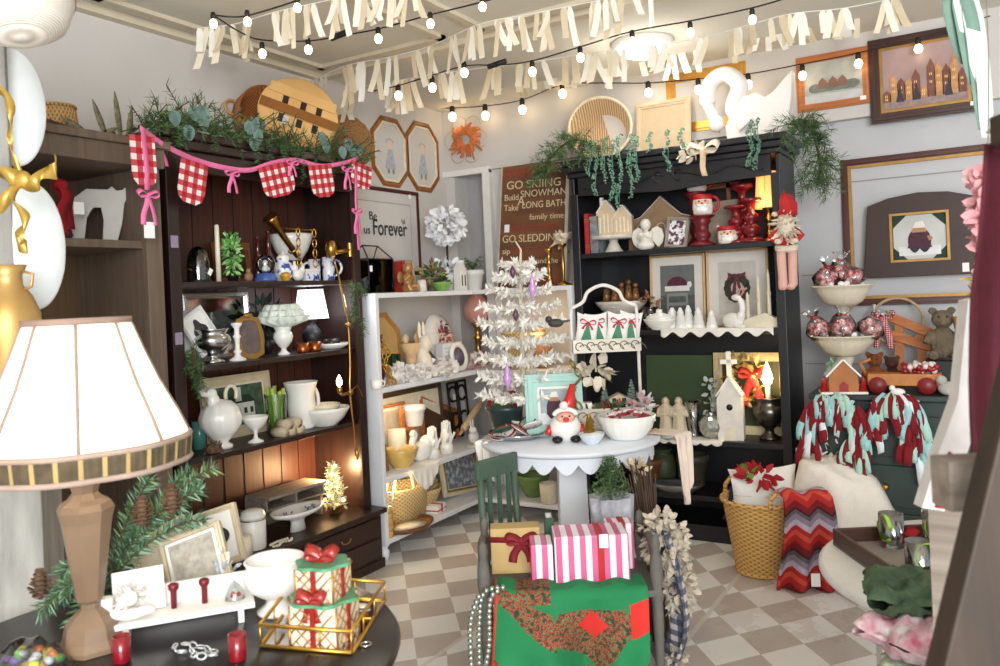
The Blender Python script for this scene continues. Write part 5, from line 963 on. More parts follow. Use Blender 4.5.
frame('framed_photo', 'cream framed grey flower photograph leaning on the bottom white shelf', at(465, 'w4', .03), 38, 46, mat('frame_pale', (218, 206, 172), .5, var=.06), .034, LEFT, .22, roll=.12, matw=.012, pic=spots_mat('flower_photo', [(0, (60, 66, 80)), (.45, (120, 126, 136)), (.6, (190, 194, 200)), (1, (226, 228, 230))], 30), lip=gilt)
p = at(436, 'w4', .1); k = k_(p); t = T('gift_box', 'small white gift with red ribbon edges beside the cream photo frame', 'gift', p, LEFT, rot=(0, 0, LEFT+.2)); MB().bb(-.06, .06, -.04, .04, 0, .045).build('box', paper, t, bev=.003); m = MB(); m.bb(-.061, .061, -.042, .042, .012, .02); m.bb(-.01, .01, -.042, .042, 0, .047); m.build('ribbon', mat('ribbon_red', (200, 60, 70), .5), t); tagged(t, (.02, -.045, .05), .02)
p = at(516, 'v4', .05); lth('bowl', 'green mixing bowl with a cream rim on the corner bottom shelf', 'bowl', at(534, 'v4', .0), P_BOWL, 34, 22, mat('bowl_green', (106, 138, 70), .25, coat=.3)); mug('mug', 'plain cream mug on the bottom shelf beside the green mixing bowl', 'mug', at(549, 'v4', .12), 18, 20, cream)
lth('vase', 'brown stoneware vase at the back of the corner shelf behind the tree', 'vase', at(541, 'v2', .0), P_VASE, 26, 40, mat('stoneware', (168, 118, 74), .4, var=.2)); p = at(525, 'v2', .02); k = k_(p); t = T('cut_basket', 'honey coloured basket on the corner shelf behind the white tree', 'basket', p); lpart('bowl', t, P_POT, 44*k, 36*k, wk2, seg=32)
lth('crock', 'tall tan crock on the third corner shelf behind the white table', 'crock', at(515, 'v3', .0), P_POT, 30, 40, mat('crock', (178, 142, 98), .5, var=.1)); lth('crock', 'squat grey crock on the third corner shelf beside the tan one', 'crock', at(545, 'v3', .02), P_POT, 28, 26, stone)
# warm fill lights added to brighten the white shelves; no lamps stand there
lamp('shelf_fill_light', 'POINT', col_x(396, -2.86, .30)+V((-.05, .05, .05)), 2., (1, .75, .42), .04); lamp('shelf_fill_light', 'POINT', at(540, 'v2', .1, .3), 1.4, (1, .72, .42), .04); lamp('shelf_fill_light', 'POINT', at(400, 'w3', .05, .38), 1.4, (1, .78, .5), .04)
# ================================================================ things on and in the black bookcase
# --- upper compartment
for px, lab, c, w_ in ((588, 'red book with a gold top at the end of the black bookcase', (176, 40, 44), .03), (595, 'wide picture book beside the red book in the black bookcase', (94, 70, 74), .05)):
    book('book', lab, at(px, 'b1', .12), .15, .24 if w_ < .04 else .22, w_, mat('book_bk%d' % c[0], c, .5, col2=(150, 170, 176) if w_ > .04 else None, scale=22), 0, 'books in the black bookcase', spine=gilt)
p = at(614, 'b1', .06); k = k_(p); t = T('cake_stand', 'dark rimmed white cake stand under two small houses', 'cake stand', p, 0); lpart('foot', t, [(0, 0), (1, 0), (.8, .2), (.4, .8), (.5, 1), (0, 1)], 20*k, 13*k, stone); lpart('plate', t, [(0, 0), (.95, 0), (1, .5), (1, 1), (0, 1)], 44*k, 3.2*k, stone, c=(0, 0, 13*k), seg=36)
hs = mat('house_tan', (206, 184, 152), .6, var=.12); zc = 16.3*k
for px, w, h, lab in ((608, 20, 36, 'taller tan wooden house with chimney on the cake stand'), (624, 19, 29, 'shorter tan wooden house on the cake stand')):
    q = at(px, 'b1', .07, zc+.0005); k = k_(q); t = T('toy_house', lab, 'house ornament', q, .15, 'wooden houses on the cake stand'); m = MB(); m.prism(house_poly(w*k, h*k, .38), -.03, .03); m.build('walls', hs, t, bev=.002); m = MB()
    for s in (-1, 1): m.box((0, 0, 0), (w*k*.78, .068, .005), M=Matrix.Translation((s*w*k*.26, 0, h*k*.82)) @ Matrix.Rotation(s*.93, 4, 'Y'))
    if w == 20: m.bb(-w*k*.32, -w*k*.16, -.012, .012, h*k*.75, h*k*1.08)
    m.build('roof', whitem, t); m = MB()
    for x in (-.3, -.1, .1, .3): m.bb(w*k*x-.004, w*k*x+.004, -.0315, -.03, h*k*.1, h*k*(.5 if abs(x) > .2 else .62))
    m.build('window_slits', ivory, t)
p = at(647, 'b1', .1); k = k_(p); t = T('angel_figurine', 'white kneeling angel figurine with spread wings in the black bookcase', 'figurine', p, 0); m = MB(); an = mat('angel_white', (224, 220, 212), .5, var=.05); m.ball((0, 0, 10*k), (7*k, 6*k, 9*k)); m.ball((0, -1*k, 25*k), (5.5*k, 5.5*k, 6*k)); m.ball((0, -3*k, 4*k), (9*k, 8*k, 5*k))
for s in (-1, 1): m.tube([(s*5*k, 0, 17*k), (s*6*k, -5*k, 12*k), (s*1*k, -8*k, 14*k)], [2.4*k, 2*k, 1.6*k], 8)
m.build('body', an, t, remesh=.0035); m = MB()
for s in (-1, 1):
    pl = [(s*x*k, z*k) for x, z in ((2, 17), (5, 21), (10, 23), (15, 20), (17, 13), (15, 6), (11, 2), (8, 5), (5, 9))]; m.prism(pl if s > 0 else pl[::-1], 3*k, 5.5*k)
m.build('wings', an, t, bev=.003)
p = at(663, 'b1', -.1); k = k_(p); t = T('wooden_house_panel', 'wide weathered wooden house panel with arched white windows', 'house ornament', p, 0); w, h = 70*k, 55*k; m = MB(); m.prism([(-w/2, 0), (w/2, 0), (w/2, h*.55), (w*.3, h*.62), (0, h), (-w*.3, h*.62), (-w/2, h*.55)], -.015, .015); m.build('panel', greyw if False else mat('panel_tan', (160, 128, 96), .7, var=.2, scale=12), t, bev=.002); m = MB()
for x in (-.3, 0, .3): m.tube([(w*x-.025, -.017, h*.22), (w*x-.025, -.017, h*.42)]+arc((w*x, -.017, h*.42), .025, pi, 0, 8)+[(w*x+.025, -.017, h*.22)], .003, 5)
m.tube([(-w*.48, -.017, h*.56), (-w*.3, -.017, h*.63), (0, -.017, h*.97), (w*.3, -.017, h*.63), (w*.48, -.017, h*.56)], .003, 5); m.build('white_outline', whitem, t)
frame('framed_photo', 'grey framed photo of dark berries leaning beside the white angel', at(675, 'b1', .1), 22, 31, mat('frame_grey', (150, 142, 130), .6, var=.1), .018, 0, .12, roll=.12, pic=spots_mat('berries', [(0, (70, 30, 50)), (.42, (90, 50, 74)), (.5, (226, 226, 230)), (.62, (236, 236, 238)), (.7, (60, 64, 70)), (1, (40, 40, 48))], 34))
P_RED = [(0, 0), (1, 0), (.96, .06), (.6, .14), (.42, .2), (.6, .28), (.62, .4), (.46, .48), (.5, .7), (.7, .82), (.6, .88), (.95, .95), (1, 1), (0, 1)]
def santa_mug(px, z, w, h, lab, d=.1):
    p = at(px, 'b1', d, z); k = k_(p); w *= k; h *= k; t = T('santa_mug', lab, 'mug', p, .25, 'santa face mugs')
    lpart('body', t, [(0, 0), (.8, 0), (.95, .1), (1, .4), (.92, .8), (.95, 1), (.86, 1), (.84, .8), (.8, .2), (0, .15)], w, h, white); m = MB(); m.lathe([(w*.47, h*.76), (w*.49, h*.78), (w*.5, h*1.0), (w*.44, h*1.02)], 24); m.build('hat_band', clothred if False else red, t)
    m = MB(); m.ball((0, -w*.36, h*.6), (w*.36, w*.14, h*.2)); m.build('face', skin, t); m = MB()
    for s in (-1, 1): m.ball((s*w*.15, -w*.49, h*.66), (w*.045, w*.02, h*.045))
    m.build('eyes', black, t); MB().ball((0, -w*.51, h*.55), w*.05).build('nose', red, t); m = MB()
    for s in (-1, 1): m.ball((s*w*.14, -w*.48, h*.46), (w*.14, w*.07, h*.07))
    m.ball((0, -w*.42, h*.28), (w*.34, w*.12, h*.22)); m.build('beard', white, t)
    MB().tube(arc((w*.48, 0, h*.55), h*.3, -pi/2, pi/2, 10, ry=h*.36), h*.08, 6).build('handle', red, t)
q = at(703, 'b1', .1); k = k_(q); lth('pedestal', 'thick dark red turned wood pedestal under a santa mug', 'pedestal', q, P_RED, 26, 30, dred, 'red pedestals'); santa_mug(703, 30.2*k+.001, 20, 20, 'santa face mug on the short red pedestal, directly below another')
q = at(697, 'b1', -.04); lth('pedestal', 'tall dark red turned wood pedestal behind the shorter one', 'pedestal', q, P_RED, 20, 55, dred, 'red pedestals'); santa_mug(697, 55.2*k_(q)+.001, 20, 18, 'topmost santa face mug standing on the tall red pedestal', -.04)
santa_mug(728, .0005, 20, 17, 'lowest santa face mug standing on the bookcase shelf itself')
p = at(722, 'b1', -.06); k = k_(p); t = T('canvas_board', 'blank grey canvas board standing in the black bookcase', 'board', p, rot=(-.1, 0, 0)); MB().prism([(-19*k, 0), (19*k, 0), (18*k, 14*k), (19*k, 24*k), (18*k, 46*k), (-18*k, 45*k)], 0, .012).build('board', mat('canvas_grey', (158, 142, 126), .8, var=.08), t); tagged(t, (-.02, -.004, .12), .016)  # plain grey board with slight random tone
p = at(731, 'b1', -.12); k = k_(p); m = MB(); m.bb(-.011, .011, -.008, .008, 0, 74*k); m.bb(-22*k, 10*k, -.008, .008, 58*k, 63*k); solo(m, 'wooden_cross', 'brown wooden cross standing behind the canvas board', 'cross', wood, p, 0)
for px, h, d, lab in ((744, 60, -.05, 'taller dark red turned candlestick beside the lit orange lamp'), (752, 44, .08, 'shorter dark red turned candlestick nearest the lit orange lamp'), (737, 38, .07, 'squat dark red candlestick beside the lowest santa mug')):
    lth('candlestick', lab, 'candlestick', at(px, 'b1', d), [(0, 0), (1, 0), (.95, .06), (.5, .12), (.3, .16), (.62, .22), (.66, .34), (.4, .4), (.3, .46), (.55, .52), (.58, .62), (.3, .68), (.28, .86), (.5, .9), (.85, .94), (.8, 1), (0, 1)], 27, h, mat('red_lacquer', (120, 18, 28), .3, var=.1, coat=.3), 'red turned candlesticks')
p = at(770, 'b1', -.02); k = k_(p); t = T('table_lamp', 'small lamp with glowing orange shade at the end of the black bookcase', 'lamp', p, 0); lpart('base', t, P_STICK, 20*k, 36*k, brass); lpart('lamp_shade', t, [(1, 0), (.78, 1)], 26*k, 36*k, mat('shade_orange', (240, 190, 130), .8, var=.05, emit=(255, 170, 84), es=.9), c=(0, 0, 34*k), seg=32); m = MB()
for a in (0, 1.57, 3.14, 4.71): m.tube([(13.2*k*cos(a), 13.2*k*sin(a), 34*k), (10.3*k*cos(a), 10.3*k*sin(a), 70*k)], .0015, 4)
m.build('shade_wires', gilt, t); lamp('bookcase_lamp_light', 'POINT', p+V((-.02, -.12, .22)), .6, (1, .6, .28), .03)
# elf doll hanging on the post
p = ony(784, 193, 4.37); k = k_(p); t = T('hanging_santa_doll', 'long legged cloth santa doll hanging from the bookcase post', 'doll', p, .2); t.scale = (.86, .85, .66)
dm = mat('doll_cloth_red', (186, 40, 42), .9, var=.12, bump=.2); fur = mat('doll_fur', (226, 212, 190), .95, var=.15, bump=.5, bscale=120)
m = MB(); m.tube([(0, -.03, -2*k), (1*k, -.05, -12*k), (3*k, -.055, -26*k), (0, -.05, -34*k)], [4*k, 7*k, 9*k, 10*k], 12); m.tube([(4*k, -.05, -4*k), (9*k, -.055, -20*k), (12*k, -.06, -36*k)], [4*k, 5*k, 1.5*k], 10); m.build('hat', dm, t); m = MB(); m.ball((0, -.05, -40*k), (9*k, .03, 9*k)); m.build('head', skin, t); m = MB(); m.ball((0, -.07, -52*k), (10*k, .025, 16*k)); leaves(m, (0, -.075, -54*k), (10*k, .02, 17*k), 90, 12*k, (0,), .7, -.6, .3); m.ball((-11*k, -.05, -32*k), 4*k); m.build('beard', fur, t); m = MB(); m.ball((0, -.04, -68*k), (13*k, .04, 14*k))
for s in (-1, 1): m.tube([(s*9*k, -.04, -56*k), (s*16*k, -.05, -66*k), (s*10*k, -.085, -74*k)], [5*k, 4.5*k, 4*k], 10)
m.build('coat', dm, t); m = MB(); m.tube([(-12*k, -.06, -82*k), (0, -.075, -84*k), (12*k, -.06, -82*k)], 3.4*k, 8); [m.ball((s*9*k, -.088, -74*k), 4.5*k) for s in (-1, 1)]; m.ball((0, -.05, -86*k), (13*k, .04, 5*k)); m.build('fur_trim', fur, t); st = wave_mat('stocking_stripe', (206, 120, 110), (236, 214, 200), 60, 'Z', .9, 0, .1)
for s in (-1, 1): MB().tube([(s*6*k, -.045, -86*k), (s*6*k, -.05, -106*k), (s*5.5*k, -.05, -128*k), (s*5.5*k, -.05, -138*k), (s*4*k-2*k, -.085, -144*k)], [5.2*k, 5.2*k, 5*k, 5.4*k, 4.5*k], 12).build('leg', st, t)
MB().tube([(0, -.03, -2*k), (0, -.012, 6*k)], .002, 4).build('hanger', brass, t)
# --- middle compartment
p = at(622, 'b2', .0); k = k_(p); t = T('pedestal_dish', 'pale stone pedestal dish holding gilded nativity figures', 'dish', p, 0); lpart('dish', t, P_COMP, 54*k, 28*k, stone, M=Matrix.Diagonal((1, .7, 1, 1)))
for i, (x, h) in enumerate(((-15, 20), (-7, 15), (0, 21), (7, 24), (14, 20))):
    q = at(622+x, 'b2', .0+.02*(i % 2), 26.5*k); s = k_(q); m = MB(); m.lathe(sc([(0, 0), (1, 0), (.8, .4), (.55, .7), (0, .75)], 9*s, h*s), 10); m.ball((0, 0, h*s*.85), 2.8*s); m.ball((2*s, -2*s, h*s*.5), 2*s)
    solo(m, 'nativity_figure', ('gilded nativity figure at the near-post end of the pedestal dish', 'shortest gilded nativity figure on the pedestal dish', 'gilded nativity figure in the middle of the pedestal dish', 'tallest gilded nativity figure on the pedestal dish', 'gilded nativity figure at the picture end of the pedestal dish')[i], 'figurine', mat('nativity_gold', (166, 120, 72), .4, .3, col2=(96, 58, 40), scale=40), q, 0, 'gilded nativity figures')
gf = mat('frame_champagne', (196, 164, 122), .4, .3, var=.1); mtw = mat('mount_white', (222, 216, 208), .8, var=.03)
frame('framed_print', 'gilt framed print of a dark red hat on a chair in the bookcase', at(678, 'b2', -.02), 54, 74, gf, .014, 0, .06, matw=.05, matm=mtw, pic=mat('print_gloom', (104, 108, 106), .6, var=.15), art=art_hat, cat='picture')
frame('framed_print', 'gilt framed print of a dark wreath wearing ribbons in the bookcase', at(738, 'b2', -.02), 60, 78, gf, .014, 0, .06, matw=.055, matm=mtw, pic=mat('print_fog', (196, 190, 182), .6, var=.1), art=art_wreath, cat='picture')
for i, (px, w, h, d, lab) in enumerate(((673, 15, 22, .1, 'white ceramic tree closest to the hat print'), (681, 12, 22, .13, 'second white ceramic tree along from the hat print'), (689, 12, 24, .1, 'slimmest tall white ceramic tree between the two prints'), (699, 13, 22, .12, 'white ceramic tree directly under the gap between prints'), (712, 12, 19, .12, 'shortest white ceramic tree beside the white deer'))):
    lth('ceramic_tree', lab, 'ornament', at(px, 'b2', d), [(0, 0), (1, 0), (1, .12), (.8, .22), (.92, .26), (.68, .45), (.8, .49), (.5, .7), (.6, .74), (.2, .98), (0, 1)], w, h, white, 'white ceramic trees')
p = at(660, 'b2', .14); k = k_(p); t = T('serving_tureen', 'low white covered dish in front of the hat print', 'dish', p, 0); lpart('dish', t, P_BOWL, 34*k, 11*k, white, M=Matrix.Diagonal((1, .7, 1, 1))); lpart('lid', t, [(0, 0), (.95, 0), (.8, .5), (.2, .9), (.2, 1.3), (0, 1.3)], 32*k, 8*k, white, c=(0, 0, 10*k), M=Matrix.Diagonal((1, .7, 1, 1)))
p = at(651, 'b2', .05); k = k_(p); m = MB(); leaves(m, (0, 0, 26*k), (9*k, 6*k, 9*k), 50, 6*k, (0,)); m.lathe(sc(P_URN, 18*k, 22*k), 14, 1); solo(m, 'flower_urn', 'small glass urn of tan dried flowers against the hat print', 'flowers', [mat('dried_tan', (150, 112, 80), .8), smoke], p, 0)
p = at(735, 'b2', .13); k = k_(p); t = T('deer_figurine', 'white resting deer figurine with pink tipped antlers', 'figurine', p, -.4); m = MB(); m.ball((-2*k, 0, 8*k), (13*k, 6*k, 8*k)); m.tube(spline([(7*k, 0, 10*k), (10*k, 0, 20*k), (8*k, 0, 29*k)], 5), [4.5*k]*3+[3.2*k]*8, 8); m.ball((4*k, -1*k, 31*k), (6*k, 3*k, 3.4*k)); m.ball((-8*k, 3*k, 3*k), (8*k, 4*k, 3*k)); m.ball((8*k, -3*k, 2.5*k), (7*k, 3*k, 2.5*k)); m.build('body', white, t, remesh=.004); m = MB()
for s in (-1, 1): m.tube([(8*k, s*1.5*k, 33*k), (10*k, s*4*k, 38*k), (8*k, s*5*k, 42*k)], .9*k, 5); m.tube([(9.5*k, s*3.4*k, 37*k), (13*k, s*4*k, 40*k)], .8*k, 5)
m.build('antlers', mat('antler_pink', (206, 160, 140), .5), t)
p = at(763, 'b2', .08); k = k_(p); t = T('candelabra', 'cream wooden church candelabra in front of the wreath print', 'candelabra', p, 0); m = MB(); m.prism([(-18*k, 0), (18*k, 0), (18*k, 6*k), (4*k, 15*k), (-18*k, 8*k)], -.03, .03); m.build('base', cream, t, bev=.002)
for x, h in ((-14, 30), (-3, 46), (7, 52), (16, 40)): lpart('spire', t, [(0, 0), (1, 0), (1, .08), (.5, .12), (.45, .5), (.6, .54), (.4, .6), (.4, .9), (.1, 1), (0, 1)], 8*k, h*k, cream, c=(x*k, 0, 6*k), seg=12)
p = at(716, 'b2', .14, .001); m = MB(); W = .62
m.grid(lambda u, v: V(((u-.5)*W, -.022-.002*sin(u*50), .003-v*(.018+.03*abs(sin(u*19+1))**2))), 90, 6); m.bb(-W/2, W/2, -.022, .05, .0005, .003); solo(m, 'lace_runner', 'white lace runner edging the middle bookcase shelf', 'lace cloth', lace, p, 0, solid=.001)
# --- lower compartment
p = at(680, 'b3', -.1); k = k_(p); solo(MB().bb(-34*k, 34*k, 0, .015, 0, 76*k), 'green_board', 'plain dark green board standing at the back behind the two saints', 'board', mat('board_green', (56, 76, 44), .7, var=.12, scale=5), p, 0, rot=(-.06, 0, 0), bev=.002)
def robed(px, h, d, lab, arms):
    p = at(px, 'b3', d); k = k_(p); m = MB(); m.lathe(sc([(0, 0), (1, 0), (.95, .1), (.72, .45), (.78, .62), (.9, .74), (.4, .82), (0, .83)], 17*k, h*k), 14, flute=(7, .05)); m.ball((0, -1*k, h*k*.91), (3*k, 3*k, 3.8*k))
    for s in (-1, 1): m.tube([(s*6*k, 0, h*k*.72), (s*8*k, -3*k, h*k*.55), (s*arms*k, -6*k, h*k*.6)], [2.6*k, 2.4*k, 1.8*k], 8)
    m.ball((0, 1.5*k, h*k*.88), (4*k, 3.6*k, 5*k)); o = blob(m, 'saint_figurine', mat('saint_ivory', (206, 192, 166), .6, var=.1), None, .0035, p, (0, 0, .3)); tag(o, lab, 'figurine', 'ivory robed figurines')
robed(667, 40, .1, 'ivory robed figurine with joined hands closer to the lace cloth', 1); robed(680, 41, .1, 'ivory robed figurine with wide sleeves beside the fluted glass vase', 3)
lth('vase', 'tall fluted clear glass vase beside the ivory robed figurines', 'vase', at(694, 'b3', .08), [(.55, 0), (.6, .04), (.5, .1), (.7, .5), (1, 1), (.94, 1), (.65, .5), (.45, .1), (0, .08)], 15, 36, glass_mat('vase_glass', (214, 218, 214), .06, .3), flute=(10, .08))
p = at(712, 'b3', .08); k = k_(p); t = T('glass_ball', 'round cut silver glass ball with beaded edge beside the birdhouse', 'ornament', p, 0); m = MB(); m.ball((0, 0, 12.5*k), 12.5*k, 0, 16, 10); m.s = [False]*len(m.f); m.build('ball', mat('cut_glass', (176, 178, 170), .15, .6, var=.3, scale=60), t); lpart('collar', t, P_CYL, 10*k, 4*k, silver, c=(0, 0, 23*k))
p = at(732, 'b3', .06); k = k_(p); t = T('birdhouse', 'white church birdhouse with a cross finial in the lower bookcase', 'birdhouse', p, .15); m = MB(); w, h = 25*k, 66*k; m.prism([(-w*.5, 0), (w*.5, 0), (w*.5, h*.62), (0, h*.98), (-w*.5, h*.62)], -.05, .05); m.build('house', mat('birdhouse_white', (216, 212, 206), .6, var=.08), t, bev=.003); m = MB()
for s in (-1, 1): m.box((0, 0, 0), (w*.85, .12, .008), M=Matrix.Translation((s*w*.27, 0, h*.8)) @ Matrix.Rotation(s*.98, 4, 'Y'))
m.build('roof', whitem, t); MB().bb(-2.2*k, 2.2*k, -.01, .01, h*.95, h*1.33).bb(-8*k, 8*k, -.01, .01, h*1.14, h*1.21).build('cross', whitem, t); MB().lathe([(0, 0), (3.2*k, 0), (0, .0005)], 16, M=Matrix.Translation((0, -.0505, h*.5)) @ Matrix.Rotation(pi/2, 4, 'X')).build('entry_hole', black, t); m = MB(); m.bb(-w*.2, w*.2, -.053, -.05, 0, h*.22); m.build('door', cream, t)
p = at(716, 'b3', .02); k = k_(p); m = MB(); m.tube(spline([(0, 0, 0), (-3*k, -.01, 30*k), (4*k, -.02, 58*k)], 5), 1*k, 5)
for q in range(70): z = rnd.uniform(12, 60)*k; leaves(m, (rnd.gauss(0, 5)*k, -.015, z), (3*k, 3*k, 3*k), 1, 7*k, (1,), .5, .2, .7)
solo(m, 'silver_branch', 'branch of silvery dollar leaves climbing beside the birdhouse', 'branch', [greyw, mat('silver_leaf', (190, 196, 186), .5, var=.12)], p, 0)
frame('olive_picture', 'wide cream frame around dark green panel behind the urn lamp', at(752, 'b3', -.1), 72, 82, mat('frame_butter', (226, 208, 160), .5, var=.06), .05, 0, .06, pic=mat('panel_olive', (70, 74, 48), .6, var=.2))
p = at(748, 'b3', -.03, .2); k = k_(p); t = T('red_bow_wreath', 'gold leaf wreath with a drooping red poinsettia bow beside the birdhouse', 'wreath', p, 0); m = MB()
for q in range(90): a = rnd.uniform(0, 6.28); leaves(m, (16*k*cos(a)-4*k, 0, 22*k+18*k*sin(a)), (4*k, .02, 4*k), 1, 11*k)
m.build('gold_leaves', mat('leaf_gold', (206, 176, 104), .4, .4, var=.15), t); m = MB(); bow(m, (6*k, -.03, 28*k), 13*k, 0, 1.4, .6); m.build('bow', mat('bow_coral', (190, 52, 44), .7, var=.15), t, solid=.001)
p = at(770, 'b3', .0); k = k_(p); t = T('urn_lamp', 'dark silver urn lamp with one glowing candle bulb in the bookcase', 'lamp', p, 0); lpart('urn', t, P_URN, 32*k, 42*k, mat('urn_pewter', (96, 92, 86), .25, .9, var=.2), flute=(12, .04)); lpart('candle_sleeve', t, P_CYL, 5*k, 14*k, cream, c=(0, 0, 38*k)); MB().lathe([(0, 0), (4*k, 4*k), (5.5*k, 9*k), (3*k, 18*k), (0, 26*k)], 14, c=(0, 0, 52*k)).build('bulb', glow, t)
lamp('urn_lamp_light', 'POINT', p+V((0, -.12, .33)), 1.3, (1, .78, .42), .04)
for px, s, lab, c in ((656, 1.3, 'smooth pinkish shell beside the lace cloth edge', (206, 168, 140)), (668, .9, 'small bluish grey shell in front of the ivory figurines', (172, 182, 180)), (679, .8, 'pale cream shell in front of the wide sleeved figurine', (214, 208, 196))):
    p = at(px, 'b3', .2 if px > 660 else .16); k = k_(p)*s; m = MB(); m.lathe([(0, 0)]+[(9*k*sin(q*pi/9)*(1-.04*q), 5*k*q/5) for q in range(1, 9)]+[(0, 9*k)], 16, M=Matrix.Diagonal((1, .7, .9, 1)), flute=(8, .05)); solo(m, 'sea_shell', lab, 'shell', mat('shell%d' % c[0], c, .4, var=.15), p, .4)
p = at(688, 'b3', .15, .001); solo(MB().bb(-.22, .2, -.035, .1, .0005, .003).grid(lambda u, v: V(((u-.52)*.42, -.036, .003-v*(.012+.014*abs(sin(u*22))))), 50, 4), 'doily', 'white doily under the shells on the lower bookcase shelf', 'lace cloth', lace, p, 0, solid=.001)
# --- bottom compartment, in shade
p = at(676, 'b4', .12); k = k_(p); t = T('gravy_tray', 'oval pewter tray on the bottom bookcase shelf', 'tray', p, 0); lpart('tray', t, [(0, 0), (.6, 0), (1, .7), (1.04, 1), (.95, .8), (.58, .3), (0, .3)], 52*k, 10*k, mat('pewter', (150, 152, 150), .3, .8, var=.1), M=Matrix.Diagonal((1, .6, 1, 1)))
for px, w, h, d, c, lab in ((650, 30, 26, -.02, (120, 80, 46), 'brown crock in the shade of the bottom bookcase shelf'), (664, 26, 34, -.08, (64, 74, 48), 'olive jar standing behind the oval pewter tray'), (694, 32, 32, -.06, (72, 66, 52), 'dark bowl stack behind the end of the pewter tray')): lth('crock', lab, 'crock', at(px, 'b4', d), P_POT if w != 26 else P_JAR, w, h, mat('crock%d' % c[0], c, .5, var=.2))
p = at(682, 'b4', -.1); k = k_(p); m = MB(); m.lathe([(6*k, -.008), (16*k, -.006), (16*k, .006), (6*k, .008), (6*k, -.008)], 30, M=Matrix.Translation((0, 0, 60*k)) @ Matrix.Rotation(pi/2, 4, 'X')); m.bb(-3*k, 3*k, -.006, .006, 0, 46*k); solo(m, 'ring_ornament', 'grey wooden ring ornament standing in the bottom bookcase compartment', 'ornament', mat('ring_grey', (92, 86, 70), .6, var=.2), p, 0)
# --- on top of the bookcase
p = col_y(602, 4.55, 2.202); k = k_(p); t = T('bushel_basket', 'round pale wicker bushel basket lying on its side on the bookcase', 'basket', p, rot=(0, 0, .35)); r = 31*k; m = MB(); M1 = Matrix.Translation((0, .06, r)) @ Matrix.Rotation(pi/2-.1, 4, 'X')
m.lathe([(0, -.12), (r*.82, -.12), (r*.98, .11), (r, .12), (r*.94, .12), (r*.78, -.105), (0, -.105)], 40, M=M1); m.build('bowl', wave_mat('bushel', (150, 116, 78), (212, 182, 140), 22, 'X', .7, 1.5, .5), t); MB().lathe([(r*.95, .1), (r*1.03, .1), (r*1.03, .135), (r*.95, .135), (r*.95, .1)], 40, M=M1).build('rim', mat('rim_pale', (216, 200, 172), .7, var=.15), t)
p = ony(662, 138, 4.62); p.z = 2.202; frame('panel_board', 'plain beige cabinet door panel leaning on top of the bookcase', p, 54, 58, mat('panel_beige', (208, 186, 154), .6, var=.05), .035, 0, .12, pic=mat('panel_beige2', (198, 176, 144), .6, var=.05), cat='panel')
p = ony(707, 110, 4.70); p.z = 2.29; k = k_(p); t = frame('gilt_frame', 'wide gilt frame with white slats hanging behind the white swan', ony(707, 130, 4.715), 78, 62, mat('gilt_orange', (206, 154, 70), .35, .6), .06, 0, .0, pic=wave_mat('slats', (206, 196, 186), (232, 226, 218), 24, 'Z', .7, 0, .3), cat='picture frame')
t['label'] = 'wide gilt frame with white slats hanging behind the white swan'
p = col_y(752, 4.5, 2.202); k = k_(p); t = T('swan_figure', 'large white swan with looped neck and raised wing on the bookcase', 'swan', p, 0); sw = mat('swan_white', (236, 230, 226), .55, var=.03)
m = MB(); m.tube(spline([(-2*k, -.01, 14*k), (-16*k, -.01, 34*k), (-9*k, -.01, 56*k), (-22*k, -.01, 70*k), (-38*k, -.01, 64*k), (-42*k, -.01, 44*k), (-36*k, -.01, 28*k)], 6), [13*k, 12*k, 11*k]+[9*k]*10+[8.5*k]*18+[6*k]*6, 12); m.ball((-34*k, -.01, 22*k), (8*k, 6*k, 9*k)); m.build('neck', sw, t, remesh=.007)
m = MB(); wing = [(-22, 0), (30, 0), (38, 18), (41, 40), (43, 62), (34, 54), (24, 44), (16, 40), (8, 46), (-4, 44), (-16, 32), (-24, 16)]; m.prism([(x*k, z*k) for x, z in wing], -.05, .03); m.build('body', sw, t, bev=.008)
m = MB(); m.prism([(x*k, z*k) for x, z in ((-36, 24), (-32, 12), (-28, 22))], -.02, .0); m.build('beak', mat('beak', (206, 160, 120), .5), t)
p = ony(704, 150, 4.29); k = k_(p); t = T('ribbon_bow', 'cream and tan ribbon bow with a long tail hanging over the cornice', 'bow', p, 0); m = MB(); bow(m, (0, -.02, 0), 16*k, 0, 0, .6); m.build('loops', mat('bow_cream', (230, 218, 200), .7, var=.08), t, solid=.0015); m = MB(); m.band(spline([(0, -.04, 0), (1*k, -.045, -9*k), (0, -.04, -18*k), (2*k, -.042, -27*k)], 5), .03, (1, .2, 0)); m.build('tail', mat('bow_tan', (196, 164, 120), .7, col2=(226, 210, 184), scale=20), t, solid=.001); m = MB(); leaves(m, (-10*k, 0, 0), (13*k, .03, 6*k), 26, 10*k, (0,), .4, 0, .7); m.build('cream_leaves', mat('bow_cream'), t)
gs = mat('string_green', (86, 128, 108), .6, col2=(120, 160, 136), scale=20)
i = 0
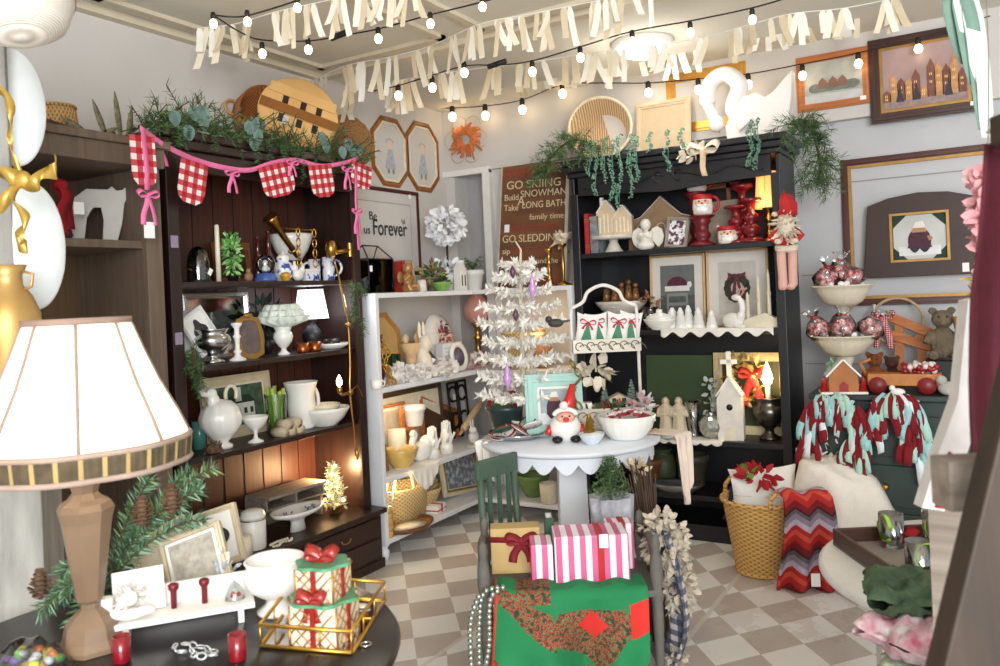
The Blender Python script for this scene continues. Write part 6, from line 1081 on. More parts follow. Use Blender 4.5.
for px, y0, y1, lab in ((588, 142, 176, 'short string of green pearls under the wicker bushel basket'), (595, 142, 196, 'string of green pearls hanging second below the bushel basket'), (603, 140, 182, 'string of green pearls hanging centrally below the bushel basket'), (611, 142, 200, 'longer string of green pearls past the middle of the bushel basket'), (619, 136, 208, 'longest string of green pearls hanging over the toy houses'), (629, 136, 198, 'string of green pearls at the plain panel side of the bushel basket'), (635, 138, 182, 'thin string of green pearls below the beige panel edge'), (649, 134, 152, 'shortest wisp of green pearls below the beige panel'), (666, 132, 172, 'lone string of green pearls below the middle of the beige panel'), (681, 130, 160, 'lone string of green pearls between the panel and the bow tail'), (750, 122, 166, 'string of green pearls below the swan wing, the one nearest the bow'), (757, 120, 170, 'string of green pearls below the swan wing, farther from the bow')):
    a = ony(px, y0, 4.295); b = ony(px+rnd.uniform(-2, 2), y1, 4.30); k = k_(a); m = MB(); m.tube([V((0, 0, 0)), (b-a)*.5+V((.01, -.005, 0)), b-a], .002, 4)
    L = (b-a).length
    m.tube([V((0, .06, .012)), V((0, .02, .016)), V((0, 0, 0))], .004, 4)
    for q in range(int(L*330)): f = rnd.random(); c = (b-a)*f+V((.012*sin(f*9+px), 0, 0)); d_ = V((rnd.gauss(0, 1), rnd.gauss(0, 1), rnd.gauss(0, .4))).normalized()*.010; m.ball(c+d_, .0055, 0, 5, 4)
    solo(m, 'trailing_plant', lab, 'trailing plant', gs, a, 0, 'trailing greens on the bookcase')
def pine_spray(name, lab, pts, dens, nl, mats, up):
    o = V(pts[0]); t = T(name, lab, 'greenery', o, 0); P1 = spline([V(q)-o for q in pts], 6); MB().tube(P1, .006, 5).build('stem', mat('stem_brown'), t); m = MB()
    for i in range(len(P1)-1):
        for _ in range(dens): e = P1[i]+V((rnd.uniform(-.12, .12)*min(1, dens/4), rnd.uniform(-.09, .03)*min(1, dens/4), rnd.uniform(-.13, .08)*min(1, dens/3)+up)); needles(m, bez(P1[i], P1[i].lerp(e, .5)+V((0, 0, .03)), e, 4), 26, nl, .0035, (0, 1), .8)
    m.build('sprigs', mats, t)
pine_spray('pine_spray', 'dark leafy pine spray drooping off the sign side of the bookcase top', [ony(600, 150, 4.33), ony(580, 140, 4.32), ony(562, 146, 4.3), ony(545, 165, 4.28), ony(540, 178, 4.27)], 4, .04, [darkpine, pinegreen], -.02)
pine_spray('pine_spray', 'long needled pine spray drooping off the dresser side of the bookcase top', [ony(790, 124, 4.3), ony(806, 122, 4.28), ony(815, 140, 4.27), ony(820, 165, 4.26), ony(818, 185, 4.25)], 4, .05, [darkpine, pinegreen], -.05)
# ================================================================ on the scalloped table
def ont(px, py, z=TZ): return onz(px, py, z+.0005)
# white feather tree behind the table, standing on the corner shelf floor side
p = ont(526, 431); k = k_(p); t = T('feather_tree', 'white feather christmas tree with sparse tiered branches on the table', 'christmas tree', p, FACE)
lpart('base', t, P_POT, 30*k, 12*k, white); MB().tube([(0, 0, 8*k), (0, 0, 120*k), (2*k, 0, 170*k), (3*k, 0, 181*k), (-2*k, 0, 190*k)], [3*k, 2.4*k, 1.5*k, 1*k, .8*k], 8).build('trunk', mat('feather_trunk', (214, 202, 180), .8), t)
fw = mat('feather_white', (240, 236, 228), .8, var=.04)
for j, (z, r, n) in enumerate(((34, 48, 11), (52, 47, 10), (70, 45, 10), (88, 45, 9), (106, 43, 9), (122, 40, 8), (138, 34, 7), (152, 27, 6), (164, 18, 5))):
    for i in range(n):
        a = 2*pi*i/n+j*.7+rnd.uniform(-.15, .15); R0 = r*k*rnd.uniform(.9, 1.08); e = V((R0*cos(a), R0*sin(a)*.85, (z+5)*k)); P1 = bez((0, 0, z*k), (e.x*.6, e.y*.6, (z-2)*k), e, 5); m = MB(); m.tube(P1, [1*k, .9*k, .8*k, .8*k, .7*k, .5*k], 5)
        needles(m, P1, 64, 7.2*k, 3*k, (0,), .5); m.build('branch', fw, t)
def ornam(name, lab, px, py, d, kind, cat='ornament', grp=None):
    p = atd(px, py, d); k = k_(p); m = MB()
    if kind == 'drop': m.lathe([(0, 0), (1.6*k, 6*k), (4*k, 11*k), (4.6*k, 15*k), (2*k, 19*k), (3*k, 21*k), (1*k, 26*k), (0, 30*k)], 12); mt = mat('orn_lilac', (196, 150, 206), .25, var=.1, coat=.4)
    elif kind == 'bird': m.ball((0, 0, 5*k), (8*k, 4*k, 4.5*k)); m.ball((-7*k, 0, 9*k), 3.4*k); m.prism([(5*k, 4*k), (14*k, 6*k), (14*k, 8*k), (5*k, 7*k)], -2*k, 2*k); mt = mat('orn_bird', (64, 56, 54), .6, var=.3)
    else: m.lathe([(0, 0), (2*k, 3*k), (3.4*k, 7*k), (2*k, 11*k), (0, 14*k)], 10); mt = mat('orn_dark', (92, 60, 80), .3)
    return solo(m, name, lab, cat, mt, p, FACE, grp)
ornam('lilac_ornament', 'lilac glass drop ornament near the top of the white feather tree', 533, 302, 3.55, 'drop', 'ornament', 'lilac drop ornaments'); ornam('lilac_ornament', 'lilac glass drop ornament low on the white feather tree', 508, 392, 3.5, 'drop', 'ornament', 'lilac drop ornaments'); ornam('bird_ornament', 'dark bird ornament perched on the feather tree beside the wire stand', 556, 328, 3.45, 'bird')
ornam('drop_ornament', 'small dark plum ornament between the top feather tree branches', 513, 279, 3.45, 'small', 'ornament', 'dark tree ornaments'); ornam('drop_ornament', 'small dark plum ornament on the trunk side above the teal frame', 516, 322, 3.35, 'small', 'ornament', 'dark tree ornaments')
# two tier white wire stand with little pillows
p = ont(609, 431); k = k_(p)
t = T('tiered_stand', 'white metal two tier stand with arched handle behind the candy bowl', 'stand', p, FACE); wm = mat('stand_white', (224, 220, 212), .5, var=.1); tin = mat('stand_tin', (172, 166, 154), .5, .3, col2=(206, 198, 182), scale=9)
X = 33*k; hp = 141*k; zs = lambda y: (428-y)*k
m = MB()
for s in (-1, 1): m.tube([(s*X, 0, 0), (s*X, 0, zs(312)), (s*X*.98, 0, zs(304))], .008, 6)
m.tube(spline([(-X*.98, 0, zs(304)), (-X*.62, 0, zs(298)), (-X*.45, 0, zs(288)), (0, 0, zs(282)), (X*.45, 0, zs(288)), (X*.62, 0, zs(298)), (X*.98, 0, zs(304))], 6), .009, 6); m.build('frame', wm, t)
for y0, y1, nm in ((335, 348, 'upper_tray'), (403, 419, 'lower_tray')):
    z0, z1 = zs(y1), zs(y0); tr = MB().bb(-X, X, -.07, .07, z0, z0+.004).bb(-X, X, -.072, -.07, z0, z1).bb(-X, X, .07, .072, z0, z1).bb(-X-.002, -X, -.07, .07, z0, z1).bb(X, X+.002, -.07, .07, z0, z1).build(nm, tin, t); m = MB()
    for q in range(6): x = -X*.82+q*X*.33; m.tube(arc((x, -.074, (z0+z1)/2), (z1-z0)*.3, 0, 4.6, 10), .0022, 4); m.tube(bez((x, -.074, (z0+z1)/2), (x+.03, -.074, z1-.006), (x+.05, -.074, z0+.01), 5), .002, 4)
    m.build('scrollwork', mat('scroll_brown', (120, 108, 92), .5, .3), tr)
zt = zs(348)+.006; pw = mat('cushion_white', (236, 232, 228), .9, var=.03, bump=.1)
for i, x in enumerate((-21, -6, 10, 23)):
    q = p+V((cos(FACE)*x*k, sin(FACE)*x*k, 0))+V((-sin(FACE), cos(FACE), 0))*(-.02+.025*(i % 2)); q.z += zt; t2 = T('mini_pillow', ('mini pillow with a bow topped tree, first in the white stand', 'mini pillow with a bow topped tree, foremost and widest in the white stand', 'mini pillow with a bow topped tree, third in the white stand', 'mini pillow with a bow topped tree, last in the white stand')[i], 'pillow', q, rot=(-.12, (.16, -.04, .14, .16)[i], FACE), group='mini pillows in the tiered stand')
    pillow('cushion', t2, 23*k, 38*k, .03, pw); m = MB(); m.prism([(-7*k, 5*k), (7*k, 5*k), (1*k, 26*k), (-1*k, 26*k)], -.019, -.012); m.build('tree_print', mat('print_green', (74, 130, 100), .8, var=.2, scale=80), t2); m = MB(); bow(m, (0, -.017, 28*k), 8*k, 0, .5, .3); m.build('bow_print', mat('print_red', (190, 40, 70), .7), t2)
zt = zs(419)+.005
def in_tray(x, dy=0): q = p+V((cos(FACE), sin(FACE), 0))*x*k+V((-sin(FACE), cos(FACE), 0))*dy; q.z += zt; return q
for x, h, lab in ((-2, 34, 'miniature frosted bottlebrush tree beside the tin house'), (25, 40, 'taller miniature frosted bottlebrush tree nearest the end of the lower tray')):
    q = in_tray(x, .02); t2 = T('bottlebrush_tree', lab, 'tree ornament', q, 0, 'bottlebrush trees'); lpart('stand', t2, P_CYL, 6*k, 9*k, wood); m = MB(); needles(m, [(0, 0, 8*k), (0, 0, h*k)], 10, 2*k)
    for j in range(12): z = (9+(h-9)*j/12)*k; needles(m, [(0, 0, z), (0, 0, z+.01)], 46, (9-.7*j)*k, .003, (0,), .2)
    m.build('bristles', mat('bottlebrush', (104, 128, 118), .7, col2=(150, 172, 162), scale=30), t2)
q = in_tray(12, .035); t2 = T('mini_house', 'small cream cardboard house with lit windows in the lower tray', 'house ornament', q, FACE); MB().prism(house_poly(20*k, 26*k, .2), -.02, .02).build('walls', mat('mini_cream', (206, 190, 158), .7), t2); m = MB(); [m.bb(x*k-2*k, x*k+2*k, -.0215, -.02, z*k, z*k+5*k) for x in (-5, 5) for z in (11, 17)]; m.build('windows', black, t2); m = MB(); [m.box((0, 0, 0), (12*k, .05, .003), M=Matrix.Translation((s*5*k, 0, 24*k)) @ Matrix.Rotation(s*.48, 4, 'Y')) for s in (-1, 1)]; m.build('roof', mat('mini_roof', (150, 130, 110), .7), t2)
q = in_tray(0, -.04); m = MB(); leaves(m, (0, 0, 10*k), (30*k, .025, 8*k), 200, 8*k, (0, 1, 2, 0), .2, .3); solo(m, 'greens_filler', 'mixed greens, cones and red berries filling the lower tray', 'greens', [green, mat('cone'), red, dgreen], q, FACE)
q = in_tray(-26, -.02); t2 = T('white_box', 'small white card box at the bow end of the lower tray', 'box', q, FACE); MB().bb(-9*k, 9*k, -.025, .025, 0, 17*k).build('box', paper, t2, bev=.002); MB().bb(-9.4*k, 9.4*k, -.027, .027, 17*k, 20*k).build('lid', paper, t2, bev=.001)
q = in_tray(30, -.06); m = MB(); leaves(m, (0, 0, 14*k), (12*k, .03, 12*k), 70, 9*k, (0, 1), .3, .2, .6); m.tube([(0, 0, 0), (0, 0, 16*k)], 1.5*k, 5); solo(m, 'cotton_pick', 'silver and blush cotton pick at the end of the lower tray', 'flowers', [mat('cotton_grey', (206, 204, 206), .7), mat('blush', (206, 158, 158), .7)], q, FACE)
q = atd(596, 372, 3.68); k2 = k_(q); m = MB(); leaves(m, (0, 0, 0), (12*k2, .03, 9*k2), 26, 14*k2, (0,), .5, 0, .8); m.ball((0, -.01, -12*k2), (4*k2, 3*k2, 8*k2)); m.tube([(0, 0, 0), (0, .02, 30*k2)], 1*k2, 4); solo(m, 'flower_clip', 'cream fabric flower hanging between the tiers of the white stand', 'flower', mat('flower_cream', (226, 216, 196), .8), q, FACE)
# framed teal photo, santa, bowls
p = ont(556, 436); k = k_(p)
frame('framed_photo', 'mint teal framed photo of a bear in a plum coat on the table', p, 58, 62, mat('frame_teal', (164, 204, 195), .55, var=.06), .056, FACE, .16, matw=.012, matm=paper, pic=mat('photo_snow', (150, 166, 168), .5, var=.2), art=art_bear, cat='picture', stand=True)
p = ont(566, 441); k = k_(p); t = T('santa_figurine', 'white bearded ceramic santa sitting with a tall red hat', 'figurine', p, FACE); MB().ball((0, 0, 13.5*k), (16*k, 12*k, 14.5*k), 0, 20, 14).build('beard', white, t); MB().ball((0, -7*k, 24*k), (9.5*k, 6*k, 5.5*k)).build('face', skin, t); MB().ball((0, -13.2*k, 23.5*k), (3.2*k, 2.6*k, 2.6*k)).build('nose', mat('nose_red', (206, 60, 56), .3), t)
m = MB(); m.ball((0, 2*k, 28*k), (11*k, 8*k, 5*k)); m.tube([(1*k, 3*k, 29*k), (6*k, 4*k, 40*k), (9*k, 5*k, 56*k)], [9*k, 6*k, 2.4*k], 12); [m.tube([(s*15*k, 0, 15*k), (s*18*k, -4*k, 8*k)], [3.6*k, 3.2*k], 10) for s in (-1, 1)]; m.build('hat_and_coat', mat('santa_red', (206, 44, 40), .35, var=.06, coat=.3), t); m = MB(); m.tube(arc((0, -4*k, 26*k), 11*k, .1, 3.04, 14, ry=6*k), 2.6*k, 8); m.ball((-1*k, -5*k, 36*k), 4.6*k); m.build('fur_trim', white, t); m = MB(); [m.ball((s*9*k, -9*k, 3.4*k), (5.5*k, 6.5*k, 3.6*k)) for s in (-1, 1)]; m.build('boots', black, t); m = MB(); [m.ball((s*3.6*k, -12.2*k, 26.5*k), 1*k) for s in (-1, 1)]; m.build('eyes', black, t)
p = ont(517, 438); k = k_(p); t = T('silver_tray', 'round silver tray heaped with holiday ornaments on the white table', 'tray', p, FACE); lpart('tray', t, [(0, 0), (.6, 0), (.95, .6), (1, 1), (.92, .8), (.6, .3), (0, .25)], 58*k, 7*k, silver, flute=(16, .015), seg=48); PT = p.copy()
for i, (x, y, c, lab) in enumerate(((-13, -.02, (226, 224, 220), 'round white hoop ornament with red stitching leaning on the silver tray'), (-2, .03, (214, 220, 220), 'pale snowy disc ornament at the back of the silver tray'), (3, -.05, (208, 210, 206), 'grey white disc ornament in the middle of the silver tray'), (-14, -.07, (60, 92, 76), 'green black patterned disc ornament at the front of the silver tray'), (16, -.03, (232, 232, 228), 'plain white disc ornament nearest the ceramic santa'), (12, .04, (190, 206, 196), 'mint disc ornament behind the plain white one'))):
    q = p+V((cos(FACE), sin(FACE), 0))*x*k+V((-sin(FACE), cos(FACE), 0))*y; q.z += .028+.007*i; t2 = T('disc_ornament', lab, 'ornament', q, rot=(.35+.1*(i % 3), .25*(1 if i % 2 else -1), FACE+i), group='disc ornaments on the silver tray'); r = (14 if i == 0 else 10.5)*k; lpart('disc', t2, [(0, 0), (.95, 0), (1, .5), (.95, 1), (0, 1)], 2*r, .006, mat('orn_disc%d' % c[0], c, .5, var=.05)); MB().lathe([(r*.75, .0061), (r*.86, .008), (r*.97, .0061)], 28).build('rim', red if i in (0, 2) else mat('rim_black', (50, 54, 54), .4), t2); m = MB(); leaves(m, (0, 0, .006), (r*.4, r*.4, .001), 10, r*.4); m.build('motif', red if i % 2 == 0 else green, t2)
p = ont(507, 430); k = k_(p); lth('cachepot', 'dark teal round pot behind the silver ornament tray', 'pot', p, P_POT, 42, 26, mat('pot_teal', (44, 62, 60), .35, var=.2)); q = p.copy(); q.z += 27*k; t2 = T('pot_holder', 'red and green quilted pot holder lying on the dark teal pot', 'pot holder', q, rot=(.5, -.25, FACE)); pts = [(-20*k, 0), (-16*k, 12*k), (10*k, 15*k), (17*k, 5*k), (12*k, -12*k), (-12*k, -13*k)]
m = MB(); m.add([(x, y, 0) for x, y in pts]+[(x, y, .012) for x, y in pts], [(5, 4, 3, 2, 1, 0), (6, 7, 8, 9, 10, 11)]+[(i, (i+1) % 6, 6+(i+1) % 6, 6+i) for i in range(6)]); m.build('binding', clothred, t2, bev=.004); m = MB(); m.add([(x*.72, y*.72, .0125) for x, y in pts], [(0, 5, 4, 3, 2, 1)][::-1]); m.f[0] = tuple(range(6)) if False else (5, 4, 3, 2, 1, 0)[::-1]; m.build('green_panel', mat('quilt_green', (74, 110, 70), .9, var=.3, scale=60), t2, solid=.001)
p = ont(627, 438); k = k_(p)*.98; t = T('serving_bowl', 'large white ribbed bowl filled with red and white sweets', 'bowl', p, FACE); lpart('bowl', t, [(0, 0), (.55, 0), (.6, .06), (.86, .45), (1, 1), (.96, 1.02), (.82, .5), (0, .3)], 60*k, 24*k, white, flute=(20, .012), seg=60); BQ = p.copy()
m = MB(); pc = [mat('sweet_red', (150, 24, 44), .5), mat('sweet_white', (228, 214, 214), .6)]
for i in range(74):
    a = rnd.uniform(0, 6.28); r = sqrt(rnd.random())*25*k; z = 19*k+(1-(r/(25*k))**2)*9*k
    if i < 60: 
        q = p+V((r*cos(a), r*sin(a), z)); mm = MB(); L = rnd.uniform(5, 9)*k; b = rnd.uniform(0, 3.1); mm.box((0, 0, 0), (L, 3.4*k, 2.6*k), 0, M=Matrix.Rotation(b, 4, 'Z') @ Matrix.Rotation(rnd.uniform(-.4, .4), 4, 'X')); solo(mm, 'wrapped_sweet', 'red or white wrapped sweet heaped in the large white ribbed bowl', 'sweet', pc[0] if i % 5 < 3 else pc[1], q, 0, 'sweets in the white ribbed bowl', bev=.002)
p = ont(592, 444); k = k_(p); t = T('small_bowl', 'small white and blue bowl in front of the large ribbed bowl', 'bowl', p, FACE); lpart('bowl', t, P_BOWL, 27*k, 11*k, mat('bowl_bluish', (206, 214, 222), .3, var=.05)); m = MB(); m.ball((0, 0, 9*k), (11*k, 11*k, 3.4*k)); m.build('cotton_snow', white, t)
for x, h, lab in ((-2, 20, 'tiny gold glitter tree in the small white and blue bowl'),): q = p+V((x*k, 0, 10*k)); lth('gold_tree', lab, 'tree ornament', q, [(0, 0), (1, 0), (.6, .35), (.8, .35), (.4, .68), (.55, .68), (0, 1)], 13, 22, mat('glitter_gold', (176, 136, 50), .35, .8, var=.3, scale=90))
q = atd(575, 372, 3.62); k = k_(q); m = MB(); chain(m, spline([(-2*k, 0, 8*k), (4*k, -.01, -6*k), (-4*k, -.01, -18*k), (2*k, -.01, -34*k)], 4), 4.6*k, 1*k); solo(m, 'bead_chain', 'olive gold link garland draped over the corner of the teal frame', 'garland', mat('link_olive', (150, 130, 62), .35, .6), q, FACE)
# cloths hanging at the table edge
p = ont(650, 434); k = k_(p); m = MB()
def tc(u, v):
    s = v*1.35; x = (u-.5)*(.14-.06*v)+.02*v
    if s < .4: y, z = .06-s*.4, .004
    else: y, z = -.10-.01*sin(u*16)*min(1, (s-.4)*3), .004-(s-.4)*(.20+.13*sin(u*2.6+.6))
    return V((x+.03, y, z))
m.grid(tc, 26, 26); solo(m, 'lace_cloth', 'cream lace cloth draped over the table edge beside the sweets bowl', 'cloth', mat('cloth_cream', (232, 214, 198), .9, var=.06, bump=.2), p+V((cos(FACE), sin(FACE), 0))*.045, FACE+.75, solid=.003)
# ================================================================ bench, floor pieces, basket
def loc2(o, rz, x, y, z=0.): return V((o.x+cos(rz)*x-sin(rz)*y, o.y+sin(rz)*x+cos(rz)*y, z))
m = MB(); p = atd(487, 436, 3.55); p.z = TZ+.001
m.grid(lambda u, v: V(((u-.5)*.07+.03*v, .03-.07*v if v < .5 else -.005-.02*sin(v*3+u*8), .003 if v < .5 else .003-(v-.5)*.3*(.8+.4*u))), 14, 20); solo(m, 'lace_cloth', 'thin white lace cloth hanging at the corner shelf side of the pedestal table', 'cloth', lace, p+V((-.03, -.0, 0)), FACE-.9, solid=.002)
def stripes(name, n, a, b):
    return checks_dummy(name, n, a, b)
def stripe_mat(name, c1, c2, scale, ch='X'):
    if name in _M: return _M[name]
    mm = mat(name, c1, .35, var=0, coat=.3); nt = mm.node_tree; N = nt.nodes; L = nt.links
    tc = N.new('ShaderNodeTexCoord'); sp = N.new('ShaderNodeSeparateXYZ'); L.new(tc.outputs['Object'], sp.inputs[0]); mu = N.new('ShaderNodeMath'); mu.operation = 'MULTIPLY'; mu.inputs[1].default_value = scale; L.new(sp.outputs[ch], mu.inputs[0]); fr = N.new('ShaderNodeMath'); fr.operation = 'FRACT'; L.new(mu.outputs[0], fr.inputs[0])
    cr = N.new('ShaderNodeValToRGB'); cr.color_ramp.interpolation = 'CONSTANT'; e = cr.color_ramp.elements; e[0].color = lin(c1); e[1].position = .5; e[1].color = lin(c2); L.new(fr.outputs[0], cr.inputs[0]); L.new(cr.outputs[0], N['Principled BSDF'].inputs['Base Color']); return mm
ps = stripe_mat('gift_stripes', (214, 92, 140), (242, 234, 240), 25)
def gift(lab, x0, x1, y0, y1, z0, z1, m, rz=0, extra=None, rm=None):
    q = loc2(BP, FACE, (x0+x1)/2, (y0+y1)/2, z0); t = T('gift_box', lab, 'gift', q, FACE+rz); w, d, h = x1-x0, y1-y0, z1-z0
    MB().bb(-w/2, w/2, -d/2, d/2, 0, h).build('box', m, t, bev=.004)
    if extra is not None: MB().bb(extra-.011, extra+.011, -d/2-.002, d/2+.002, -.0, h+.002).build('ribbon', rm or red, t)
    return t
t = gift('big pink and white striped gift with a red ribbon on the bench', -.045, .205, -.11, .035, .445, .60, ps, .0, .03); tagged(t, (.04, -.078, .16), .03)
gift('smaller striped gift with a glossy white side beside the kraft box', -.125, -.05, -.09, .03, .445, .57, ps)
gift('striped gift mostly hidden behind the big one at the fringed throw end', .15, .245, .045, .13, .4285, .59, ps, 0, .01)
t = gift('tall plain kraft gift box tied with a dark red bow', -.262, -.085, .05, .13, .4285, .59, mat('kraft', (196, 166, 112), .8, var=.06)); m = MB(); bow(m, (.02, -.05, .12), .055, 0, .8, .55); m.band([(-.09, -.042, .125), (.02, -.045, .12), (.09, -.042, .125)], .02, (0, 0, 1)); m.build('bow', mat('ribbon_wine', (128, 18, 30), .7, var=.12), t, solid=.0015)
book('book', 'dark green covered book standing between the kraft box and striped gift', loc2(BP, FACE, -.05, .06, .4285), .09, .19, .03, mat('book_forest', (28, 72, 48), .5), FACE+pi/2*0)
# quilt
fl_ = spots_mat('quilt_floral', [(0, (24, 40, 30)), (.42, (36, 70, 44)), (.455, (186, 40, 38)), (.49, (30, 44, 34)), (.53, (120, 140, 90)), (.56, (44, 84, 52)), (.6, (206, 60, 50)), (.64, (28, 36, 30)), (1, (206, 190, 150))], 70, .9)
qg = mat('quilt_green2', (26, 122, 72), .85, var=.12, scale=8); qr = mat('quilt_red', (206, 44, 36), .85, var=.06)
m = MB(); nu, nv = 130, 90
def qf(u, v):
    x = -.252+u*.50; L = .20+.13*sin(u*3.1)**2+.05*sin(u*9); s = v*(.11+.09+L)
    if s < .11: return V((x, -.055-s, .446+.006*sin(x*50)+.004))
    s2 = s-.11; r = .03
    if s2 < r*1.57: a = s2/r; return V((x, -.165-r*sin(a), .450-r*(1-cos(a))+.0))
    d = s2-r*1.57; sway = .045*sin(x*19+d*4)+.03*sin(x*37+1)*d*3
    return V((x+.10*d*sin(u*5-1.2), -.195-.02*d+sway*min(1, d*6)-.0, .42-d*.95))
m.grid(qf, nu, nv)
for i in range(nv-1):
    for j in range(nu-1):
        u, v = j/(nu-2), i/(nv-2); a, b = abs(u-.62)*2.2, abs(v-.52)*2.0; d = a+b
        c = 1 if d < .22 else 2 if d < .7 and v > .40 else 0
        if u < .36 and .22+.5*u < v < .36+.75*u: c = 2
        if v < .34 and .14 < u < .36: c = 2
        if v > .86 or (u < .12 and v > .9): c = 2
        if u > .88 and .38 < v < .62: c = 1
        if u < .012: c = 1
        m.m[i*(nu-1)+j] = c
solo(m, 'quilt', 'green holiday patchwork quilt with red diamonds hanging off the bench', 'quilt', [qg, qr, fl_], BP, FACE, solid=.004)
# beads on the near post
t = T('bead_garland', 'long silver bead garland looped over the kraft box end of the bench', 'garland', loc2(BP, FACE, -.285, -.17, 0), FACE); bm = mat('bead_silver', (176, 186, 174), .2, .8, var=.1)
for i, pp in enumerate(([(.08, -.03, .475), (.0, -.035, .46), (-.02, -.04, .35), (-.03, -.045, .2), (-.08, -.06, .05), (-.13, -.08, .012)], [(.06, -.04, .475), (.02, -.045, .44), (.01, -.05, .3), (-.01, -.055, .16), (.05, -.07, .02), (.13, -.09, .012)], [(-.01, -.045, .47), (-.045, -.05, .38), (-.05, -.055, .25), (-.05, -.06, .11), (-.16, -.07, .03), (-.1, -.12, .012), (.0, -.12, .012)])): m = MB(); beads(m, spline(pp, 8), .0095, 0, 8, 6); m.build('bead_strand', bm, t)
# throw on the far arm
wool = mat('wool_cream', (206, 194, 174), .95, var=.1, bump=.6, bscale=90); t = T('plaid_throw', 'plaid throw with a shaggy cream border slung over the bench arm', 'throw', loc2(BP, FACE, .315, .05, 0), FACE)
m = MB(); m.grid(lambda u, v: V((.02+.05*sin(v*3)+.02*sin(u*9), -.11+u*.20+.03*sin(v*7), .57-v*.47)), 20, 24); m.build('plaid_panel', checks_mat('plaid', (70, 74, 92), (206, 200, 194), 26), t, solid=.01)
m = MB(); leaves(m, (.04, .0, .52), (.075, .10, .10), 420, .034, (0,), .4, -.2, .7); leaves(m, (.08, -.02, .36), (.05, .08, .10), 240, .034, (0,), .4, -.3, .6); m.build('shaggy_border', wool, t); m = MB(); leaves(m, (.05, -.06, .12), (.03, .06, .06), 110, .034, (0,), .4, -.4, .5); m.build('shaggy_border', wool, t)
# sack with fir, twig bundle
p = atd(612, 520, 3.12); p.z = 0; t = T('potted_fir', 'little green fir in a grey tulle wrapped pot behind the gifts', 'tree', p, FACE); lpart('pot', t, [(0, 0), (.7, 0), (.75, .1), (.9, .7), (1.02, 1), (.9, 1), (0, .9)], .165, .62, mat('tulle', (176, 176, 184), .85, var=.2, scale=20, bump=.5), flute=(9, .08), seg=45); m = MB(); m.tube([(0, 0, .6), (0, 0, .76)], .005, 5)
for j in range(9):
    for i in range(6): a = i*1.05+j*.5; z = .62+j*.016; r = .085-.008*j; e = V((r*cos(a), r*sin(a), z+.015)); needles(m, [(0, 0, z), e*.6+V((0, 0, z*.4)), e], 26, .02, .003, (0, 1), .6)
m.build('foliage', [pinegreen, darkpine], t)
p = atd(650, 520, 3.22); p.z = 0; t = T('twig_bundle', 'tall bundle of dark brown twigs standing beside the potted fir', 'twigs', p, FACE); m = MB(); tw = mat('twig_dark', (84, 66, 52), .85, var=.25)
for q in range(90): a = rnd.uniform(0, 6.28); r = rnd.uniform(0, .05); m.tube(bez((r*cos(a)*1.3, r*sin(a)*1.3, 0), (r*cos(a)*.6-.01, r*sin(a)*.6, .4), (r*cos(a)*1.6-.05, r*sin(a)*1.6, rnd.uniform(.55, .74)), 4), .003, 4)
m.build('twigs', tw, t); m = MB(); leaves(m, (-.045, 0, .70), (.03, .03, .03), 30, .035, (0,), .5, .3, .6); m.build('raffia_tie', mat('raffia_pale', (206, 190, 156), .8), t)
# laundry basket
BK = V((-.965, 4.03, 0)); t = T('laundry_basket', 'tall wicker basket of pillows in front of the black bookcase', 'basket', BK, 0); wb = weave_mat('wicker_gold', (150, 104, 50), (224, 178, 104), 34, 52)
lpart('body', t, [(0, 0), (.68, 0), (.7, .02), (.98, .96), (1.02, 1), (.94, 1), (.66, .04), (0, .03)], .37, .36, wb, seg=48); m = MB(); m.tube(arc((0, 0, .36), .186, 0, 2*pi, 48, 'xy')[:-1], .011, 8, closed=True); m.build('rim', wb, t); MB().tube(arc((0, 0, .012), .128, 0, 2*pi, 40, 'xy')[:-1], .010, 8, closed=True).build('base_ring', wb, t)
for a in (-.75, 2.45): c, s = cos(a), sin(a); MB().tube([V((.186*c-s*x, .186*s+c*x, .35+z)) for x, z in ((-.075, 0), (-.07, .05), (-.03, .085), (.03, .085), (.07, .05), (.075, 0))], .011, 8).build('handle', wb, t)
lw = mat('linen_white', (230, 228, 222), .95, var=.04, bump=.2, bscale=120)
def bpil(lab, x, y, z, w, h, d, m, rot): t = T('pillow', lab, 'pillow', BK+V((x, y, z)), rot=rot); pillow('cushion', t, w, h, d, m); return t
t = bpil('square white linen pillow with a seam, foremost in the wicker basket', -.01, -.055, .2, .25, .26, .09, lw, (-.1, .05, FACE-.2)); m = MB(); m.bb(-.11, .11, -.044, -.040, .18, .183); m.build('seam', mat('seam_grey', (186, 186, 186)), t)
bpil('white pillow with pointed corners rising behind the linen one', .02, .07, .26, .34, .24, .1, pw, (-.2, -.06, FACE-.1))
t = bpil('navy pillow with white script tucked at the side of the wicker basket', -.115, .0, .22, .16, .17, .07, mat('navy', (34, 44, 84), .9, var=.08), (-.1, .25, FACE-.35)); m = MB(); m.tube(spline([(-.05, -.04, .11), (-.02, -.045, .13), (-.04, -.045, .08), (0, -.045, .10), (.01, -.045, .08), (.03, -.045, .11), (.045, -.04, .09)], 6), .003, 5); m.build('script', paper, t)
p = BK+V((.0, -.04, .475)); t = T('poinsettia_bow', 'red felt bow with a green leaf lying on top of the white pillows', 'bow', p, FACE); m = MB(); leaves(m, (0, 0, .0), (.08, .06, .025), 24, .075, (0,), .3, .2, .6); m.build('bow', mat('felt_red', (176, 34, 38), .9, var=.1), t); m = MB(); leaves(m, (-.04, 0, .03), (.03, .03, .02), 6, .06, (0,), .3, .6, .6); m.build('leaf', mat('felt_green', (104, 140, 50), .9), t)
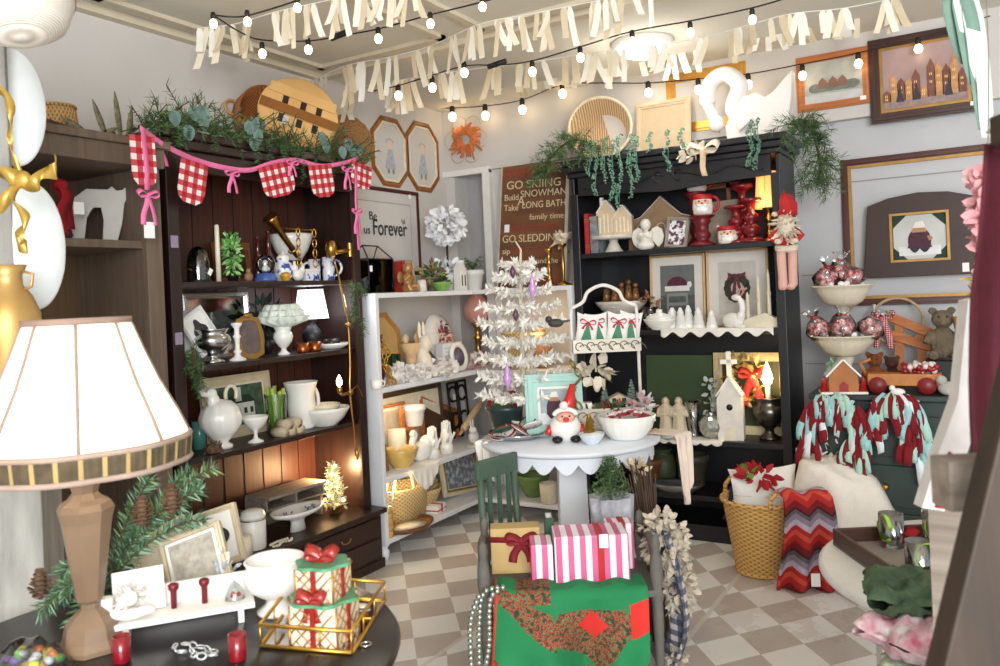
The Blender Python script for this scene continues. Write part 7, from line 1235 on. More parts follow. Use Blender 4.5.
# chevron blanket
def chevron(name):
    mm = mat(name, (180, 40, 40), .95, var=0); nt = mm.node_tree; N = nt.nodes; L = nt.links; b = N['Principled BSDF']
    at_ = N.new('ShaderNodeUVMap'); sp = N.new('ShaderNodeSeparateXYZ'); L.new(at_.outputs[0], sp.inputs[0])
    def mth(op, a, c=None):
        n = N.new('ShaderNodeMath'); n.operation = op
        for i, q in ((0, a), (1, c)):
            if q is None: continue
            if isinstance(q, (int, float)): n.inputs[i].default_value = q
            else: L.new(q, n.inputs[i])
        return n.outputs[0]
    zig = mth('ABSOLUTE', mth('SUBTRACT', mth('FRACT', mth('MULTIPLY', sp.outputs[0], 2.2)), .5)); v = mth('FRACT', mth('MULTIPLY', mth('ADD', sp.outputs[1], mth('MULTIPLY', zig, .16)), 2.6))
    cr = N.new('ShaderNodeValToRGB'); cr.color_ramp.interpolation = 'CONSTANT'; e = cr.color_ramp.elements; st = [(0, (120, 22, 28)), (.16, (176, 38, 34)), (.32, (206, 76, 58)), (.44, (176, 38, 34)), (.56, (186, 172, 188)), (.70, (138, 126, 138)), (.84, (92, 84, 92)), (.94, (60, 20, 28))]
    e[0].position, e[0].color = st[0][0], lin(st[0][1]); e[1].position, e[1].color = st[-1][0], lin(st[-1][1])
    for q, c in st[1:-1]: x = e.new(q); x.color = lin(c)
    L.new(v, cr.inputs[0]); L.new(cr.outputs[0], b.inputs['Base Color']); n2 = N.new('ShaderNodeTexNoise'); n2.inputs['Scale'].default_value = 160; bp = N.new('ShaderNodeBump'); bp.inputs['Strength'].default_value = .5; bp.inputs['Distance'].default_value = .004; L.new(n2.outputs[0], bp.inputs['Height']); L.new(bp.outputs[0], b.inputs['Normal']); return mm
def uv_grid(o, nu, nv):
    uv = o.data.uv_layers.new(name='UVMap')
    for l in o.data.loops: i = l.vertex_index; uv.data[l.index].uv = ((i % nu)/(nu-1), 1-(i//nu)/(nv-1))
p = atd(804, 500, 3.70); p.z = 0; m = MB()
def cf(u, v):
    x = (u-.5)*(.21+.05*v); s = v*.62
    if s < .08: return V((x, .06-s, .44+.01*sin(u*9)-.3*s*s))
    d = s-.08; return V((x+.02*sin(v*4), -.02-.03*d+.03*sin(u*13)*min(1, d*3), .438-d*.8))
m.grid(cf, 34, 34); o = solo(m, 'chevron_blanket', 'red and grey zigzag knit blanket hanging beside the wicker basket', 'blanket', chevron('chevron_knit'), p, FACE-.1, solid=.012); uv_grid(o, 34, 34); tagged(o, (.02, -.06, .09), .04)
# stool under the cream throw
p = atd(840, 500, 3.92); p.z = 0; t = T('stool', 'plain cream stool hidden beneath the cream throw', 'stool', p, FACE); MB().lathe([(0, .42), (.11, .42), (.115, .43), (.11, .44), (0, .44)], 28).build('seat', cream, t)
for a in (.8, 2.4, 3.9, 5.5): MB().tube([(.10*cos(a), .10*sin(a), 0), (.08*cos(a), .08*sin(a), .42)], .014, 8).build('leg', cream, t)
m = MB()
def tf(u, v):
    a, b = u*2-1, v*2-1; R_ = max(abs(a), abs(b)); an_ = atan2(b, a); e = max(0, (R_-.45)/.55); q = .15*min(1, R_/.45)+e*(.07+.03*sin(an_*6+1)+.06*max(0, cos(an_+.4)))
    return V((q*cos(an_)*1.15, q*sin(an_), .485+.07*(1-min(1, R_/.5))+.05*cos(an_-2.6)*min(1, R_*2)*(1-e)+.012*sin(a*9+b*5)-(.36+.06*sin(an_*4))*e**1.3))
m.grid(tf, 40, 40); solo(m, 'cream_throw', 'soft cream throw heaped over a stool beside the zigzag blanket', 'throw', mat('throw_cream', (234, 226, 214), .95, var=.04, bump=.4, bscale=60), p, FACE, solid=.01)
p2 = p+V((-.06, .06, .53)); m = MB(); leaves(m, (0, 0, 0), (.12, .09, .05), 110, .06, (0,), .4, .1, .6); solo(m, 'shaggy_pillow', 'shaggy ivory fleece piled between the pillows and cream throw', 'fleece', mat('fleece', (236, 230, 220), .95, var=.05, bump=.5), p2, FACE)
# ================================================================ dresser top and the wall above it
p = at(847, 'd', .05); k = k_(p); t = T('tiered_compote', 'two tier ivory compote stand loaded with peppermint bags', 'stand', p, 0, None); iv = mat('compote_ivory', (214, 204, 184), .4, var=.04); CP = p.copy()
lpart('foot', t, [(0, 0), (1, 0), (.95, .1), (.4, .3), (.3, .7), (.5, 1), (0, 1)], 36*k, 34*k, iv)
for z, nm, w in ((34, 'lower_bowl', 62), (84, 'upper_bowl', 58)): lpart(nm, t, [(0, 0), (.4, 0), (.62, .2), (.86, .7), (.9, .9), (1.02, .94), (1.02, 1), (.9, 1), (.8, .75), (0, .3)], w*k, 21*k, iv, c=(0, 0, z*k), flute=(28, .012, lambda f: 1), seg=84)
lpart('stem', t, [(.9, 0), (.45, .15), (.35, .6), (.6, 1)], 22*k, 44*k, iv, c=(0, 0, 41*k))
pm = spots_mat('peppermint', [(0, (176, 40, 48)), (.40, (206, 60, 66)), (.46, (240, 224, 222)), (.54, (206, 70, 76)), (.6, (240, 228, 226)), (1, (242, 232, 230))], 60, .35); cello = glass_mat('cellophane', (246, 246, 246), .12, .94)
labs = ['at the sash side of the lower compote', 'at the front of the lower compote', 'at the gingerbread side of the lower compote', 'at the wall side of the lower compote', 'at the doll side of the upper compote', 'at the very top of the upper compote', 'at the frame side of the upper compote']
for i, (x, y, z, tl) in enumerate(((20, -.02, 54, .5), (0, -.08, 54, .1), (-20, -.03, 54, -.5), (-4, .07, 56, 0), (-15, -.02, 104, -.5), (0, 0, 108, 0), (15, -.01, 104, .6))):
    q = CP+V((x*k, y, z*k)); t2 = T('candy_bag', 'tied cellophane bag of red peppermints '+labs[i], 'candy bag', q, rot=(0, tl, i*.5), group='peppermint bags on the compotes'); m = MB()
    for j in range(9): a = j*2.4; m.ball((7*k*cos(a), 6*k*sin(a), (5+j*1.3)*k), 4.2*k, 0, 8, 6)
    m.build('peppermints', pm, t2); m = MB(); m.lathe([(0, 0), (10*k, 1*k), (13*k, 9*k), (8*k, 18*k), (2.5*k, 22*k), (9*k, 31*k)], 14, flute=(5, .1)); m.build('wrapper', cello, t2); MB().lathe([(2.8*k, 21*k), (3.4*k, 22*k), (2.8*k, 23*k)], 10).build('tie', red, t2)
for z, n in ((54, 9), (104, 7)):
    for i in range(n): a = i*6.28/n+.3; q = CP+V((20*k*cos(a)*(1 if z < 90 else .85), -abs(20*k*sin(a))*(1 if z < 90 else .85)*(1 if i % 3 else -1), z*k+.004)); solo(MB().ball((0, 0, .006), (.016, .016, .015)), 'snowball', 'white cotton snowball tucked around the peppermint bags', 'ornament', mat('cotton', (240, 240, 240), .95, bump=.4), q, 0, 'cotton snowballs')
p = at(843, 'd', .17); k = k_(p); t = T('gingerbread_house', 'little gingerbread house with icing roof at the compote foot', 'house ornament', p, .25); w, h = 30*k, 30*k; MB().bb(-w*.72, w*.72, -.07, .07, 0, .012).build('snow_base', white, t, bev=.004); MB().prism([(x, z+.012) for x, z in house_poly(w*.9, h, .5)], -.045, .045).build('walls', mat('gingerbread', (176, 112, 64), .7, var=.12), t); m = MB()
for s in (-1, 1): m.box((0, 0, 0), (w*.78, .11, .01), M=Matrix.Translation((s*w*.27, 0, .012+h*.77)) @ Matrix.Rotation(s*.82, 4, 'Y'))
m.build('icing_roof', white, t, bev=.004); m = MB(); leaves(m, (-w*.2, 0, h*.9), (w*.3, .05, h*.12), 26, .03); m.build('frosting_green', mat('mint_icing', (126, 176, 140), .5), t); m = MB(); m.prism([(-w*.14, .012), (w*.14, .012), (w*.14, h*.3), (0, h*.42), (-w*.14, h*.3)], -.048, -.045); m.build('door', mat('door_red', (150, 40, 36), .6), t); m = MB()
for s in (-1, 1): m.lathe([(0, 0), (.02, 0), (.014, .035), (.018, .035), (0, .075)], 10, c=(s*w*.6, -.035, .012))
m.build('trees', red, t)
p = at(905, 'd', .12); k = k_(p); t = T('toy_wagon', 'small wooden toy wagon with red wheels carrying berries', 'toy wagon', p, .05); w = 66*k; MB().bb(-w/2, w/2, -.05, .05, 8*k, 20*k).build('bed', mat('wagon_wood', (190, 122, 58), .5, var=.15), t, bev=.004)
for x in (-.36, .3):
    for y in (-.058, .058): MB().lathe([(0, -.008), (8*k, -.008), (8.5*k, 0), (8*k, .008), (0, .008)], 18, M=Matrix.Translation((x*w, y, 8.5*k)) @ Matrix.Rotation(pi/2, 4, 'X')).build('wheel', mat('wheel_red', (124, 30, 34), .4), t)
MB().tube([(-w*.5, 0, 14*k), (-w*.6, 0, 30*k), (-w*.45, 0, 34*k)], 2*k, 6).build('handle', owood, t)
q = p+V((14*k, 0, 20.2*k)); m = MB(); [m.ball((rnd.uniform(-15, 15)*k, rnd.uniform(-.04, .04), rnd.uniform(1, 9)*k), 3*k, rnd.choice((0, 0, 1)), 7, 5) for _ in range(60)]; solo(m, 'berry_bunch', 'bunch of shiny red berries riding in the toy wagon', 'berries', [mat('berry', (150, 24, 34), .25, coat=.4), mat('berry_white', (220, 206, 200), .4)], q, 0)
def teddy(px, d, h, lab, m_, nm='teddy_bear', dz=0): 
    p = at(px, 'd', d, dz); k = k_(p)*h/60; m = MB(); m.ball((0, 0, 18*k), (13*k, 11*k, 18*k)); m.ball((0, -3*k, 43*k), (11*k, 10*k, 10*k)); m.ball((0, -12*k, 40*k), (4*k, 4*k, 3.6*k))
    for s in (-1, 1): m.ball((s*9*k, 0, 52*k), (4.4*k, 2.5*k, 4.4*k)); m.tube([(s*11*k, -1*k, 28*k), (s*17*k, -8*k, 18*k)], [5*k, 4*k], 8); m.tube([(s*8*k, -2*k, 6*k), (s*11*k, -16*k, 5*k)], [6*k, 5*k], 8)
    t = T(nm, lab, 'soft toy', p, .1); m.build('body', m_, t, remesh=.006); e = MB(); [e.ball((s*4*k, -12*k, 46*k), 1.2*k, 0, 6, 5) for s in (-1, 1)]; e.build('eyes', black, t); return t
teddy(876, -.02, 40, 'rust brown fur bear slumped beside the gingerbread house', mat('fur_rust', (130, 72, 40), .95, var=.3, bump=.7, bscale=90)); teddy(893, -.04, 36, 'dark brown fur bear behind the toy wagon', mat('fur_dark', (84, 52, 36), .95, var=.3, bump=.7, bscale=90))
p = at(950, 'd', -.05); k = k_(p); solo(MB().bb(-.10, .22, -.09, .09, 0, 30*k), 'black_box', 'flat black display box on the dresser beneath the grey bear', 'box', black, p, 0, bev=.004); teddy(944, -.05, 56, 'mossy grey bear sitting on the black display box', mat('fur_grey', (110, 98, 80), .95, var=.3, bump=.7, bscale=90), dz=30.3*k)
p = at(962, 'd', .02, 30.3*k); lth('trophy', 'slim gold and black goblet beside the mossy grey bear', 'goblet', p, P_COMP, 14, 44, gilt)
p = at(905, 'd', -.17, .0); k = k_(p); t = T('wooden_sled', 'small wooden sled of crossed slats tied with red gingham ribbon', 'sled', p, rot=(-.25, .0, 0)); m = MB(); m.tube(arc((-6*k, 0, 66*k), 24*k, 0, 2*pi, 30)[:-1], 1.6*k, 6, closed=True); m.build('hoop', tanw, t); m = MB()
for z, a in ((60, .45), (44, .35)): m.box((0, 0, 0), (46*k, .015, 9*k), M=Matrix.Translation((8*k, -.02, z*k)) @ Matrix.Rotation(a, 4, 'Y'))
m.bb(-8*k, 0, -.01, .0, 0, 70*k); m.bb(12*k, 20*k, -.01, .0, 0, 56*k); m.build('slat', owood, t); m = MB(); bow(m, (-18*k, -.04, 70*k), 11*k, 0, 1.8, .5); m.build('bow', checks_mat('gingham_small', (190, 40, 50), (238, 226, 224), 90), t, solid=.001)
p = at(905, 'd', .16, .0); p = at(898, 'd', .24); k = k_(p); m = MB(); m.ball((0, 0, 4*k), (7*k, 4*k, 4*k)); m.ball((-5*k, 0, 8*k), 3*k); solo(m, 'lamb_figurine', 'tiny white lamb in front of the toy wagon wheels', 'figurine', white, p, 0)
p = at(948, 'd', .17); k = k_(p); m = MB(); m.ball((0, 0, 7*k), (9*k, 6*k, 7*k)); m.ball((-5*k, -2*k, 15*k), 5*k); solo(m, 'cat_figurine', 'grey and white plush kitten at the rear of the toy wagon', 'figurine', mat('kitten', (190, 184, 176), .9, var=.25), p, 0)
def rag(lab, path, y, n):
    o = ony(*path[0], y); t = T('rag_garland', lab, 'garland', o, 0); P1 = [ony(a, b, y)-o for a, b in path]; P1 = spline(P1, 6); MB().tube(P1, .004, 5).build('cord', paper, t); aq = [mat('rag_aqua', (156, 206, 206), .9, var=.12), mat('rag_mint', (176, 216, 200), .9, var=.1), mat('rag_white', (222, 230, 232), .9), mat('rag_red', (128, 18, 30), .95, var=.15, bump=.3)]; k = k_(o)
    for i in range(n):
        f = i/(n-1)*(len(P1)-1); a = P1[int(f)]+V((rnd.uniform(-.02, .02), -.012, 0)); c = 3 if (i//5) % 2 == 0 else rnd.choice((0, 0, 1, 2)); L = rnd.uniform(16, 34)*k; sx = rnd.uniform(-.9, .9); m = MB(); w = rnd.uniform(.026, .04); m.band(bez(a+V((0, 0, .02)), a+V((sx*.08, -.035, -L*.3)), a+V((sx*L*.6, rnd.uniform(-.03, -.01), -L)), 5), [w*.5]+[w]*4+[w*.9], (1, rnd.uniform(-.5, .5), sx*.6)); m.build('fabric_strip', aq[c], t, solid=.002)
rag('red and aqua rag garland looped at the bookcase end of the dresser', [(812, 432), (816, 404), (830, 397), (846, 399), (856, 412), (858, 432), (852, 450)], 4.185, 62); rag('red and aqua rag garland looped over the middle of the dresser front', [(864, 440), (872, 412), (886, 398), (902, 398), (914, 404), (916, 424), (918, 452)], 4.185, 70)
mah = mat('mahogany'); p = ony(922, 304, 4.745); frame('empty_picture', 'large empty mahogany frame with gilt lip on the wall above the dresser', p, 141, 153, mah, .046, 0, .03, lip=gilt, cat='picture frame')
p = ony(921, 276, 4.70); k = k_(p); W, H_ = 98*k/.93, 84*k; t = T('trunk_picture', 'brown arched trunk lid framing a print of a winter girl', 'picture', p, rot=(-.02, 0, 0)); outer = [(-W/2, 0), (W/2, 0), (W*.47, H_*.9), (W*.25, H_*.98), (-.0, H_), (-W*.25, H_*.96), (-W*.44, H_*.88), (-W*.47, H_*.4)]; iw, ih, z0 = W*.235, H_*.275, H_*.47; inner = [(-iw, z0-ih), (iw, z0-ih), (iw, z0+ih), (iw*.5, z0+ih), (0, z0+ih), (-iw*.5, z0+ih), (-iw, z0+ih), (-iw, z0)]
MB().ring(outer, inner, 0, .03).build('frame', mat('trunk_brown', (52, 28, 20), .5, var=.2, scale=8), t, bev=.003); MB().ring(rect(-iw*1.07, iw*1.07, z0-ih*1.07, z0+ih*1.07), rect(-iw*.97, iw*.97, z0-ih*.97, z0+ih*.97), -.008, .004).build('inner_lip', gilt, t); MB().bb(-iw, iw, .012, .018, z0-ih, z0+ih).build('backing', dgreen, t); MB().prism([(x, z+z0-ih*.96) for x, z in octo(iw*1.9, ih*1.92, iw*.5)], .008, .012).build('plate', mat('print_sky', (196, 198, 194), .5, var=.12, scale=5), t); a_, ms = art_bear(iw*1.5, ih*1.6); a_.build('artwork', ms, t, loc=(0, .007, z0-ih*.8)); tagged(t, (W*.37, -.004, H_*.13), .03)
def art_village(w, h):
    m = MB(); m.bb(-w*.5, w*.5, -.001, 0, 0, h*.16, 0)
    for i in range(11): x = (-.46+.09*i)*w; hh = h*(.32+.3*abs(sin(i*1.9))+(.16 if i > 5 else 0)); m.prism([(x-w*.05, h*.12), (x+w*.05, h*.12), (x+w*.05, hh*.8), (x, hh), (x-w*.05, hh*.8)], -.002, 0, 1+i % 2); [m.bb(x-w*.02+q*w*.02, x-w*.01+q*w*.02, -.003, 0, hh*z, hh*z+h*.04, 3) for q in (0, 1) for z in (.45, .62)]
    for x in (-.3, -.1, .28): m.prism([(w*x-w*.05, h*.1), (w*x+w*.05, h*.1), (w*x, h*.4)], -.004, 0, 4)
    return m, [mat('art_street', (150, 128, 124), .6, var=.2, scale=40), mat('art_brick', (120, 72, 58), .6, var=.3, scale=30), mat('art_gold', (190, 140, 92), .6, var=.3, scale=30), mat('art_window', (240, 206, 130), .6), mat('art_fir', (50, 46, 56), .6)]
def art_farm(w, h):
    m = MB(); m.bb(-w*.5, w*.5, -.001, 0, 0, h*.2, 0); [m.add([(w*x+w*.13*cos(q*pi/6), -.0015-.0002*i, h*.36+h*.11*sin(q*pi/6)) for q in range(12)], [tuple(range(12))], 1) for i, x in enumerate((-.3, -.18, -.05, .1, .22, .33))]; [m.prism([(w*x-w*.07, h*.34), (w*x+w*.07, h*.34), (w*x+w*.07, h*.5), (w*x, h*.6), (w*x-w*.07, h*.5)], -.004, 0, 2) for x in (-.18, 0, .16)]
    return m, [mat('art_snowfield', (190, 192, 190), .6, var=.1), mat('art_shrub', (112, 116, 108), .6, var=.3), mat('art_barn', (132, 92, 76), .6)]
p = ony(834, 108, 4.705); t = frame('painting', 'smaller orange wood framed painting of a red farm high on the wall', p, 68, 56, owood, .04, 0, .0, pic=mat('paint_fog', (178, 180, 172), .35, var=.1), art=art_farm, cat='painting', tagged=.03)
p = ony(926, 117, 4.70); t = frame('painting', 'larger dark framed painting of a lamplit dusk village high on the wall', p, 100, 86, mat('frame_umber', (62, 34, 26), .35, var=.15), .05, 0, .0, matw=.016, matm=gilt, pic=mat('paint_dusk', (164, 138, 136), .35, var=.2, scale=6), art=art_village, cat='painting', tagged=.03)
# ================================================================ low white table and the right foreground
A = onz(833, 545, SZ); B = onz(898, 592, SZ); d_ = (B-A).normalized(); rz = atan2(d_.y, d_.x); t = T('serving_tray', 'brown wooden serving tray of glass mugs on the low white table', 'tray', A+V((0, 0, .0005)), rz); L = (B-A).length; D = .36; trw = mat('tray_brown', (74, 48, 38), .4, var=.15)
MB().bb(0, L, 0, D, 0, .01).build('base', mat('tray_base', (150, 140, 130), .5), t); m = MB(); m.bb(0, L, 0, .012, 0, .055).bb(0, L, D-.012, D, 0, .055).bb(0, .012, .012, D-.012, 0, .055).bb(L-.012, L, .012, D-.012, 0, .055); m.build('rim', trw, t, bev=.003)
lime = mat('ribbon_lime', (156, 200, 56), .5, var=.06)
for i, (x, y, h, lab) in enumerate(((.07, .16, .105, 'glass mug with a lime ribbon loop closest to the red ribbon'), (.13, .27, .125, 'tall glass mug standing at the back of the brown tray'), (L-.07, .10, .105, 'glass mug with a lime ribbon at the front corner of the tray'), (L-.09, .24, .12, 'glass mug with a lime ribbon hidden second from the back'), (L-.03, .30, .11, 'glass mug at the fabric side of the brown tray'))):
    q = A+V((cos(rz)*x-sin(rz)*y, sin(rz)*x+cos(rz)*y, .011)); t2 = T('glass_mug', lab, 'mug', q, rz+.6*i, 'glass mugs on the tray'); MB().lathe([(0, 0), (.036, 0), (.038, .01), (.037, h), (.034, h), (.034, .012), (0, .012)], 24).build('body', glass_mat('mug_glass', (244, 248, 248), .12, .55), t2); MB().tube(arc((.036, 0, h*.5), .028, -pi/2, pi/2, 10, ry=h*.33), .005, 7).build('handle', glass_mat('mug_glass'), t2); m = MB(); m.band(arc((.02, -.03, h*.62), .034, .1, 5.6, 16, ry=.042), .012, (.3, 1, 0)); m.build('ribbon', lime, t2, solid=.001)
p = A+V((cos(rz)*.06-sin(rz)*.05, sin(rz)*.06+cos(rz)*.05, .0)); q = A+V((cos(rz)*.05-sin(rz)*.14, sin(rz)*.05+cos(rz)*.14, .02)); q = A+V((cos(rz)*.04-sin(rz)*.19, sin(rz)*.04+cos(rz)*.19, .012)); m = MB(); leaves(m, (0, 0, .03), (.04, .03, .03), 22, .06, (0,), .4, 0, .5); solo(m, 'red_ribbon', 'crumpled red ribbon in the back corner of the brown tray', 'ribbon', clothred, q, 0)
bx = atd(955, 640, 1.62); bx.z = 0; t = T('storage_box', 'white wooden box under the pile of folded textiles', 'box', bx, FACE+.5); MB().bb(-.2, .25, -.16, .2, 0, .43).build('body', whitem, t, bev=.006); MB().bb(-.21, .26, -.17, .21, .43, .45).build('lid', whitem, t, bev=.004)
for i, (x, y, z, w, h, d, c, c2, rot, lab) in enumerate(((-.06, .0, .50, .34, .28, .09, (206, 212, 214), (120, 150, 190), (pi/2, 0, .3), 'white and blue folded towel at the bottom of the textile pile'), (.02, .02, .595, .26, .26, .08, (74, 100, 62), (206, 214, 196), (pi/2, .12, .9), 'mottled green knit folded in the middle of the textile pile'), (.03, .06, .665, .24, .22, .08, (226, 220, 218), (190, 96, 120), (pi/2, .2, .4), 'white cloth with pink flecks on the textile pile'), (.05, .12, .735, .2, .2, .06, (44, 64, 46), (84, 104, 74), (pi/2, .3, 1.2), 'dark green knit topping the textile pile'), (-.15, -.05, .575, .14, .16, .07, (224, 206, 206), (214, 160, 168), (pi/2-.5, .1, .2), 'pale pink towel roll at the edge of the textile pile'))):
    q = loc2(bx, FACE+.5, x, y, z); q -= V((0, 0, 0)); t2 = T('folded_textile', lab, 'textile', q, rot=(rot[0], 0, rot[2]+FACE)); o = pillow('cloth', t2, w, h, d, mat('textile%d' % i, c, .95, col2=c2, scale=26, bump=.5), loc=(0, 0, -h/2), pinch=.02); sb = o.modifiers.new('u', 'SUBSURF'); sb.levels = sb.render_levels = 1; dp = o.modifiers.new('d', 'DISPLACE'); tx = bpy.data.textures.new('lumps', 'CLOUDS'); tx.noise_scale = .05; dp.texture = tx; dp.texture_coords = 'OBJECT' if False else 'LOCAL'; dp.strength = .06
m = MB(); S_ = spline([(-.02, 0, .565), (-.14, 0, .575), (-.225, 0, .53), (-.262, 0, .42), (-.285, 0, .25), (-.30, 0, .06)], 6); nS = len(S_)
def tw(u, v):
    p_ = S_[int(round(v*(nS-1)))]; f = .02*sin(u*15+v*2)*max(0, v-.35)*2; return V((p_.x-f-.05*u*v, -.19+u*.27+.02*sin(v*4), p_.z+.010*sin(u*9+v*6)+.05*u*max(0, v-.4)))
m.grid(tw, 30, nS); solo(m, 'draped_towel', 'white towel with faint blue checks trailing from the textile box to the floor', 'towel', checks_mat('towel_check', (196, 210, 228), (240, 242, 244), 14), bx, FACE+.5, solid=.008)
# display ladder
A = atd(1152, -120, 1.02); B = atd(955, 700, .98); dd = (B-A); B2 = A+dd*((A.z)/(A.z-B.z)); dw = grain('ladder_wood', (40, 30, 22), (60, 46, 34), 'Z', .6); t = T('display_ladder', 'dark brown leaning wooden display post with a grey shelf end', 'ladder', V((B2.x, B2.y, 0)), 0); o = V((B2.x, B2.y, 0)); rt = V((cy_, sy_, 0)); fw_ = V((-sy_, cy_, 0))
def beam(a, b, hw_, hd, m=None): 
    m = m or MB(); vs = [p_+rt*s*hw_+fw_*e*hd for p_ in (a, b) for s, e in ((-1, -1), (1, -1), (1, 1), (-1, 1))]; return m.add(vs, [(0, 3, 2, 1), (4, 5, 6, 7), (0, 1, 5, 4), (1, 2, 6, 5), (2, 3, 7, 6), (3, 0, 4, 7)])
beam(B2-o, A-o, .036, .02).build('post', dw, t, bev=.003); beam(B2-o+rt*.55+fw_*.0, A-o+rt*.55, .036, .02).build('post', dw, t, bev=.003); c = atd(962, 482, 1.09)-o
m = MB(); m.box((0, 0, 0), (.62, .05, .068), M=Matrix.Translation(c+rt*.28) @ Matrix.Rotation(YAW, 4, 'Z')); m.build('rung', greyw, t, bev=.003); c = atd(1000, 128, 1.1)-o; m = MB(); m.box((0, 0, 0), (.6, .05, .04), M=Matrix.Translation(c+rt*.30) @ Matrix.Rotation(YAW, 4, 'Z')); m.build('rung', dw, t, bev=.003)
p = atd(991, 150, 1.16); m = MB(); k = k_(p)
def bf(u, v): x0 = -0*k-19*k*min(1, v*2.2)-3*k*v; return V((x0+u*.16+.004*sin(v*6), .012*sin(u*26+v)+.01, .03+.0-v*335*k+.02*(1-u)*-1))
m.grid(bf, 40, 24); solo(m, 'burgundy_cloth', 'deep burgundy velvet cloth hanging in folds from the dark ladder', 'cloth', mat('burgundy', (84, 18, 34), .8, var=.12, bump=.2), p, YAW, solid=.006)
p = atd(988, 175, 1.75); k = k_(p); m = MB(); P1 = spline([(0, 0, 0), (-4*k, 0, -40*k), (-3*k, 0, -90*k)], 5); m.tube(P1, .003, 5, 1)
for q in P1: leaves(m, q, (9*k, 9*k, 9*k), 18, 16*k, (0,), .3, 0, .8)
for q in range(40): leaves(m, (-10*k+rnd.uniform(-4, 4)*k, 0, -(100+q*1.0)*k), (8*k, 8*k, 2*k), 2, 14*k, (2,), .3, 0, .2)
m.tube([(0, .0, 0), (6*k, .0, 120*k), (8*k, 0, ZC-p.z)], .0015, 4, 1); t = solo(m, 'flower_garland', 'pink flower garland ending in gold tinsel behind the burgundy cloth', 'garland', [mat('petal_pink', (226, 168, 172), .8, var=.08), greyw, mat('tinsel', (176, 132, 50), .4, .7)], p, YAW)
a = [(922, 508), (938, 455), (958, 400), (968, 300), (990, 296), (978, 420), (962, 470), (950, 512)]; o = atd(940, 500, 1.45); P3 = [atd(x, y, 1.45)-o for x, y in a]; t = T('painted_sled', 'white and red painted sled runner leaning by the ladder shelf', 'sled', o, 0); m = MB(); n = len(P3); vs = [tuple(q) for q in P3]+[tuple(q+fw_*.03) for q in P3]; m.add(vs, [tuple(range(n-1, -1, -1)), tuple(range(n, 2*n))]+[(i, (i+1) % n, (i+1) % n+n, i+n) for i in range(n)]); m.build('runner', mat('sled_white', (226, 222, 220), .5), t); m = MB(); q4 = [atd(x, y, 1.445)-o for x, y in ((936, 508), (950, 452), (962, 460), (952, 510))]; m.add([tuple(q) for q in q4]+[tuple(q+fw_*.034) for q in q4], [(3, 2, 1, 0), (4, 5, 6, 7), (0, 1, 5, 4), (1, 2, 6, 5), (2, 3, 7, 6), (3, 0, 4, 7)]); m.build('red_panel', clothred, t)
b = o.copy(); zz = b.z; m = MB(); m.bb(-.02, .05, .004, .03, -zz, -.015); m.build('support', greyw, t)
# teal rag streamer
p = atd(962, -6, 2.3); k = k_(p); t = T('rag_streamer', 'long sage and white rag streamer hanging in front of the village painting', 'streamer', p, YAW)
for i, (x, L, w, c) in enumerate(((-14, 70, 15, 0), (-6, 66, 12, 1), (2, 62, 12, 0), (10, 64, 12, 2), (-6, 92, 16, 0), (4, 100, 16, 2), (8, 112, 18, 1), (2, 138, 12, 0), (10, 146, 14, 2), (14, 142, 9, 0))): MB().band(bez((x*k, 0, 0), (x*k+2*k, -.02*(i % 3), -L*k*.5), ((x*.5+8)*k, -.01*i*.3, -L*k), 6), [w*k*.7]+[w*k]*5+[w*k*.7], (1, .3*sin(i*2), 0)).build('fabric_strip', [mat('rag_sage', (120, 150, 136), .9, var=.1), mat('rag_offwhite', (220, 220, 212), .9), mat('rag_pale', (226, 232, 228), .9)][c], t, solid=.001)
MB().tube([(0, 0, 0), (0, 0, max(.02, ZC-p.z))], .003, 5).build('cord', paper, t)
# ================================================================ dark round table, front left
def lt(px, py, dz=.0005): q = onz(px, py, LZ); q.z += dz; return q
A = lt(112, 648); B = lt(256, 622); d_ = (B-A).normalized(); rz = atan2(d_.y, d_.x); L = (B-A).length; t = T('peg_shelf', 'white painted wall shelf with red pegs lying on the dark round table', 'shelf', A, rz); PSH = A.copy(); psr = rz
m = MB(); m.bb(0, L, 0, .085, .03, .042); m.build('shelf_board', whitem, t, bev=.002); MB().bb(0, L, .085, .096, .0, .085).build('back_board', whitem, t, bev=.002); [MB().bb(x, x+.012, .01, .085, 0, .03).build('bracket', whitem, t) for x in (.02, L-.035)]
for x in (.42, .64): MB().lathe([(0, 0), (.006, 0), (.0065, .035), (.011, .042), (.011, .05), (.006, .053), (0, .053)], 12, c=(x*L, .05, .042)).build('peg', dred, t)
def on_shelf(x, y, z=.0425): return V((A.x+d_.x*x-d_.y*y, A.y+d_.y*x+d_.x*y, A.z+z))
q = on_shelf(.05, .06); k = k_(q); t = T('plaque', 'blank white square plaque standing on the white peg shelf', 'plaque', q, rot=(-.15, -.05, rz-.05)); MB().bb(-.05, .052, 0, .008, 0, .088).build('board', whitem, t, bev=.001)
q = on_shelf(.035, .028); t = T('rose_cherub', 'white sculpted sunflower and bird candle holder on the peg shelf', 'ornament', q, rz); bs = mat('bisque'); m = MB(); leaves(m, (0, -.005, .045), (.014, .006, .014), 40, .026, (0,), .8, 0, .5); m.ball((0, -.008, .045), (.016, .008, .016)); m.build('flower', bs, t); m = MB(); m.ball((.0, -.005, .012), (.032, .02, .012)); m.ball((.028, -.01, .016), (.022, .012, .01)); m.ball((-.028, -.008, .016), (.016, .014, .012)); m.build('birds', bs, t, remesh=.003); MB().lathe([(0, 0), (.014, 0), (.013, .05), (.010, .05), (0, .046)], 14, c=(-.045, .005, 0)).build('cup', bs, t)
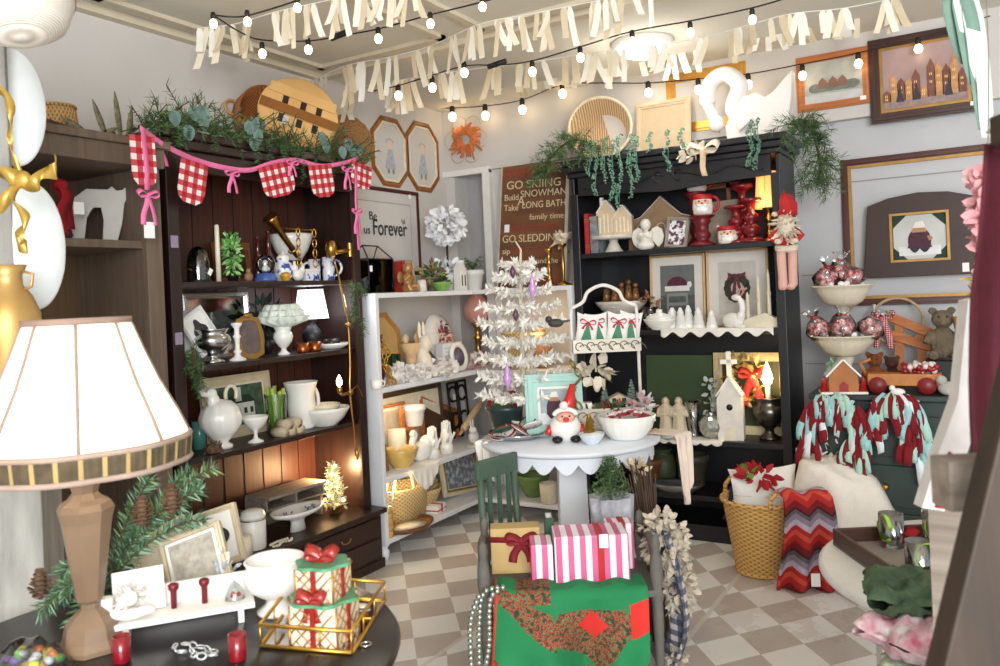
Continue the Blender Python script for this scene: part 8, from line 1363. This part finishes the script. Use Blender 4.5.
q = on_shelf(L*.86, .045); k = k_(q); t = T('glass_bell', 'tiny clear glass bell with red berries at the end of the peg shelf', 'ornament', q, rz); MB().lathe([(.022, 0), (.02, .012), (.010, .03), (.003, .036), (0, .04)], 16).build('bell', clear, t); m = MB(); [m.ball((.008*cos(a), .008*sin(a), .008), .005, 0, 7, 5) for a in (0, 2, 4)]; m.build('berries', red, t)
for i, (px, py, s) in enumerate(((122, 662, 0), (238, 660, 1))):
    q = lt(px, py); lth('votive_cup', ('dark red glass votive cup at the plaque end below the white peg shelf', 'dark red glass votive cup at the bell end below the white peg shelf')[i], 'cup', q, P_MUG, 18, 26, mat('votive_red', (130, 16, 30), .2, coat=.4), 'dark red votive cups')
q = lt(192, 654); k = k_(q); m = MB(); chain(m, spline([(-26*k, 0, 3*k), (-12*k, -8*k, 3*k), (0, 0, 3*k), (14*k, -6*k, 3*k), (28*k, 2*k, 3*k)], 5), 5*k, 1.1*k); chain(m, spline([(-20*k, 8*k, 3*k), (0, 10*k, 3*k), (22*k, 9*k, 3*k)], 5), 5*k, 1.1*k); solo(m, 'glass_chain', 'clear and silver link chain lying below the white peg shelf', 'chain', mat('link_clear', (206, 210, 212), .15, .5), q, 0)
# frames leaning behind the peg shelf
crm = mat('frame_cream2', (206, 190, 160), .5, var=.08)
q = lt(205, 606); frame('framed_relief', 'cream framed floral relief leaning foremost behind the peg shelf', q, 62, 78, crm, .018, FACE+.15, .45, roll=-.30, pic=mat('relief_grey', (170, 162, 148), .6, var=.25, scale=50, bump=.5), lip=whitem, cat='picture')
q = lt(188, 598); q = lt(186, 596); frame('framed_canvas', 'plain beige canvas frame half hidden behind the floral relief', q, 62, 74, mat('canvas_beige', (196, 186, 164), .7, var=.05), .012, FACE+.2, .35, roll=-.5, pic=mat('canvas_beige'), cat='picture')
q = lt(224, 566); frame('framed_photo', 'cream frame with a black curved opening leaning beside the white urn', q, 42, 58, crm, .012, FACE, .3, roll=-.28, matw=.004, pic=paper, art=quat_art, cat='picture')
q = lt(231, 600); k = k_(q); m = MB(); m.tube(spline([(10*k, 0, 0), (0, 0, 20*k), (-14*k, 0, 40*k)], 4), 1*k, 5)
for _ in range(70): f = rnd.random(); leaves(m, (10*k-24*k*f, rnd.gauss(0, 5)*k, 40*k*f+4*k), (6*k, 6*k, 6*k), 1, 10*k, (1, 2))
solo(m, 'frosted_stem', 'silvery frosted foliage stem between the cream frames and urn', 'foliage stem', [greyw, mat('frost_grey', (186, 192, 194), .6, var=.15), mat('frost_white', (226, 230, 232), .6)], q, 0)
q = lt(277, 612); t = T('footed_urn', 'low white ironstone urn bowl beside the gold glass tray', 'urn', q, 0); k = k_(q); lpart('body', t, [(0, 0), (.6, 0), (.62, .05), (.35, .16), (.3, .26), (.55, .34), (.9, .5), (1, .66), (.92, .84), (.88, .9), (.97, .97), (.94, 1), (.84, .98), (.85, .8), (.6, .5), (0, .4)], 62*k, 54*k, white, seg=40)
# gold tray and lattice gift ornament
C4 = [lt(261, 648), lt(352, 655), lt(385, 602), lt(298, 596)]; o = (C4[0]+C4[2])/2; t = T('gold_tray', 'gold metal framed mirror tray holding the lattice present ornament', 'tray', o, 0); Q = [c-o for c in C4]; h = .045
m = MB()
for i in range(4):
    a, b = Q[i], Q[(i+1) % 4]
    for z in (.004, h): m.tube([a+V((0, 0, z)), b+V((0, 0, z))], .0042, 6)
    for f in (0, .33, .66): c = a.lerp(b, f); m.tube([c+V((0, 0, .004)), c+V((0, 0, h))], .0022, 5)
m.build('frame', gold, t); MB().add([tuple(c+V((0, 0, .003))) for c in Q], [(0, 1, 2, 3)]).build('mirror_base', mat('mirror'), t)
q = lt(326, 640, .0045); k = k_(q); rz = FACE-.25; t = T('present_ornament', 'stacked lattice present ornament with green tops and red bows', 'ornament', q, rz); icy = mat('lattice_white', (214, 204, 184), .5, var=.1); lat = mat('lattice_gold', (176, 130, 70), .4, .5, var=.15)
for w, z0, z1, nm in ((50*k, 0, 40*k, 'lower_box'), (40*k, 40*k, 74*k, 'upper_box')):
    b = MB().bb(-w/2, w/2, -w/2, w/2, z0, z1).build(nm, icy, t); m = MB()
    for s in range(4):
        M1 = Matrix.Rotation(s*pi/2, 4, 'Z'); H_ = z1-z0
        for q_ in range(-3, 5):
            for sg in (-1, 1):
                x0, x1 = q_*w/4-w/2, q_*w/4-w/2+sg*H_; pts = [(max(-w/2, min(w/2, x0+(x1-x0)*f)), z0+H_*f) for f in [i/6 for i in range(7)] if -w/2 <= x0+(x1-x0)*f <= w/2]
                if len(pts) > 1: m.tube([(x, -w/2-.001, z) for x, z in pts], .0016, 4, M=M1)
        m.tube([(-w/2, -w/2, z0), (-w/2, -w/2, z1)], .0025, 5, M=M1)
    m.build('lattice', lat, b); m = MB()
    for s in range(4): m.box((0, -w/2-.002, (z0+z1)/2), (.010, .004, z1-z0), M=Matrix.Rotation(s*pi/2, 4, 'Z'))
    m.build('ribbon', mat('orn_red', (150, 36, 30), .35, coat=.3), b); m = MB(); pts = [(w*.54*(1+.09*cos(6*a))*max(.8, 1.12-.0*a)*cos(a)*1.12, w*.54*(1+.09*cos(6*a))*sin(a)*1.12) for a in [i*2*pi/48 for i in range(48)]]; m.add([(x, y, z1) for x, y in pts]+[(x*.98, y*.98, z1+.006) for x, y in pts], [tuple(range(48, 96))]+[(i, (i+1) % 48, (i+1) % 48+48, i+48) for i in range(48)]); m.build('green_top', mat('orn_green', (78, 146, 104), .35, var=.15, coat=.3), b)
m = MB(); bow(m, (0, -.005, 84*k), 17*k, 0, .6, .7); m.build('upper_bow', mat('orn_red'), t, solid=.003); m = MB(); bow(m, (-2*k, -24*k, 48*k), 15*k, 0, .9, .7); m.build('lower_bow', mat('orn_red'), t, solid=.003)
q = lt(363, 601, .047); q = lt(366, 612); k = k_(q); m = MB(); m.lathe(sc([(0, 0), (1, 0), (1, 1), (0, 1)], 18*k, 1.5*k), 24, M=Matrix.Diagonal((1, .6, 1, 1))); solo(m, 'oval_tag', 'small white oval tag lying inside the gold mirror tray', 'tag', paper, q+V((-.02, .01, .005)), .3)
q = lt(366, 646); k = k_(q); m = MB(); m.tube(arc((0, 0, 1.5*k), 5*k, 0, 2*pi, 20, 'xy')[:-1], 1.2*k, 6, closed=True); solo(m, 'napkin_ring', 'small silver ring on the bare edge of the dark round table', 'ring', silver, q, 0)
# pine branch with cones behind the lamp
q0 = lt(70, 640); o = q0; t = T('pine_branch', 'frosted pine branches with cones spreading behind the big lamp', 'greenery', o, 0); m = MB(); tips = [(212, 468, 1.82), (200, 490, 1.8), (178, 505, 1.78), (190, 472, 1.86), (150, 480, 1.8), (62, 600, 1.72), (40, 612, 1.7), (75, 625, 1.66), (95, 570, 1.8), (140, 540, 1.8), (60, 575, 1.76), (205, 520, 1.82)]; c0 = atd(118, 560, 1.80)-o
st = MB(); st.tube([V((0, 0, .005)), c0*.5, c0], .006, 6); 
for x, y, d in tips:
    e = atd(x, y, d)-o; P1 = bez(c0*rnd.uniform(.5, 1), c0.lerp(e, .5)+V((0, 0, .05)), e, 8); st.tube(P1, .003, 4); needles(m, P1, 330, .032, .0032, (0, 1, 2), .55)
st.build('stem', mat('stem_brown'), t); m.build('needles', [mat('needle_blue', (74, 112, 88), .7, var=.15), mat('needle_frost', (140, 176, 146), .7), pinegreen], t)
for x, y, d in ((142, 512, 1.75), (172, 500, 1.76), (40, 585, 1.7)):
    c = atd(x, y, d)-o; k = k_(c+o); m = MB()
    for j in range(7):
        for i in range(8): a = i*.785+j*.4; r = (11-abs(j-2)*1.9)*k; b = V((r*.5*cos(a), r*.5*sin(a), (j-3)*4*k)); e = V((r*cos(a), r*sin(a), (j-3)*4*k+3*k)); sd = V((-sin(a), cos(a), 0))*2.6*k; m.add([c+b-sd*.6, c+b+sd*.6, c+e+sd, c+e*1.1, c+e-sd], [(0, 1, 2, 3, 4)])
    m.ball(c, (5*k, 5*k, 15*k), 0, 8, 6); m.build('pine_cone', mat('cone'), t, solid=.001)
# clear bag of sweets, bottom edge
q = lt(28, 668); k = k_(q); t = T('sweet_bag', 'clear bag of coloured sweets at the lower corner beside the lamp foot', 'candy bag', q, 0)
for i, c in enumerate(((206, 190, 70), (210, 120, 60), (120, 196, 90), (196, 206, 216), (140, 110, 190))): m = MB(); [m.ball((rnd.uniform(-30, 30)*k, rnd.uniform(-10, 20)*k, rnd.uniform(4, 14)*k), (6*k, 5*k, 4*k), 0, 8, 6) for _ in range(5)]; m.build('sweets', mat('sweets%d' % c[0], c, .3, coat=.4), t)
m = MB(); m.grid(lambda u, v: V(((u-.5)*84*k, (v-.4)*44*k, (24*max(0, 1-(2*u-1)**4)*max(0, 1-(2*v-1)**4)+2*sin(u*17+v*9)+1)*k)), 26, 20); m.build('wrapper', cello, t)
# grey column with plates, gold jug and ribbon; hat
PX = atd(6, 500, 2.02); PX.z = 0; t = T('pedestal_column', 'weathered grey wooden column behind the lamp carrying the gold vase', 'column', PX, FACE+.35); gwd = mat('barn_grey', (130, 128, 124), .8, col2=(168, 166, 160), scale=3, stretch=(6, 6, 1), bump=.3); MB().bb(-.16, .10, -.12, .16, 0, 1.20).build('column', gwd, t, bev=.004); MB().bb(-.20, .13, -.16, .18, 1.20, 1.235).build('top', dwood, t, bev=.004); MB().bb(-.2, .035, .03, .06, 1.235, 2.3).build('back_board', gwd, t, bev=.003)
q = atd(12, 388, 1.93); q.z = 1.236; k = k_(q); t = T('gold_vase', 'tall tarnished gold jug vase at the very edge beside the lamp shade', 'vase', q, FACE); lpart('body', t, [(0, 0), (.72, 0), (.8, .03), (1, .45), (.98, .62), (.75, .76), (.48, .84), (.46, .92), (.62, 1), (.54, 1), (.4, .92), (.4, .84), (0, .7)], 58*k, 128*k, mat('vase_gold', (176, 138, 78), .42, .6, col2=(206, 172, 112), scale=7)); MB().tube([(15*k, 0, 122*k), (26*k, 0, 118*k), (24*k, 0, 106*k), (14*k, 0, 102*k)], 1.6*k, 6).build('handle', mat('vase_gold'), t)
plm = mat('platter_white', (226, 232, 234), .18, var=.03, coat=.3)
for (x, y, rx, ry, d, lab) in ((15, 106, 26, 60, 2.12, 'upper white oval platter on the grey column, above the gold ribbon knot'), (35, 246, 26, 64, 2.10, 'lower white oval platter on the grey column, behind the gold vase')):
    q = atd(x, y, d); k = k_(q); t = T('platter', lab, 'platter', q, rot=(0, 0, FACE+.8), group='white platters on the grey column'); MB().lathe([(0, .004), (.62, .004), (.95, -.01), (1, -.014), (1, -.020), (.62, -.002), (0, -.002)], 48, M=Matrix.Diagonal((rx*k*1.15, .9, ry*k, 1)) @ Matrix.Rotation(pi/2, 4, 'X')).build('plate', plm, t)
    m = MB(); m.tube([(-.03, .02, -ry*k*.3), (-.03, .1, -ry*k*.35)], .004, 5); m.build('hook', brass, t)
q = atd(24, 180, 1.93); k = k_(q); t = T('gold_ribbon', 'curling antique gold ribbon tied between the two white platters', 'ribbon', q, FACE); gr = mat('ribbon_gold', (190, 156, 74), .35, .5, var=.15)
for pts, w in (([(-34, 0, 70), (-20, -6, 92), (-4, -8, 66), (-10, -4, 30), (0, 0, 0)], 15), ([(0, 0, 0), (14, -8, -6), (24, -4, 6), (36, -8, 6), (34, -4, 18)], 16), ([(0, 0, 0), (-16, -8, 6), (-30, 0, 18), (-38, 4, 10)], 17), ([(0, 0, 0), (-6, -10, -22), (6, -8, -44), (-4, -10, -62), (4, -6, -68)], 15), ([(0, 0, 2), (-16, -6, -20), (-30, -4, -34)], 14)): MB().band([V((x*k, y*k, z*k)) for x, y, z in spline(pts, 6)], w*k, [V((.3*sin(i*.7), .5*cos(i*.5), 1)) for i in range((len(pts)-1)*6+1)]).build('ribbon_tail', gr, t, solid=.001)
MB().ball((0, -.004, 0), (9*k, 6*k, 9*k)).build('knot', gr, t)
q = atd(10, -22, 1.72); k = k_(q); t = T('woven_hat', 'pale woven hat with a pink stripe hanging at the top corner', 'hat', q, rot=(.0, -.25, 0)); hm = wave_mat('straw_pale', (206, 198, 184), (238, 234, 226), 110, 'Z', .8, .5, .4); MB().lathe([(0, -66*k), (24*k, -64*k), (44*k, -52*k), (54*k, -30*k), (58*k, 0), (57*k, 0), (50*k, -30*k)], 32).build('crown', hm, t); MB().lathe([(54.6*k, -30*k), (56.6*k, -18*k)], 32).build('pink_stripe', mat('hat_pink', (206, 130, 160), .8), t); MB().tube([(0, 0, -60*k), (0, 0, .62)], .003, 5).build('hanging_cord', paper, t)
# ================================================================ strings of bulbs and rag garlands
wire = mat('wire_black', (22, 20, 20), .5); blb = mat('festoon_glow', (255, 244, 220), .4, var=0, emit=(255, 222, 170), es=7)
def festoon(lab, path, bulbs, fn, sz=.8, plug=None):
    P0 = [fn(x, y) for x, y in path]; o = P0[0]; t = T('string_light', lab, 'string lights', o, 0); MB().tube(spline([q-o for q in P0], 6), .0035, 5).build('wire', wire, t)
    for x, y in bulbs:
        q = fn(x, y-8)-o; k = k_(q+o)*sz; s = MB().lathe([(0, -7*k), (3*k, -7*k), (3.4*k, -2*k), (2.4*k, 2*k), (0, 2.5*k)], 10).build('socket', wire, t, loc=q); b = MB().lathe([(0, -18*k), (3*k, -17*k), (5*k, -13*k), (4.4*k, -9.5*k), (2.4*k, -7*k), (0, -7*k)], 12).build('bulb', blb, t, loc=q)
    if plug: q = fn(*plug)-o; MB().tube([q-V((.05, 0, .0)), q+V((.05, 0.0, .01))], .014, 8).build('plug', wire, t)
f1 = lambda x, y: onz(x, y, 2.60); f3 = lambda x, y: onz(x, y, 2.56); f4 = lambda x, y: ony(x, y, 4.62)
festoon('short string of bulbs nearest the tan cabinet corner of the ceiling', [(213, 15), (232, 17), (250, 15), (290, 3), (330, -12)], [(213, 22), (247, 20), (297, 6)], f1)
festoon('string of bulbs crossing above the dark hutch with a black plug', [(213, 15), (240, 32), (262, 40), (308, 41), (340, 36), (378, 29), (430, 15), (482, 2), (530, -12)], [(262, 52), (308, 48), (378, 37), (430, 22), (482, 5)], f1, plug=(340, 36))
festoon('string of bulbs running over the pedestal table toward the ceiling lamp', [(368, 92), (397, 86), (430, 76), (465, 66), (500, 65), (532, 61), (580, 47), (630, 32), (690, 21), (752, 8), (800, -6)], [(398, 94), (432, 86), (464, 71), (532, 70), (580, 56), (632, 40), (690, 31), (752, 18)], f3, plug=(497, 65))
festoon('string of bulbs looping along the back wall across the framed paintings', [(368, 92), (395, 105), (425, 108), (452, 108), (485, 106), (522, 100), (562, 85), (604, 83), (648, 83), (698, 79), (748, 74), (802, 64), (858, 53), (918, 38), (990, 16)], [(397, 112), (425, 116), (452, 115), (485, 114), (522, 108), (562, 92), (648, 91), (698, 88), (748, 83), (802, 74), (858, 62), (918, 47)], f4)
cr3 = [mat('rag_cream', (232, 222, 198), .9, var=.05), mat('rag_ivory', (240, 236, 224), .9, var=.04), mat('rag_beige', (214, 198, 168), .9, var=.06)]
def ragline(lab, path, fn, n, L0, cl):
    P0 = [fn(x, y) for x, y in path]; o = P0[0]; t = T('rag_garland', lab, 'garland', o, 0, 'cream rag garlands on the ceiling'); S = spline([q-o for q in P0], 10); MB().tube(S, .0025, 4).build('cord', paper, t)
    for i in range(n):
        f = (i+.5+rnd.uniform(-.25, .25))/n*(len(S)-1); a = S[int(f)]; dr = (S[min(len(S)-1, int(f)+1)]-S[max(0, int(f)-1)]).normalized(); k = k_(a+o); m = MB()
        for j in range(rnd.randint(2, cl)):
            b = a+dr*rnd.uniform(-9, 9)*k; L = L0*k*rnd.uniform(.7, 1.15); s = rnd.uniform(-.35, .35); w = rnd.uniform(5, 8)*k; m.band(bez(b, b+V((0, 0, -L*.4))+dr*s*L*.2, b+V((0, rnd.uniform(-.03, .03), -L))+dr*s*L, 5), [w*.5]+[w]*5, dr+V((0, 0, rnd.uniform(-.3, .3))), rnd.randrange(3))
        m.build('fabric_tassel', cr3, t)
ragline('cream rag garland hanging nearest the dark hutch side of the ceiling', [(200, 28), (235, 24), (275, 12), (320, 2), (370, -8), (430, -20)], lambda x, y: onz(x, y, 2.66), 11, 36, 5)
ragline('cream rag garland hanging between the two long bulb strings', [(306, 84), (345, 66), (385, 58), (430, 46), (480, 24), (530, 14), (600, 0), (660, -14)], lambda x, y: onz(x, y, 2.66), 17, 36, 5)
ragline('white rag garland sagging in front of the ceiling lamp', [(345, 90), (400, 80), (450, 72), (500, 66), (545, 60), (600, 52), (650, 46), (700, 38), (745, 26), (790, 14), (845, 8), (905, -4)], lambda x, y: onz(x, y, 2.64), 21, 30, 5)
ragline('short white rag garland above the bushel basket and swan', [(500, 66), (540, 62), (580, 60), (620, 56), (660, 50), (700, 42), (752, 30), (800, 16), (870, 8), (930, -10)], lambda x, y: ony(x, y, 4.45), 12, 28, 4)

pine_spray('pine_spray', 'small green pine sprig hanging where the hutch meets the white shelf unit', [onx(356, 284, -2.72), onx(358, 300, -2.71), onx(361, 326, -2.71)], 2, .03, [pinegreen, darkpine], -.03)
pine_spray('pine_spray', 'small green pine sprig at the mirror end of the second hutch shelf', [onx(193, 348, -2.82), onx(194, 362, -2.81), onx(198, 386, -2.81)], 2, .03, [pinegreen, darkpine], -.03)
